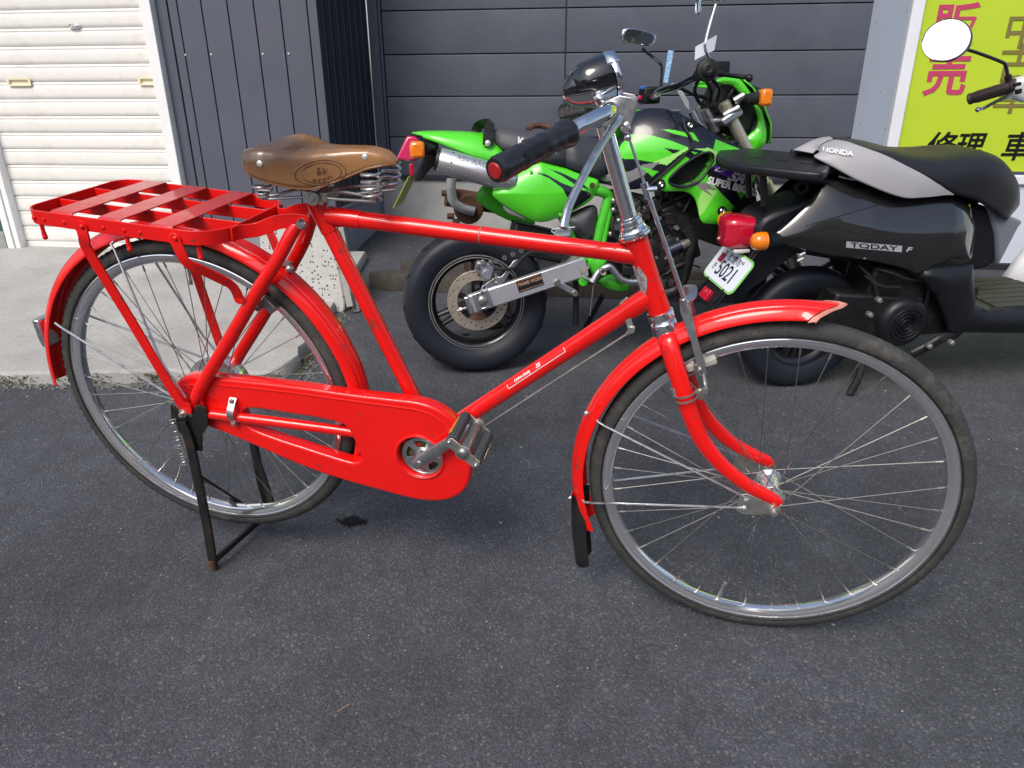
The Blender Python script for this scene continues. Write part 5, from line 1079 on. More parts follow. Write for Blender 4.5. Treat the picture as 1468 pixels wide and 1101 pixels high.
for x, y, m1 in ((455, 755, 'chrome'), (897, 952, 'chrome'), (680, 312, 'chrome')):
    c = tank_pt(x, y, .018); q = MB(); q.lathe([(.006, -.002), (.0145, -.002), (.016, .004)], c, (0, 1, 0), 20); mp(q, 'bolt_washer', M['black'])
    q = MB(); q.lathe([(.003, -.003), (.006, -.005), (.0085, -.003), (.009, .002)], c, (0, 1, 0), 16); mp(q, 'bolt', M[m1])
def tank_text(body, x, y, size, ang, mat, shear=0, bold=0, align='LEFT', xs=1):
    c = p2(x, y, YT); ca, sa_ = math.cos(R(ang)), math.sin(R(ang))
    def f(u, v, h):
        X, Z = c[0]+u*ca-v*sa_, c[2]+u*sa_+v*ca; yy = float(ytank(np.array([X]), np.array([Z]))[0]); return V(X, yy-.0182-h, Z)
    q = MB(); q.text(body, size, f, .0008, shear=shear, bold=bold, align=align, xs=xs); return mp(q, 'shroud_lettering', mat)
tank_text('SUPER BIKERS', 790, 722, .030, -15, M['whiteprint'], bold=.0012, xs=.95); tank_text('SR', 935, 690, .036, -14, M['whiteprint'], shear=.5, bold=.0012, xs=1.5)
for pts in ([(840, 650), (920, 605), (895, 660), (950, 632), (1085, 665), (1075, 682)], [(950, 632), (1000, 668), (1075, 682)], [(840, 650), (895, 660)]):
    q = MB(); q.tube([tank_pt(x, y, .0182) for x, y in pts], .0014, 5); mp(q, 'shroud_mark', M['whiteprint'])
q = MB(); c = p2(535, 215, -.05); q.box(c+V(0, 0, .004), (.05, .05, .006)); mp(q, 'tank_label', M['satin'], bevel=.002)
# frame tubes, engine
def tubes(lst, r, name, mat, n=12):
    q = MB(); q.tube(cr(lst, 5), r, n); return mp(q, name, mat)
tubes([p1(1220, 440, -.09), p1(1300, 450, -.09), p1(1345, 480, -.085), p1(1330, 560, -.085), p1(1275, 770, -.085), p1(1255, 880, -.085)], .017, 'frame_tube', M['greenframe'])
tubes([p1(1360, 560, -.09), p1(1330, 700, -.09), p1(1310, 800, -.09)], .010, 'frame_tube', M['greenframe'])
tubes([p3(1090, 60, -.05), p3(1080, 160, -.05), p3(1062, 235, -.05)], .012, 'frame_tube', M['greenframe'])
tubes([p1(1050, 600, -.085), p1(1130, 740, -.085), p1(1200, 880, -.085)], .012, 'frame_tube', M['greenframe'])
q = skin(z3(cr([(330, 490), (400, 440), (490, 490), (470, 560), (430, 620), (520, 605), (640, 660), (628, 722), (500, 715), (410, 650), (360, 580)], 3, True), -.10), lambda X, Z: -.085+0*X, .005, .022, .02); thick(mp(q, 'foot_bracket', M['greenframe'], sharp=60), .006)
tubes([p3(365, 655, -.135), p3(400, 590, -.135), p3(440, 555, -.135), p3(490, 535, -.135), p3(520, 560, -.135), p3(560, 610, -.135), p3(620, 645, -.135), p3(700, 648, -.135)], .0115, 'brake_pedal', M['alu'])
q = MB(); q.lathe([(.005, -.006), (.010, -.008), (.013, -.004), (.013, .01)], p3(440, 575, -.148), (0, 1, 0), 16); mp(q, 'pedal_bolt', M['steel'])
tubes([p3(300, 615, -.13), p3(355, 645, -.13)], .007, 'pedal_rod', M['zinc']); tubes([p3(372, 670, -.13), p3(345, 905, -.13)], .0018, 'return_spring', M['steel'])
q = MB(); q.tube([p3(270, 620, -.10), p3(335, 650, -.12)], .012, 12); mp(q, 'pedal_pivot', M['greenframe'])
q = MB(); pl = z3([(65, 655), (85, 630), (250, 715), (262, 745), (240, 765), (90, 680)], -.12); q.plate(pl, [], lambda u, v, h: (u, -.12+h, v), .010, .003); mp(q, 'suspension_link', M['alu'])
for x, y in ((100, 655), (232, 738)):
    q = MB(); q.lathe([(.0001, -.004), (.008, -.004), (.011, 0), (.011, .006)], p3(x, y, -.128), (0, 1, 0), 14); mp(q, 'link_bolt', M['steel'])
tubes([p3(190, 480, -.09), p3(250, 530, -.095), p3(300, 580, -.10)], .028, 'swingarm_pivot', pbr('grimy_cast_metal', (.26, .24, .20), .6, .4, var=.3, vscale=30))
tubes([p3(240, 640, -.07), p3(240, 780, -.07), p3(238, 980, -.065)], .010, 'stand_prop', M['engine'])
q = MB(); q.lathe([(.006, -.01), (.016, -.01), (.016, .01), (.006, .01)], p3(290, 640, -.11), (0, 1, 0), 20, closed=True); mp(q, 'frame_eye', M['greenframe'])
# air box, reservoir
q = skin(z1(cr([(1090, 625), (1160, 580), (1250, 545), (1285, 575), (1280, 700), (1265, 770), (1190, 765), (1120, 720)], 3, True), -.10), lambda X, Z: -.075+0*X, .006, .03, .02); thick(mp(q, 'air_box', pbr('grey_black_plastic', (.035, .037, .045), .5), sharp=60), .01)
q = MB(); c = p1(1065, 700, -.10); q.box(c, (.05, .03, .032)); mp(q, 'fluid_reservoir', pbr('cloudy_plastic', (.30, .34, .38), .4), bevel=.005)
q = MB(); q.tube([p1(1140, 672, -.125), p1(1000, 684, -.125), p1(996, 698, -.125), p1(1068, 748, -.125)], .0026, 8); mp(q, 'wire_bracket', M['screw'])
q = MB(); q.tube(cr([p1(1150, 690, -.11), p1(1180, 730, -.11), p1(1215, 740, -.11), p1(1230, 720, -.105)], 4), .010, 8); mp(q, 'breather_hose', M['rubber'])
def blob(c, sz, name, rot=0, mat='engine', bev=.008):
    q = MB(); q.box(c, sz, Matrix.Rotation(R(rot), 3, 'Y')); return mp(q, name, M[mat], bevel=bev)
blob(p3(900, 300, -.03)+V(0, .02, 0), (.17, .17, .20), 'crankcase', -20); blob(p3(880, 160, 0), (.14, .15, .12), 'cylinder_head', -20)
for k in range(6):
    c = p3(880+k*3, 80+k*26, 0); blob(c, (.155, .165, .007), 'cooling_fin', -20, bev=.002)
for x, y, r_ in ((860, 470, .055), (960, 400, .040), (800, 420, .042), (1000, 520, .05)):
    q = MB(); q.lathe([(.0001, -.012), (r_*.75, -.012), (r_*.95, -.008), (r_, 0), (r_, .07)], p3(x, y, -.105), (0, 1, 0), 28); mp(q, 'engine_cover', M['engine'])
for x, y in ((780, 380), (840, 465), (910, 470), (960, 480), (1000, 330), (700, 250), (740, 500), (900, 390)):
    q = MB(); q.lathe([(.0001, -.006), (.005, -.006), (.0065, -.002), (.0065, .006)], p3(x, y, -.112), (0, 1, 0), 8); mp(q, 'engine_bolt', M['steel'])
q = MB(); q.tube([p3(920, 420, -.12), p3(1040, 370, -.125)], .014, 14); mp(q, 'water_hose', pbr('blue_black_hose', (.02, .028, .05), .4)); q = MB(); q.tube([p3(1030, 378, -.125), p3(1090, 355, -.125)], [.017, .014], 14); mp(q, 'hose_clamp', M['steel'])
tubes([p3(1075, 250, -.11), p3(1110, 330, -.11), p3(1090, 430, -.11), p3(1060, 560, -.10), p3(1000, 700, -.09), p3(900, 740, -.08)], .021, 'exhaust_pipe', M['engine'])
tubes([p3(520, 160, -.10), p3(510, 250, -.11), p3(545, 330, -.11), p3(600, 390, -.10)], .006, 'cable', M['rubber'])
tubes([p3(690, 130, -.10), p3(740, 190, -.11), p3(780, 260, -.11)], .004, 'cable', M['rubber']); tubes([p3(640, 180, -.10), p3(690, 90, -.11), p3(720, 40, -.11)], .004, 'cable', M['rubber'])
for x, y in ((520, 40), (560, 190), (690, 150), (520, 110), (720, 160), (500, 290)):
    q = MB(); q.ball(p3(x, y, -.10), .010, 8); mp(q, 'carburettor_fitting', M['steel'])
blob(p3(590, 120, -.02), (.10, .10, .13), 'carburettor', 10, 'steel')
blob(p3(450, 420, 0), (.16, .13, .20), 'battery_box', 0); blob(p1(900, 760, 0), (.18, .10, .10), 'mudguard_inner', 15)
blob(p2(800, 900, 0), (.05, .24, .26), 'radiator', -12); blob(p2(700, 820, 0), (.22, .16, .14), 'cylinder', -12); blob(p2(900, 760, 0), (.16, .20, .20), 'frame_front', -12)
rs_ = random.Random(21)
for k in range(46):
    x, y = rs_.uniform(500, 1080), rs_.uniform(60, 660); c = p3(x, y, -.09-rs_.random()*.03); kind = rs_.random()
    if kind < .35:
        r_ = rs_.uniform(.004, .011); q = MB(); q.lathe([(.0001, -.010), (r_*.7, -.010), (r_, -.006), (r_, .012)], c, (0, 1, 0), 8); mp(q, 'engine_bolt', M['steel' if rs_.random() < .5 else 'engine'])
    elif kind < .65:
        tubes([c, c+V(rs_.uniform(-.05, .05), -.004, rs_.uniform(-.06, .06)), c+V(rs_.uniform(-.08, .08), .01, rs_.uniform(-.09, .09))], rs_.uniform(.003, .007), 'cable', M['rubber'])
    else: blob(c, (rs_.uniform(.02, .05), .03, rs_.uniform(.015, .05)), 'engine_bracket', rs_.uniform(-40, 40), 'engine', .003)
for k in range(9):
    c = p1(600+k*52, 905-k*22, -.085); q = MB(); q.lathe([(.003, -.006), (.0075, -.006), (.0075, .006), (.003, .006)], c, (0, 1, 0), 10, closed=True); mp(q, 'chain_link', M['steel'])
# front end
fa, fb = p2(945, 175, -.088), p2(1130, 545, -.088); fd = unit(fb-fa)
axp = V(1.165, 0, .245)
for s in (-1, 1):
    top_ = fa*V(1, -s, 1)-fd*.012; q = MB(); q.tube([top_, fa*V(1, -s, 1)+fd*.30], .0195, 20); q.tube([top_-fd*.004, top_], .016, 16); mp(q, 'fork_tube', M['gold'])
    e_ = V(axp[0]-.02, .088*-s*-1*1.0, axp[2]); q = MB(); q.tube([fa*V(1, -s, 1)+fd*.28, V(axp[0]-.015, .080*s, axp[2]-.02)], [.026, .024], 18); mp(q, 'fork_leg', M['gold'])
for x, y, L_, r_ in ((820, 210, .10, .021), (720, 225, .07, .015)):
    c = p2(x-30, y-20, -.035); q = MB(); q.tube([c, c+fd*L_*.8], [r_*.85, r_], 16); mp(q, 'bar_riser', M['alu'])
q = MB(); c = (fa+fa*V(1, -1, 1))/2+fd*.035; q.bar(V(c[0]-.005, -.115, c[2]), V(c[0]-.005, .115, c[2]), .075, .028, up=fd); mp(q, 'triple_clamp', M['alu'], bevel=.008)
q = MB(); q.tube([p2(930, 240, -.10), p2(1045, 180, -.11)], .011, 12); mp(q, 'clamp_bolt', M['alu']); q = MB(); q.tube([p2(1010, 130, -.10), p2(1085, 85, -.11)], .012, 12); mp(q, 'lamp_stay', M['alu'])
hbp = cr([Mo(1016, 99, -.37), Mo(1003, 107, -.24), Mo(975, 122, -.12), Mo(955, 128, -.02), Mo(935, 138, .14), Mo(908, 146, .30)], 5)
q = MB(); q.tube(hbp, .0105, 12); mp(q, 'handlebar', M['blackgloss'])
q = MB(); q.tube([Mo(965, 125, -.07), Mo(948, 130, .0), Mo(942, 134, .06)], .0125, 12); mp(q, 'bar_sleeve', M['chrome'])
hd_ = unit(hbp[0]-hbp[6]); g0 = hbp[0]
q = MB(); q.lathe([(.0035, .002), (.010, .004), (.018, .000), (.019, -.006), (.028, -.010), (.031, -.016), (.031, -.022), (.018, -.024), (.017, -.12)], g0, hd_, 28); mp(q, 'grip', M['rubber'])
q = MB(); q.ball(g0+hd_*.001, .004, 6); mp(q, 'grip_hole', M['black'])
q = MB(); q.tube(cr([Mo(1022, 104, -.30), Mo(1040, 107, -.30), Mo(1062, 110, -.31), Mo(1076, 112, -.33)], 4), [.012]*4+[.009]*8+[.010], 10, flat=.7, flatdir=(0, 0, 1)); mp(q, 'brake_lever', M['black']); q = MB(); q.ball(Mo(1074, 112, -.33), .011, 8); mp(q, 'lever_ball', M['black'])
q = MB(); q.box(Mo(1030, 98, -.24), (.05, .05, .035)); mp(q, 'master_cylinder', M['black'], bevel=.004)
q = MB(); q.box(Mo(931, 137, .20), (.06, .07, .055)); mp(q, 'switch_box', M['black'], bevel=.008); q = MB(); q.box(Mo(917, 140, .18), (.014, .02, .014)); mp(q, 'red_switch', M['redlens'], bevel=.003); q = MB(); q.box(Mo(922, 126, .18), (.024, .02, .012)); mp(q, 'blue_cap', pbr('blue_plastic', (.02, .12, .32), .4), bevel=.003)
q = MB(); pl = [tuple(Mo(px, py, -.02)[[0, 2]]) for px, py in ((971, 131), (977, 129), (987, 146), (988, 157), (983, 154))]; q.plate(pl, [], lambda u, v, h: (u, -.02+h, v), .006, .001); mp(q, 'clutch_bracket', M['screw'])
for pts in ([(1003, 112, -.2), (996, 128, -.18), (1000, 143, -.14), (1006, 150, -.10)], [(1012, 115, -.2), (1020, 132, -.18), (1018, 148, -.12)], [(1020, 112, -.2), (1032, 128, -.16), (1028, 145, -.1)], [(975, 126, -.1), (995, 136, -.06), (1010, 140, .0)], [(1060, 115, -.05), (1050, 130, -.08), (1035, 150, -.06), (1005, 148, 0)]):
    tubes([Mo(*p) for p in pts], .0055, 'cable', M['rubber'])
blob(Mo(1030, 140, -.02), (.07, .09, .09), 'meter_body', 20)
tubes([Mo(1046, 112, -.06), Mo(1060, 134, -.08)], .003, 'rusty_wire', M['rust'])
# mirrors
q = MB(); q.tube(cr([Mo(948, 126, .14), Mo(948, 116, .14), Mo(949, 98, .14), Mo(944, 88, .14), Mo(926, 74, .14), Mo(921, 69, .14)], 3), .0052, 8); mp(q, 'mirror_stem', M['blackgloss'])
q = MB(); A = [tuple(Mo(px, py, .13)[[0, 2]]) for px, py in cr([(891, 53), (892, 43), (901, 40), (920, 43), (938, 49), (940, 56), (935, 65), (925, 66), (905, 62), (893, 60)], 3, True)]
q.plate(A, [], lambda u, v, h: (u, .135+h, v), .022, .006); mp(q, 'mirror_shell', M['chrome'])
q = MB(); cA = np.mean(A, 0); A2 = [tuple(cA+(np.array(a)-cA)*.86) for a in A]; q.plate(A2, [], lambda u, v, h: (u, .1225+h, v), .003, .001); mp(q, 'mirror_glass', pbr('mirror_glass', (.30, .31, .32), .06, 1))
q = MB(); q.tube(cr([Mo(1017, 84, -.26), Mo(1013, 76, -.26), Mo(1011, 62, -.26), Mo(1019, 30, -.26), Mo(1026, 6, -.26)], 3), .0050, 8); mp(q, 'mirror_stem', M['chrome'])
q = MB(); A = [tuple(Mo(px, py, -.26)[[0, 2]]) for px, py in cr([(1003, 20), (1004, 6), (1008, 1), (1034, 2), (1042, -6), (1040, -24), (1020, -34), (1000, -28), (1001, 0)], 3, True)]; q.plate(A, [], lambda u, v, h: (u, -.25+h, v), .022, .006); mp(q, 'mirror_shell', M['chrome'])
# cowl and front signal, front mudguard
def pxs(l, off): return [tuple(Mo(a, b_, off)[[0, 2]]) for a, b_ in l]
FIN = [(1084, 150), (1092, 156), (1097, 170), (1101, 190), (1099, 205), (1091, 213), (1081, 219), (1074, 208), (1071, 200), (1078, 192), (1086, 184), (1089, 172), (1086, 160)]
UPP = [(1026, 118), (1034, 112), (1050, 110), (1060, 112), (1070, 122), (1080, 138), (1074, 142), (1064, 134), (1052, 122), (1038, 120)]
for nm_, pl_ in (('cowl_fin', FIN), ('headlamp_cowl', UPP)):
    for s in (-1, 1):
        q = skin(pxs(cr(pl_, 4, True), -.10), (lambda X, Z: -.088+0*X) if s < 0 else (lambda X, Z: .088+0*X), .003 if s < 0 else .008, .016, .014, s=s); thick(mp(q, nm_, M['green'], sharp=60), .004)
q = MB(); loops = []
for (px, py) in ((1056, 112), (1074, 128), (1088, 150), (1099, 178), (1098, 206)):
    c = Mo(px, py, -.0); loops.append([V(c[0]-.03*(y_/.088)**2, y_, c[2]) for y_ in np.linspace(-.088, .088, 13)])
q.loft(loops, caps=False, closed=False); thick(mp(q, 'cowl_front', M['green'], sharp=60), .004)
q = MB(); q.box(Mo(1058, 158, -.0), (.09, .15, .15), Matrix.Rotation(R(20), 3, 'Y')); mp(q, 'headlamp', pbr('cowl_inner_plastic', (.012, .016, .012), .5, spec=.3), bevel=.02)
q = MB(); q.lathe([(.0001, 0), (.04, 0), (.055, .01), (.06, .04), (.05, .07)], Mo(1082, 190, -.03), (0, 1, 0), 20); mp(q, 'lamp_bowl', M['satin'])
for s in (-1, 1):
    f_ = V(1, -s, 1); q = MB(); q.tube([Mo(1066, 142, -.08)*f_, Mo(1078, 142, -.13)*f_, Mo(1090, 140, -.145)*f_], [.014, .018, .021], 14); mp(q, 'signal_stalk', M['rubber'])
    q = MB(); q.box(Mo(1096, 140, -.155)*f_, (.036, .045, .050)); mp(q, 'turn_signal', M['orange'], bevel=.009)
q = MB(); loops = []
for a in np.linspace(R(40), R(165), 16):
    d = V(math.cos(a), 0, math.sin(a)); c = axp+d*.30; loops.append([c+V(0, y_, 0)+d*(.02-(y_/.055)**2*.03) for y_ in np.linspace(-.055, .055, 9)])
q.loft(loops, caps=False, closed=False); thick(mp(q, 'front_mudguard', M['green']), .003)
# side stand on the far side
sfoot = V(.40, .20, .0); wpt = MF.w(sfoot); sfoot = sfoot-V(MF.X@NG, MF.Y@NG, MF.Z@NG)*(((wpt-G0)@NG)-.006)
q = MB(); q.tube([V(.46, .09, .22), sfoot], .010, 10); q.tube([sfoot+V(-.02, 0, 0), sfoot+V(.02, 0, 0)], .008, 8); mp(q, 'side_stand', M['engine'])
# ================================================================== print laid on a curved surface
from mathutils.bvhtree import BVHTree
def bvh_of(mb, fr): return BVHTree.FromPolygons([Vector(fr.w(v)) for v in mb.v], mb.f)
def ray_w(px, py):
    return unit((px-IC[0])/FPX*CRT-(py-IC[1])/FPX*CUP+CFW)
def print_on(bvh, fr, src, lift=.0012):
    """src: builder in picture millimetres -> vertices (px,py,h); laid on the surface that the bvh describes"""
    out = MB(); out.f = src.f; out.m = src.m; last = None
    for (px, py, h) in src.v:
        d = ray_w(px, py); hitp = bvh.ray_cast(Vector(CAMO), Vector(d))
        if hitp[0] is not None: w_ = np.array(hitp[0])-d*(lift+h); last = np.linalg.norm(w_-CAMO)
        else: w_ = CAMO+d*(last or 2.4)
        v = w_-fr.O; out.v.append((v@fr.X, v@fr.Y, v@fr.Z))
    return out
def text_px(body, px, py, hpx, ang=0, xs=1, shear=0, bold=0, align='CENTER', vsk=0):
    ca, sa_ = math.cos(R(ang)), math.sin(R(ang))
    return MB().text(body, hpx, lambda u, v, h: (px+u*ca+v*(sa_+vsk), py+u*sa_-v*ca, h), .0006, xs=xs, shear=shear, bold=bold, align=align)
def quad_px(pts, n=12):
    a, b, c, d = [V(*p) for p in pts]; q = MB(); vs_ = []
    for i in range(n+1):
        for j in range(3): t, s_ = i/n, j/2; p = (a*(1-t)+b*t)*(1-s_)+(d*(1-t)+c*t)*s_; vs_.append((p[0], p[1], 0))
    return q.add(vs_, [(i*3+j, (i+1)*3+j, (i+1)*3+j+1, i*3+j+1) for i in range(n) for j in range(2)])
# ================================================================== DARK GREY SCOOTER
SF = lot_frame(gnd(1130, 560)+V(0, .05, 0), 8, 0); SF.O = SF.O-NG*((SF.O-G0)@NG)
scooter = thing('scooter', 'dark grey scooter with a black and silver seat, beside the yellow sign', 'scooter', SF)
def S(px, py, off=0): return SF.loc(px, py, off)
def Sz(px, py, z): v = hit(px, py, SF.O+SF.Z*z, SF.Z)-SF.O; return V(v@SF.X, v@SF.Y, z)
def q1(x, y, off): return S(980+x*.3451, 180+y*.3451, off)
def q1l(l, off): return [tuple(q1(x, y, off)[[0, 2]]) for x, y in l]
def q2(x, y, off): return S(1000+x*.16349, 300+y*.16349, off)
def sp(mb, name, mat, parent=None, **k): return mb.build(name, mat, parent if parent is not None else scooter, **k)
M['sgrey'] = pbr('dark_metallic_grey', (.020, .019, .019), .16, .15, coat=1, var=.05, vscale=3)
M['sdark'] = pbr('matt_black_plastic', (.009, .010, .013), .40, spec=.35, var=.1, vscale=20, bump=.15, bscale=300)
M['sseat'] = pbr('black_seat_vinyl', (.012, .013, .017), .45, spec=.4, bump=.25, bscale=320, var=.1, vscale=10)
M['sseat2'] = pbr('silver_grey_vinyl', (.34, .332, .345), .45, bump=.2, bscale=320, var=.04)
M['sfloor'] = pbr('olive_floor_mat', (.026, .027, .024), .65, bump=.7, bscale=260, var=.1, vscale=40)
M['swhite'] = pbr('white_leg_shield', (.70, .71, .72), .35, coat=.3)
M['silverp'] = pbr('silver_plastic', (.68, .69, .72), .28, .3, coat=.4)
# body shells
BO = [(384, 496), (388, 484), (430, 452), (500, 392), (570, 322), (630, 268), (690, 250), (770, 264), (900, 302), (1000, 298), (1100, 290), (1180, 302), (1235, 340), (1255, 420), (1245, 520), (1222, 582), (1120, 588), (1040, 602), (1010, 628), (900, 592), (760, 562), (600, 545), (480, 519)]
YB = -.14
def ybody(X, Z):
    x0, x1 = q1(270, 450, YB)[0], q1(1250, 450, YB)[0]; t = np.clip((X-x0)/(x1-x0), 0, 1); z0, z1_ = q1(900, 600, YB)[2], q1(900, 280, YB)[2]; k = np.clip((Z-z0)/(z1_-z0), 0, 1.2)
    return -(.070+.060*np.clip(t/.5, 0, 1)**.8-.03*np.clip((t-.85)/.15, 0, 1)) + .085*np.clip(k-.45, 0, 1)**1.2*np.clip(t*2.2, 0, 1)
rgb = []
bo = q1l(cr(BO, 4, True), YB)
body = skin(bo, ybody, .004, .030, .040, rgb); thick(sp(body, 'body_panel', [M['sgrey'], M['sdark']], sharp=70), .003); bbvh = bvh_of(body, SF)
bf = skin(bo, lambda X, Z: -ybody(X, Z), .012, .045, .045, s=1); thick(sp(bf, 'body_panel', M['sgrey'], sharp=70), .003)
q = MB(); lo_ = q1l(cr([(262, 450), (272, 385), (340, 335), (560, 262), (760, 272), (1000, 306), (1180, 312), (1225, 400), (1200, 560), (900, 570), (480, 515), (340, 480)], 4, True), 0); q.loft([[(x, y_, z) for x, z in lo_] for y_ in (-.075, .075)]); sp(q, 'body_core', M['sdark'], bevel=.02)
q = print_on(bbvh, SF, quad_px([(980+505*.3451, 180+416*.3451), (980+905*.3451, 180+300*.3451), (980+905*.3451, 180+304*.3451), (980+505*.3451, 180+420*.3451)], 30), .0022); sp(q, 'panel_gap', M['black'])
# lettering strip on the flank
def Q(x, y): return (980+x*.3451, 180+y*.3451)
q = print_on(bbvh, SF, quad_px([Q(677, 481), Q(908, 500), Q(906, 526), Q(675, 507)]), .0024); sp(q, 'name_strip', M['silverp'])
q = print_on(bbvh, SF, text_px('TODAY', *Q(791, 504), 9.6, 4.7, xs=2.05, bold=.15), .0032); sp(q, 'name_lettering', bk_)
q = print_on(bbvh, SF, text_px('F', *Q(933, 516), 9.5, 4.7, xs=1.6, shear=.3, bold=.3), .0028); sp(q, 'name_lettering', M['silverp'])
# seat
stn = [((556, 122), (560, 104), .012), ((545, 132), (578, 78), .060), ((620, 172), (640, 58), .095), ((740, 236), (760, 70), .125), ((900, 297), (880, 99), .140), ((1000, 298), (1000, 105), .140), ((1110, 288), (1120, 95), .135), ((1200, 306), (1200, 98), .125), ((1272, 346), (1265, 130), .112), ((1335, 388), (1322, 205), .095), ((1357, 372), (1345, 290), .070)]
lo = cr([q1(*a, -w_) for a, b, w_ in stn], 20); tp = cr([q1(*b, 0) for a, b, w_ in stn], 20)
grey = q1l([(500, 140), (560, 70), (620, 50), (700, 72), (850, 128), (980, 198), (1115, 284), (1050, 320), (900, 340), (700, 280)], -.12)
def seat_pt(l_, t_, t):
    a = abs(t); k = a**3.4; return V(t_[0]+(l_[0]-t_[0])*k, abs(l_[1])*math.sin(a*math.pi/2)**.9*(1 if t > 0 else -1), t_[2]+(l_[2]-t_[2])*k)
tb = []
for l_, t_ in zip(lo, tp):
    ts_ = np.linspace(.02, 1, 160); P_ = [seat_pt(l_, t_, -t) for t in ts_]; ins = pin(grey, np.array([p[0] for p in P_]), np.array([p[2] for p in P_])); tb.append(ts_[np.argmax(ins)] if ins.any() else 1.0)
tb = [float(np.mean(tb[max(0, i-3):i+4])) for i in range(len(tb))]
q = MB(); q.loft([[seat_pt(l_, t_, t) for t in np.linspace(-b, b, 61)] for l_, t_, b in zip(lo, tp, tb)], caps=False, closed=False); seat = sp(q, 'seat', M['sseat'], sharp=70); thick(seat, .004)
ng_ = max(i for i, b in enumerate(tb) if b < .995)+1
for s in (-1, 1):
    q = MB(); q.loft([[seat_pt(l_, t_, s*t) for t in np.linspace(min(b, .995), 1, 25)] for l_, t_, b in list(zip(lo, tp, tb))[:ng_]], caps=False, closed=False); thick(sp(q, 'seat_skirt', M['sseat2'], sharp=70), .004)
    if s < 0: sbvh = bvh_of(q, SF)
t_ = print_on(sbvh, SF, text_px('HONDA', *Q(640, 108), 9.5, 9, xs=1.25, bold=.2), .009); sp(t_, 'seat_lettering', M['whiteprint'])
q = MB(); q.loft([[(x, y_, z) for x, z in q1l([(1180, 310), (1330, 372), (1310, 392), (1245, 520), (1225, 560), (1215, 420)], 0)] for y_ in (-.085, .085)]); sp(q, 'seat_front_panel', pbr('grey_inner_plastic', (.16, .17, .20), .45), bevel=.012)
# rack
zr = q1(370, 165, 0)[2]
ol = [Sz(980+x*.3451, 180+y*.3451, zr)[:2] for x, y in cr([(133, 142), (150, 116), (200, 106), (330, 116), (460, 130), (560, 145), (606, 165), (604, 190), (585, 212), (540, 214), (400, 200), (250, 180), (165, 163)], 4, True)]
holes = []
for cx_, cy_, w_, h_ in ((300, 150, 34, 6), (400, 160, 34, 6), (500, 172, 30, 7)):
    holes.append([Sz(980+(cx_+w_*math.cos(t))*.3451, 180+(cy_+h_*math.sin(t)+w_*math.cos(t)*.1)*.3451, zr)[:2] for t in np.linspace(0, 2*math.pi, 14, endpoint=False)])
q = MB(); q.plate([tuple(p) for p in ol], [], lambda u, v, h: (u, v, zr+h), .026, .008); rk_ = sp(q, 'rear_rack', M['sdark'])
for hl_ in holes:
    q = MB(); q.plate([tuple(p) for p in hl_], [], lambda u, v, h: (u, v, zr+.0135+h), .002, .0005); sp(q, 'rack_recess', M['black'])
q = MB(); c = Sz(980+205*.3451, 180+106*.3451, zr); q.box(c+V(0, 0, .018), (.03, .02, .03)); sp(q, 'rack_hook', M['sdark'], bevel=.006)
q = MB(); c = Sz(980+500*.3451, 180+130*.3451, zr); q.box(c+V(0, 0, .012), (.09, .02, .022)); sp(q, 'rack_bar', M['sdark'], bevel=.006)
for s in (-1, 1):
    q = MB(); q.tube(cr([q1(430, 205, -.06)*V(1, -s, 1), q1(560, 232, -.06)*V(1, -s, 1), q1(640, 240, -.06)*V(1, -s, 1), q1(730, 246, -.06)*V(1, -s, 1)], 5), .011, 10); sp(q, 'rack_tube', M['sdark'])
    q = MB(); q.tube([q1(330, 200, -.05)*V(1, -s, 1), q1(335, 330, -.05)*V(1, -s, 1)], .010, 10); sp(q, 'rack_post', M['sdark'])
q = MB(); q.lathe([(.012, -.004), (.020, -.004), (.020, .006)], q1(490, 256, -.06), (0, 1, 0), 18); sp(q, 'rack_boss', M['sdark'])
# tail lamp, signals
c = q1(222, 436, 0); q = MB(); loops = []
for dx, hw, ht_ in ((-.045, .030, .030), (-.040, .042, .042), (-.020, .050, .048), (.010, .052, .048), (.045, .050, .044)):
    loops.append([V(c[0]+dx-.006*abs(math.sin(t)), hw*math.copysign(abs(math.cos(t))**.5, math.cos(t)), c[2]+ht_*math.copysign(abs(math.sin(t))**.6, math.sin(t))) for t in np.linspace(0, 2*math.pi, 28, endpoint=False)])
q.loft(loops); sp(q, 'tail_lamp', M['redlens'], sharp=50)
q = MB(); q.box(c+V(.005, -.020, -.052), (.05, .05, .012)); sp(q, 'lamp_window', pbr('clear_lens', (.62, .60, .60), .15, coat=1), bevel=.004)
for s in (-1, 1):
    f_ = V(1, -s, 1); a, b_ = q1(385, 478, -.100), q1(313, 481, -.118); q = MB(); q.tube([a*f_, (a*.5+b_*.5+V(.006, 0, 0))*f_, (b_+V(.018, 0, 0))*f_], [.022, .026, .026], 18); sp(q, 'signal_stalk', M['sdark'])
    q = MB(); q.lathe([(.0001, -.030), (.012, -.029), (.022, -.022), (.0265, -.010), (.0265, .012)], (b_+V(.006, 0, 0))*f_, (1, 0, 0), 24); sp(q, 'turn_signal', M['orange'])
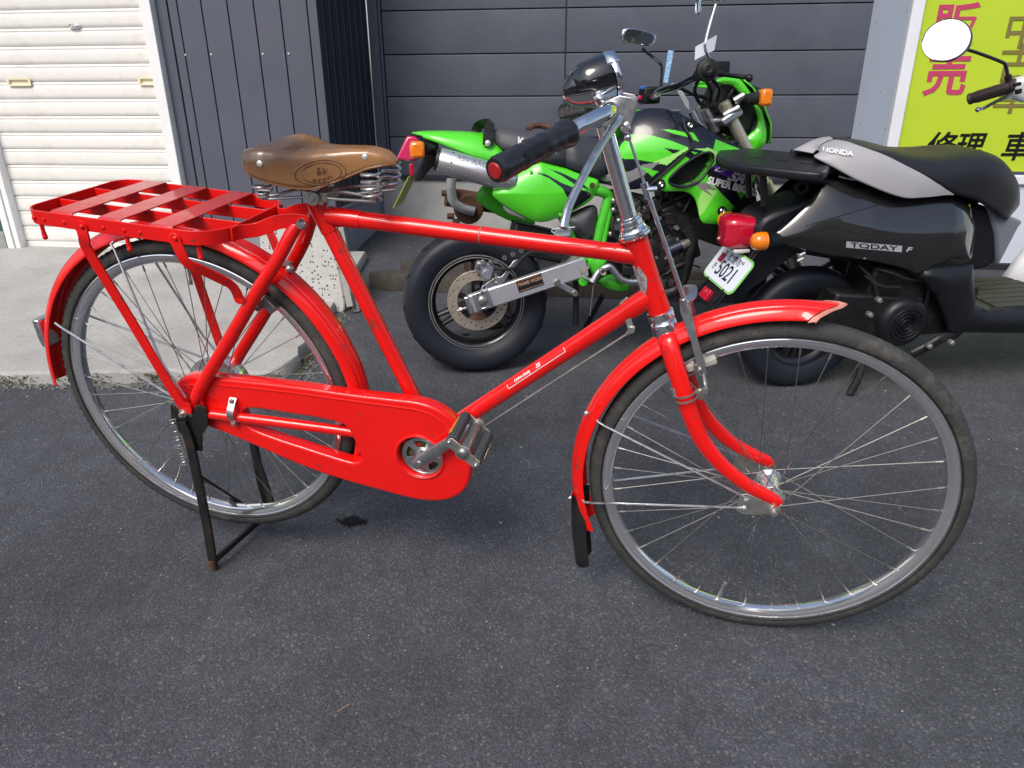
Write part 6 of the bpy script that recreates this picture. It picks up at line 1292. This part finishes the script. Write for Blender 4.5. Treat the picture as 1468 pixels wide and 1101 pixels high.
# licence plate
TL, TR_, BR_, BL = q2(250, 322, .085), q2(488, 470, -.085), q2(292, 748, -.085), q2(52, 552, .085)
pc_ = (TL+TR_+BR_+BL)/4; eu = unit(V(0, -1, 0)); ev = (TL+TR_-BR_-BL)/2; hgt = np.linalg.norm(ev); ev = unit(V(ev[0], 0, ev[2])); en = unit(np.cross(eu, ev)); en = en if en[0] < 0 else -en; wid = .205
def plate_f(lift=0): return lambda u, v, h: pc_+eu*u+ev*v+en*(h+lift)
def rrect(w_, h_, r_, n=6): return [(sx*(w_/2-r_)+r_*math.cos(a), sy*(h_/2-r_)+r_*math.sin(a)) for sx, sy, a0 in ((1, 1, 0), (-1, 1, 90), (-1, -1, 180), (1, -1, 270)) for a in np.radians(np.linspace(a0, a0+90, n))]
q = MB(); q.plate(rrect(wid+.012, hgt+.012, .022), [], plate_f(), .004, .001); sp(q, 'plate_frame', pbr('lime_plate_frame', (.25, .62, .16), .4))
q = MB(); q.plate(rrect(wid, hgt, .018), [], plate_f(.003), .002, .0004); sp(q, 'licence_plate', pbr('plate_white', (.72, .76, .84), .4))
dk = pbr('plate_ink', (.006, .02, .04), .4)
q = MB(); q.text('5021', hgt*.66, plate_f(.0045), .0008, bold=.0006, xs=.86); q.v = [tuple(V(*v)+eu*.012-ev*hgt*.12) for v in q.v]; sp(q, 'plate_number', dk)
q = MB(); q.text('仁豊市', hgt*.26, plate_f(.0045), .0008, xs=1.0); q.v = [tuple(V(*v)+ev*hgt*.28+eu*.010) for v in q.v]; sp(q, 'plate_city', dk)
q = MB(); q.text('き', hgt*.24, plate_f(.0045), .0008); q.v = [tuple(V(*v)-eu*.070-ev*hgt*.16) for v in q.v]; sp(q, 'plate_kana', dk)
q = MB(); q.box((0, 0, 0), (1, 1, 1)); q = MB(); q.plate([(-.078, hgt*.02), (-.048, hgt*.02), (-.048, hgt*.30), (-.078, hgt*.30)], [], plate_f(.0045), .0008); sp(q, 'plate_sticker', pbr('crimson_sticker', (.32, .02, .07), .4))
for uu in (-.055, .062):
    q = MB(); q.ball(plate_f(.005)(uu, hgt*.36, 0), .005, 6); sp(q, 'plate_bolt', M['steel'])
# rear mudguard and reflector
q = MB(); q.bar(pc_-en*.010+ev*(hgt*.5+.05), pc_-en*.010-ev*(hgt*.5+.075), .135, .010, up=en); sp(q, 'rear_mudguard', M['sdark'], bevel=.004)
A = q1l([(330, 470), (470, 530), (400, 580), (335, 640), (260, 690), (160, 735), (120, 735), (230, 610)], -.062); q = MB(); q.plate(A, [], lambda u, v, h: (u, -.060+h, v), .010, .002); sp(q, 'mudguard_flank', M['sdark'])
q = MB(); q.plate(A, [], lambda u, v, h: (u, .060+h, v), .010, .002); sp(q, 'mudguard_flank', M['sdark'])
q = MB(); c = pc_-ev*(hgt*.5+.045)+V(0, .012, 0); q.bar(c+ev*.018, c-ev*.018, .050, .014, up=en); sp(q, 'reflector', M['redlens'], bevel=.002)
q = MB(); c = q1(400, 540, -.064); q.lathe([(.0001, -.003), (.006, -.002), (.007, .002)], c, (0, 1, 0), 12); sp(q, 'mudguard_screw', M['black'])
# wheels
mwheel(scooter, .020, .205, .205, .040, .130, ph=.3); mwheel(scooter, 1.18, .205, .205, .040, .130, ph=.3)
# engine: fan cover and cases
fc_ = S(1296, 464, -.125)
q = MB(); q.lathe([(.0001, -.004), (.030, -.004), (.034, -.010), (.064, -.010), (.074, -.004), (.082, .010), (.086, .06), (.07, .10)], fc_, (0, 1, 0), 40); sp(q, 'fan_cover', M['sdark'])
for r_ in (.016, .028, .040, .052):
    q = MB(); q.lathe([(r_-.002, -.010), (r_, -.0145), (r_+.002, -.010)], fc_, (0, 1, 0), 36); sp(q, 'fan_grille_ring', M['black'])
def sblob(c, sz, name, rot=0, mat='engine', bev=.01):
    q = MB(); q.box(c, sz, Matrix.Rotation(R(rot), 3, 'Y')); return sp(q, name, M[mat], bevel=bev)
sblob(S(1230, 440, -.02), (.30, .18, .14), 'engine_case', 6); sblob(S(1270, 400, -.03), (.20, .14, .12), 'cylinder', 6); sblob(S(1330, 430, -.0), (.18, .20, .16), 'frame_box', 0)
q = MB(); q.tube(cr([S(1308, 508, -.13), S(1332, 496, -.14), S(1352, 484, -.14), S(1372, 478, -.12), S(1378, 470, -.10)], 5), .016, 12, flat=.6, flatdir=(0, 1, 0)); sp(q, 'exhaust_bracket', M['engine'])
for px, py in ((1332, 496), (1364, 491), (1247, 451), (1260, 430)):
    q = MB(); q.lathe([(.0001, -.010), (.006, -.010), (.009, -.005), (.009, .01)], S(px, py, -.16), (0, 1, 0), 8); sp(q, 'engine_bolt', M['zinc'])
for pts in ([(1255, 385, -.10), (1280, 392, -.12), (1300, 400, -.12), (1330, 405, -.10)], [(1290, 380, -.1), (1310, 392, -.12), (1345, 420, -.12)], [(1240, 395, -.1), (1262, 410, -.12), (1290, 412, -.12)], [(1230, 380, -.09), (1250, 400, -.11), (1258, 425, -.12)]):
    q = MB(); q.tube(cr([S(*p) for p in pts], 5), .005, 8); sp(q, 'cable', M['rubber'])
for px, py in ((1150, 364), (1147, 372)):
    q = MB(); q.tube([S(px-4, py+2, -.10), S(px+4, py-2, -.10)], .004, 6); sp(q, 'spring_coil', M['screw'])
# lower cover, floor board, leg shield
LC = [(1000, 640), (1015, 612), (1050, 598), (1225, 586), (1230, 690), (1235, 745), (1290, 768), (1420, 772), (1600, 780), (1600, 880), (1420, 872), (1120, 870), (1100, 800), (1065, 720)]
q = skin(q1l(LC, -.16), lambda X, Z: -.135+0*X, .006, .030, .02); thick(sp(q, 'lower_cover', M['sdark'], sharp=60), .004)
q = skin(q1l(LC, -.16), lambda X, Z: .135+0*X, .012, .030, .02, s=1); thick(sp(q, 'lower_cover', M['sdark'], sharp=60), .004)
fz = q1(1300, 770, -.155)[2]; fx0, fx1 = q1(1228, 680, -.1)[0]-.01, 1.0
q = MB(); q.box(((fx0+fx1)/2, 0, fz-.03), (fx1-fx0, .285, .06)); sp(q, 'floor_board', M['sdark'], bevel=.012)
for k in range(7):
    yy = -.115+k*.038; q = MB(); q.box(((fx0+fx1)/2+.02, yy, fz+.0015), (fx1-fx0-.08, .032, .005)); sp(q, 'floor_strip', M['sfloor'], bevel=.0015)
for px, py in ((1412, 443), (1430, 405)):
    c = Sz(px, py, fz+.004); q = MB(); q.lathe([(.0001, .001), (.010, .001), (.013, 0)], c, (0, 0, 1), 14); sp(q, 'floor_plug', M['black'])
sa0, sa1 = S(1431, 404, .13), S(1468, 350, .16); sd_ = unit(sa1-sa0); loops = []
for t in np.linspace(0, 1, 8):
    p = sa0+sd_*(t*.70) + V(.03*math.sin(t*2.6), 0, 0); hw = .13+.07*math.sin(t*math.pi*.8)
    loops.append([V(p[0]+.05*(1-(y_/hw)**2)*(.6+.4*t), y_, p[2]) for y_ in np.linspace(-hw, hw, 13)])
q = MB(); q.loft(loops, caps=False, closed=False); thick(sp(q, 'leg_shield', M['swhite'], sharp=60), .006)
q = MB(); q.box(V(sa0[0]+.10, 0, sa0[2]-.02), (.14, .24, .07), Matrix.Rotation(R(-25), 3, 'Y')); sp(q, 'shield_base', M['sdark'], bevel=.02)
q = MB(); lf = []
for t in np.linspace(0, 1, 8):
    p = sa0+sd_*(t*.70)+V(.13+.05*math.sin(t*2.6), 0, 0); hw = .10+.09*math.sin(t*math.pi*.8); lf.append([V(p[0]+.06*(1-(y_/hw)**2), y_, p[2]) for y_ in np.linspace(-hw, hw, 13)])
q.loft(lf, caps=False, closed=False); thick(sp(q, 'front_cover', M['sgrey'], sharp=60), .005)
stp = sa0+sd_*.70; q = MB(); q.tube([V(1.13, .05, .24), V(stp[0]+.04, 0, stp[2]-.04)], .022, 12); sp(q, 'fork_leg', M['sdark'])
q = MB(); loops = []
for a in np.linspace(R(20), R(165), 16):
    d = V(math.cos(a), 0, math.sin(a)); c = V(1.18, 0, .205)+d*.235; loops.append([c+V(0, y_, 0)+d*(.012-(y_/.06)**2*.03) for y_ in np.linspace(-.06, .06, 9)])
q.loft(loops, caps=False, closed=False); thick(sp(q, 'front_mudguard', M['sgrey']), .003)
# handlebar turned to the left
ge, gi = S(1390, 142, .245), S(1447, 125, .155); gd = unit(gi-ge); hub_ = V(stp[0]-.01, 0, stp[2]+.06)
q = MB(); q.lathe([(.0001, -.002), (.017, -.002), (.0185, .002), (.0165, .008), (.0165, .010), (.0175, .012), (.0175, .118), (.021, .122), (.021, .132)], ge, gd, 24); gr_ = sp(q, 'grip', pbr('brown_grip_rubber', (.040, .026, .026), .5, bump=.3, bscale=200))
for k in range(8):
    a = 2*math.pi*k/8; u_ = unit(np.cross(gd, V(0, 0, 1))); v_ = np.cross(gd, u_); o_ = (u_*math.cos(a)+v_*math.sin(a))*.0176
    q = MB(); q.tube([ge+gd*.02+o_, ge+gd*.108+o_], .0011, 5); sp(q, 'grip_rib', gr_.data.materials[0])
q = MB(); q.tube(cr([S(1403, 157, .235), S(1410, 155, .23), S(1425, 147, .205), S(1447, 136, .16), S(1456, 130, .14)], 4), [.0065]*3+[.0055]*8+[.007]*6, 10, flat=.8); sp(q, 'brake_lever', M['alu']); q = MB(); q.ball(S(1402, 157, .237), .0085, 8); sp(q, 'lever_ball', M['alu'])
q = MB(); c0, c1 = S(1450, 127, .15), hub_; loops = []
dn = unit(c1-c0); u_ = unit(np.cross(dn, V(0, 0, 1))); v_ = unit(np.cross(u_, dn)); Lh = np.linalg.norm(c1-c0)
for t, a_, b_ in ((0, .024, .030), (.06, .030, .040), (.4, .036, .046), (.8, .055, .05), (1.1, .06, .05), (1.5, .045, .045), (1.9, .03, .04)):
    loops.append([c0+dn*Lh*t+u_*a_*math.copysign(abs(math.cos(k))**.6, math.cos(k))+v_*b_*math.copysign(abs(math.sin(k))**.6, math.sin(k)) for k in np.linspace(0, 2*math.pi, 20, endpoint=False)])
q.loft(loops); sp(q, 'handlebar_cover', M['silverp'], sharp=50)
for px, py, w_, h_ in ((1458, 121, .020, .010), (1460, 131, .016, .014)):
    c = S(px, py, .105); q = MB(); q.box(c, (w_, .012, h_), Matrix.Rotation(R(-15), 3, 'Y')); sp(q, 'switch', M['black'], bevel=.002)
mc = S(1357, 58, .215)
q = MB(); q.tube(cr([S(1446, 116, .16), S(1444, 104, .16), S(1441, 93, .165), S(1434, 88, .17), S(1405, 77, .195), S(1386, 71, .21)], 4), .0052, 8); sp(q, 'mirror_stem', M['blackgloss'])
q = MB(); q.tube([S(1446, 118, .16), S(1445, 108, .16)], .010, 10); sp(q, 'mirror_boot', M['rubber'])
cl_ = V((CAMO-SF.O)@SF.X, (CAMO-SF.O)@SF.Y, (CAMO-SF.O)@SF.Z)
nm = unit(unit(cl_-mc)+V(-.30, 0, .38)); u_ = unit(np.cross(nm, V(0, 0, 1))); v_ = np.cross(u_, nm); rot_ = R(20)
e1 = u_*math.cos(rot_)+v_*math.sin(rot_); e2 = -u_*math.sin(rot_)+v_*math.cos(rot_)
sA, sB = .068, .061
q = MB(); loops = []
for h, k in ((.004, .94), (.005, 1.0), (.000, 1.03), (-.010, .97), (-.020, .72), (-.024, .3)):
    loops.append([mc+nm*h+e1*sA*k*math.cos(t)+e2*sB*k*math.sin(t) for t in np.linspace(0, 2*math.pi, 40, endpoint=False)])
q.loft(loops); sp(q, 'mirror_shell', M['blackgloss'])
q = MB(); q.add([mc+nm*.0052+e1*sA*.95*math.cos(t)+e2*sB*.95*math.sin(t) for t in np.linspace(0, 2*math.pi, 40, endpoint=False)], [tuple(range(40))]); sp(q, 'mirror_glass', pbr('silvered_glass', (.92, .93, .95), .02, 1))
# centre stand
for s in (-1, 1):
    q = MB(); q.tube(cr([V(.22, .07*s, .16), V(.20, .10*s, .07), V(.17, .115*s, .008)], 4), .012, 10); sp(q, 'centre_stand', M['engine'])
# ================================================================== SMALL THINGS IN THE YARD
def terrazzo():
    m = pbr('terrazzo', (.52, .51, .48), .8, var=.1, vscale=20, bump=.4, bscale=90); t = m.node_tree; N, L = t.nodes, t.links; p = N['Principled BSDF']; src = p.inputs['Base Color'].links[0].from_socket
    tc = N.new('ShaderNodeTexCoord'); v = N.new('ShaderNodeTexVoronoi'); v.inputs['Scale'].default_value = 78; L.new(tc.outputs['Object'], v.inputs['Vector'])
    s = N.new('ShaderNodeSeparateColor'); L.new(v.outputs['Color'], s.inputs[0]); a = N.new('ShaderNodeMapRange'); a.inputs[1].default_value = .48; a.inputs[2].default_value = .52; L.new(s.outputs[0], a.inputs[0])
    b_ = N.new('ShaderNodeMapRange'); b_.inputs[1].default_value = .34; b_.inputs[2].default_value = .27; L.new(v.outputs['Distance'], b_.inputs[0])
    q = N.new('ShaderNodeMath'); q.operation = 'MULTIPLY'; L.new(a.outputs[0], q.inputs[0]); L.new(b_.outputs[0], q.inputs[1])
    mx = N.new('ShaderNodeMix'); mx.data_type = 'RGBA'; L.new(q.outputs[0], mx.inputs[0]); L.new(src, mx.inputs[6]); mx.inputs[7].default_value = (.035, .032, .028, 1); L.new(mx.outputs[2], p.inputs['Base Color']); return m
M['terrazzo'] = terrazzo()
M['oldwood'] = pbr('weathered_wood', (.055, .047, .038), .9, var=.35, vscale=12, bump=.8, bscale=60, dirt=(.018, .016, .014), dscale=9, damt=.8)
M['greywood'] = pbr('grey_stake_wood', (.30, .295, .27), .85, var=.2, vscale=14, bump=.6, bscale=80)
def put(mb, name, mat, label, cat, base, bevel=0, group=None, sharp=35, rough=0):
    """one-mesh thing: vertices given in world coordinates, origin moved to its base"""
    mb.v = [tuple(V(*v)-V(*base)) for v in mb.v]; o = mb.build(name, mat, None, sharp=sharp, bevel=bevel); o.location = base; o['label'] = label; o['category'] = cat
    if group: o['group'] = group
    return o
DT = -.62
def Wd(px, py, d): return WF.w(WF.loc(px, py, d))
# speckled concrete kerb stone standing on end
q = MB(); ol = [(372, 318), (400, 312), (430, 310), (452, 316), (470, 345), (482, 372), (489, 404), (494, 446), (470, 452), (430, 452), (390, 452), (378, 400)]
fr0 = [Wd(x, y, DT) for x, y in cr(ol, 3, True)]; bk0 = [p+WF.Y*.11+V(0, 0, -.004) for p in fr0]
q.loft([fr0, bk0]); cgz = gnd(440, 448); put(q, 'terrazzo_block', M['terrazzo'], 'black speckled pale terrazzo block standing behind the bicycle frame', 'stone block', cgz, bevel=.008)
for k, (a, b_) in enumerate((((480, 330), (503, 440)), ((488, 326), (512, 447)))):
    p, p2_ = Wd(*b_, DT-.02+.03*k), Wd(*a, DT+.06+.03*k); q = MB(); q.bar(p2_, p, .030, .020, up=tuple(WF.Y)); put(q, 'wooden_stake', M['greywood'], ('grey wooden stake touching the speckled terrazzo block', 'grey wooden stake on the outer side of the other stake, away from the terrazzo block')[k], 'stake', p, bevel=.003, group='stakes beside the terrazzo block')
# sleepers along the foundation
e0 = gnd(528, 416); 
for k, (st_, L_, hgt_, dep, off_, lab) in enumerate(((e0, 1.75, .075, .10, .0, 'dark weathered timber lying on the ground behind the motorcycle rear wheel'), (e0+V(.13, .10, 0), 1.4, .09, .09, .088, 'upper weathered timber resting near the wall foundation behind the motorcycle'))):
    q = MB(); n = 26; loops = []
    for i in range(n+1):
        t = i/n; c = st_+WF.X*(L_*t); z = gz(c[1])+off_*.0; w2, h2 = dep*(1+random.uniform(-.03, .03)), hgt_*(1+random.uniform(-.05, .05)); k0 = .55 if i == 0 else 1
        ring_ = [(-.5, .02), (-.5, .85), (-.42, 1), (.42, 1), (.5, .85), (.5, .02)]
        loops.append([c+WF.Y*(a*w2*k0+.05)+V(0, 0, z-c[2]+b_*h2) for a, b_ in ring_])
    q.loft(loops); put(q, 'timber', M['oldwood'], lab, 'timber', st_+WF.Y*.05+V(0, 0, gz(st_[1])-st_[2]))
# rusty fitting and galvanised elbow by the wall
def Mw(px, py, off): return MF.w(Mo(px, py, off))
rb_ = Mw(700, 330, .42); rbase = V(rb_[0], rb_[1], gz(rb_[1]))
rf = thing('rusty_pump', 'rust brown iron pump with a bent grey pipe, by the wall foundation', 'pump', None, tuple(rbase))
def rp(mb, name, mat): mb.v = [tuple(V(*v)-rbase) for v in mb.v]; return mb.build(name, mat, rf)
q = MB(); q.lathe([(.0001, 0), (.10, 0), (.105, .02), (.085, .04), (.08, .20), (.10, .22), (.10, .25), (.06, .27), (.06, .34), (.0001, .36)], rbase, (0, 0, 1), 24); rp(q, 'pump_body', M['rust'])
q = MB(); q.tube([Mw(640, 282, .36), Mw(760, 300, .40)], .035, 16); rp(q, 'cross_pipe', M['rust'])
for px, py in ((636, 277), (640, 290), (644, 310), (652, 318)):
    q = MB(); q.tube([Mw(px-3, py, .36), Mw(px+7, py, .36)], .012, 6); rp(q, 'valve_bolt', M['rust'])
q = MB(); q.lathe([(.0001, -.02), (.05, -.02), (.055, 0), (.055, .03), (.0001, .035)], Mw(672, 300, .33), tuple(MF.Y), 18); rp(q, 'flange', M['rust'])
q = MB(); q.tube(cr([Mw(647, 256, .30), Mw(647, 275, .30), Mw(651, 290, .30), Mw(664, 299, .30), Mw(680, 303, .30)], 6), .0175, 16); rp(q, 'bent_pipe', pbr('galvanised_pipe', (.40, .41, .41), .5, .6, var=.25, vscale=30, bump=.2))
# paper tags tied to the motorcycle
q = MB(); A = [Mw(*p, .10) for p in ((951, 118), (957, 119), (966, 73), (958, 72))]; q.add(A+[p+MF.Y*.001 for p in A], [(0, 1, 2, 3), (7, 6, 5, 4), (0, 4, 5, 1), (1, 5, 6, 2), (2, 6, 7, 3), (3, 7, 4, 0)]); put(q, 'paper_tag', pbr('blue_print_paper', (.30, .50, .72), .6, var=.5, vscale=140), 'narrow blue and white paper tag sticking up from the motorcycle handlebar', 'tag', A[0])
q = MB(); A = [Mw(*p, -.20) for p in ((996, 86), (1024, 72), (1028, 50), (997, 67))]; q.add(A+[p+MF.Y*.001 for p in A], [(0, 1, 2, 3), (7, 6, 5, 4), (0, 4, 5, 1), (1, 5, 6, 2), (2, 6, 7, 3), (3, 7, 4, 0)]); put(q, 'paper_tag', pbr('white_paper', (.72, .74, .80), .6, var=.05), 'white paper tag hanging on the chromed motorcycle mirror stem', 'tag', A[0])
# brown leather strap lying over the wall side of the motorcycle seat
q = MB(); q.tube(cr([Mw(757, 186, .10), Mw(763, 181, .12), Mw(775, 180, .14), Mw(790, 184, .14), Mw(800, 190, .14)], 4), .010, 8); put(q, 'leather_strap', pbr('brown_strap', (.10, .045, .025), .6), 'brown strap lying across the far side of the motorcycle seat', 'strap', Mw(757, 186, .10))
# oil stain, twig, chips, grit and moss
def stain(px, py, rx, ry, n=46, seed=1):
    rs = random.Random(seed); c = gnd(px, py); P = []
    for i in range(n):
        a = 2*math.pi*i/n; r_ = .55+.35*rs.random()+.25*math.sin(a*3+seed)*rs.random(); P.append(c+V(rx*r_*math.cos(a), 0, 0)+GYV*ry*r_*math.sin(a)+NG*.0025)
    q = MB(); q.add([c+NG*.0025]+P, [(0, i+1, (i+1) % n+1) for i in range(n)]); return q
M['oil'] = pbr('oil_soaked_asphalt', (.004, .004, .005), .5, spec=.2, var=.4, vscale=120, bump=1, bscale=260)
rs = random.Random(9); b_ = MB()
for k in range(90):
    a = rs.uniform(0, 6.28); d_ = abs(rs.gauss(0, .55)); n = 9; c = gnd(505, 748)+V(.042*d_*math.cos(a), 0, 0)+GYV*.022*d_*math.sin(a)+NG*(.0022+k*.00001); r_ = rs.uniform(.003, .014)*(1.3-min(d_, 1))
    b_.add([c+V(r_*rs.uniform(.4, 1.2)*math.cos(t), 0, 0)+GYV*r_*rs.uniform(.4, 1.2)*math.sin(t) for t in np.linspace(0, 2*math.pi, n, endpoint=False)], [tuple(range(n))])
b_.build('oil_stain', M['oil'], None, flip=True, kind='structure')
for k, (px, py, r_) in enumerate(((640, 478, .03), (668, 480, .022))): stain(px, py, r_, r_*.5, 24, 5+k).build('oil_stain', M['oil'], None, kind='structure')
q = MB(); p, p2_ = gnd(484, 1020, .002), gnd(500, 1010, .002); q.tube([p, (p+p2_)/2+NG*.001, p2_], .0008, 6); put(q, 'twig', pbr('straw', (.34, .24, .14), .8), 'tiny pale twig lying on the open asphalt', 'twig', p)
def grit(name, spots, mat, lo_, hi_, seed):
    rs = random.Random(seed); q = MB()
    for c in spots:
        r_ = rs.uniform(lo_, hi_); rot = Matrix.Rotation(rs.uniform(0, 6), 3, 'Z') @ Matrix.Rotation(rs.uniform(0, 6), 3, 'X'); P = []
        for v in ((1, 0, 0), (-1, 0, 0), (0, 1, 0), (0, -1, 0), (0, 0, 1), (0, 0, -1)): w_ = rot @ (Vector(v)*r_*rs.uniform(.5, 1.1)); P.append(V(*w_)*V(1, 1, .7)+c)
        q.add(P, [(0, 2, 4), (2, 1, 4), (1, 3, 4), (3, 0, 4), (2, 0, 5), (1, 2, 5), (3, 1, 5), (0, 3, 5)])
    return q.build(name, mat, None, sharp=20)
rs = random.Random(4); sp_ = [gnd(rs.uniform(0, 1468), rs.triangular(420, 1100, 620), .0005) for _ in range(420)]
o = grit('white_grit', sp_, pbr('pale_grit', (.46, .45, .43), .8, var=.3, vscale=200), .0007, .0022, 2); o['kind'] = 'stuff'; o['label'] = 'pale grit scattered over the asphalt'
sp_ = []
for _ in range(900):
    x = rs.uniform(-2.0, -.74); sp_.append(V(x, 2.247-abs(rs.gauss(0, .020)), 0)); sp_[-1][2] = gz(sp_[-1][1])+.002
for _ in range(260):
    y = rs.uniform(2.26, 2.95); sp_.append(V(-.735+abs(rs.gauss(0, .03)), y, gz(y)+.002))
o = grit('gravel', sp_, pbr('grey_gravel', (.16, .155, .145), .9, var=.5, vscale=60), .003, .010, 3); o['kind'] = 'stuff'; o['label'] = 'grey gravel crumbs along the broken edge of the concrete apron'
sp_ = []
for cx in (-1.84, -1.70, -1.20, -1.02, -.92, -.82, -1.45):
    for _ in range(130): x = rs.gauss(cx, .04); y = slab_edge(min(x, -.80))-abs(rs.gauss(.004, .008)); sp_.append(V(x, y, gz(y)+rs.uniform(0, .035)))
for _ in range(220): y = rs.uniform(2.28, 2.6); sp_.append(V(-.745+abs(rs.gauss(0, .014)), y, gz(y)+rs.uniform(0, .02)))
o = grit('moss', sp_, pbr('dry_moss', (.075, .080, .028), .95, var=.5, vscale=80), .002, .006, 6); o['kind'] = 'stuff'; o['label'] = 'dull green moss along the concrete edge'
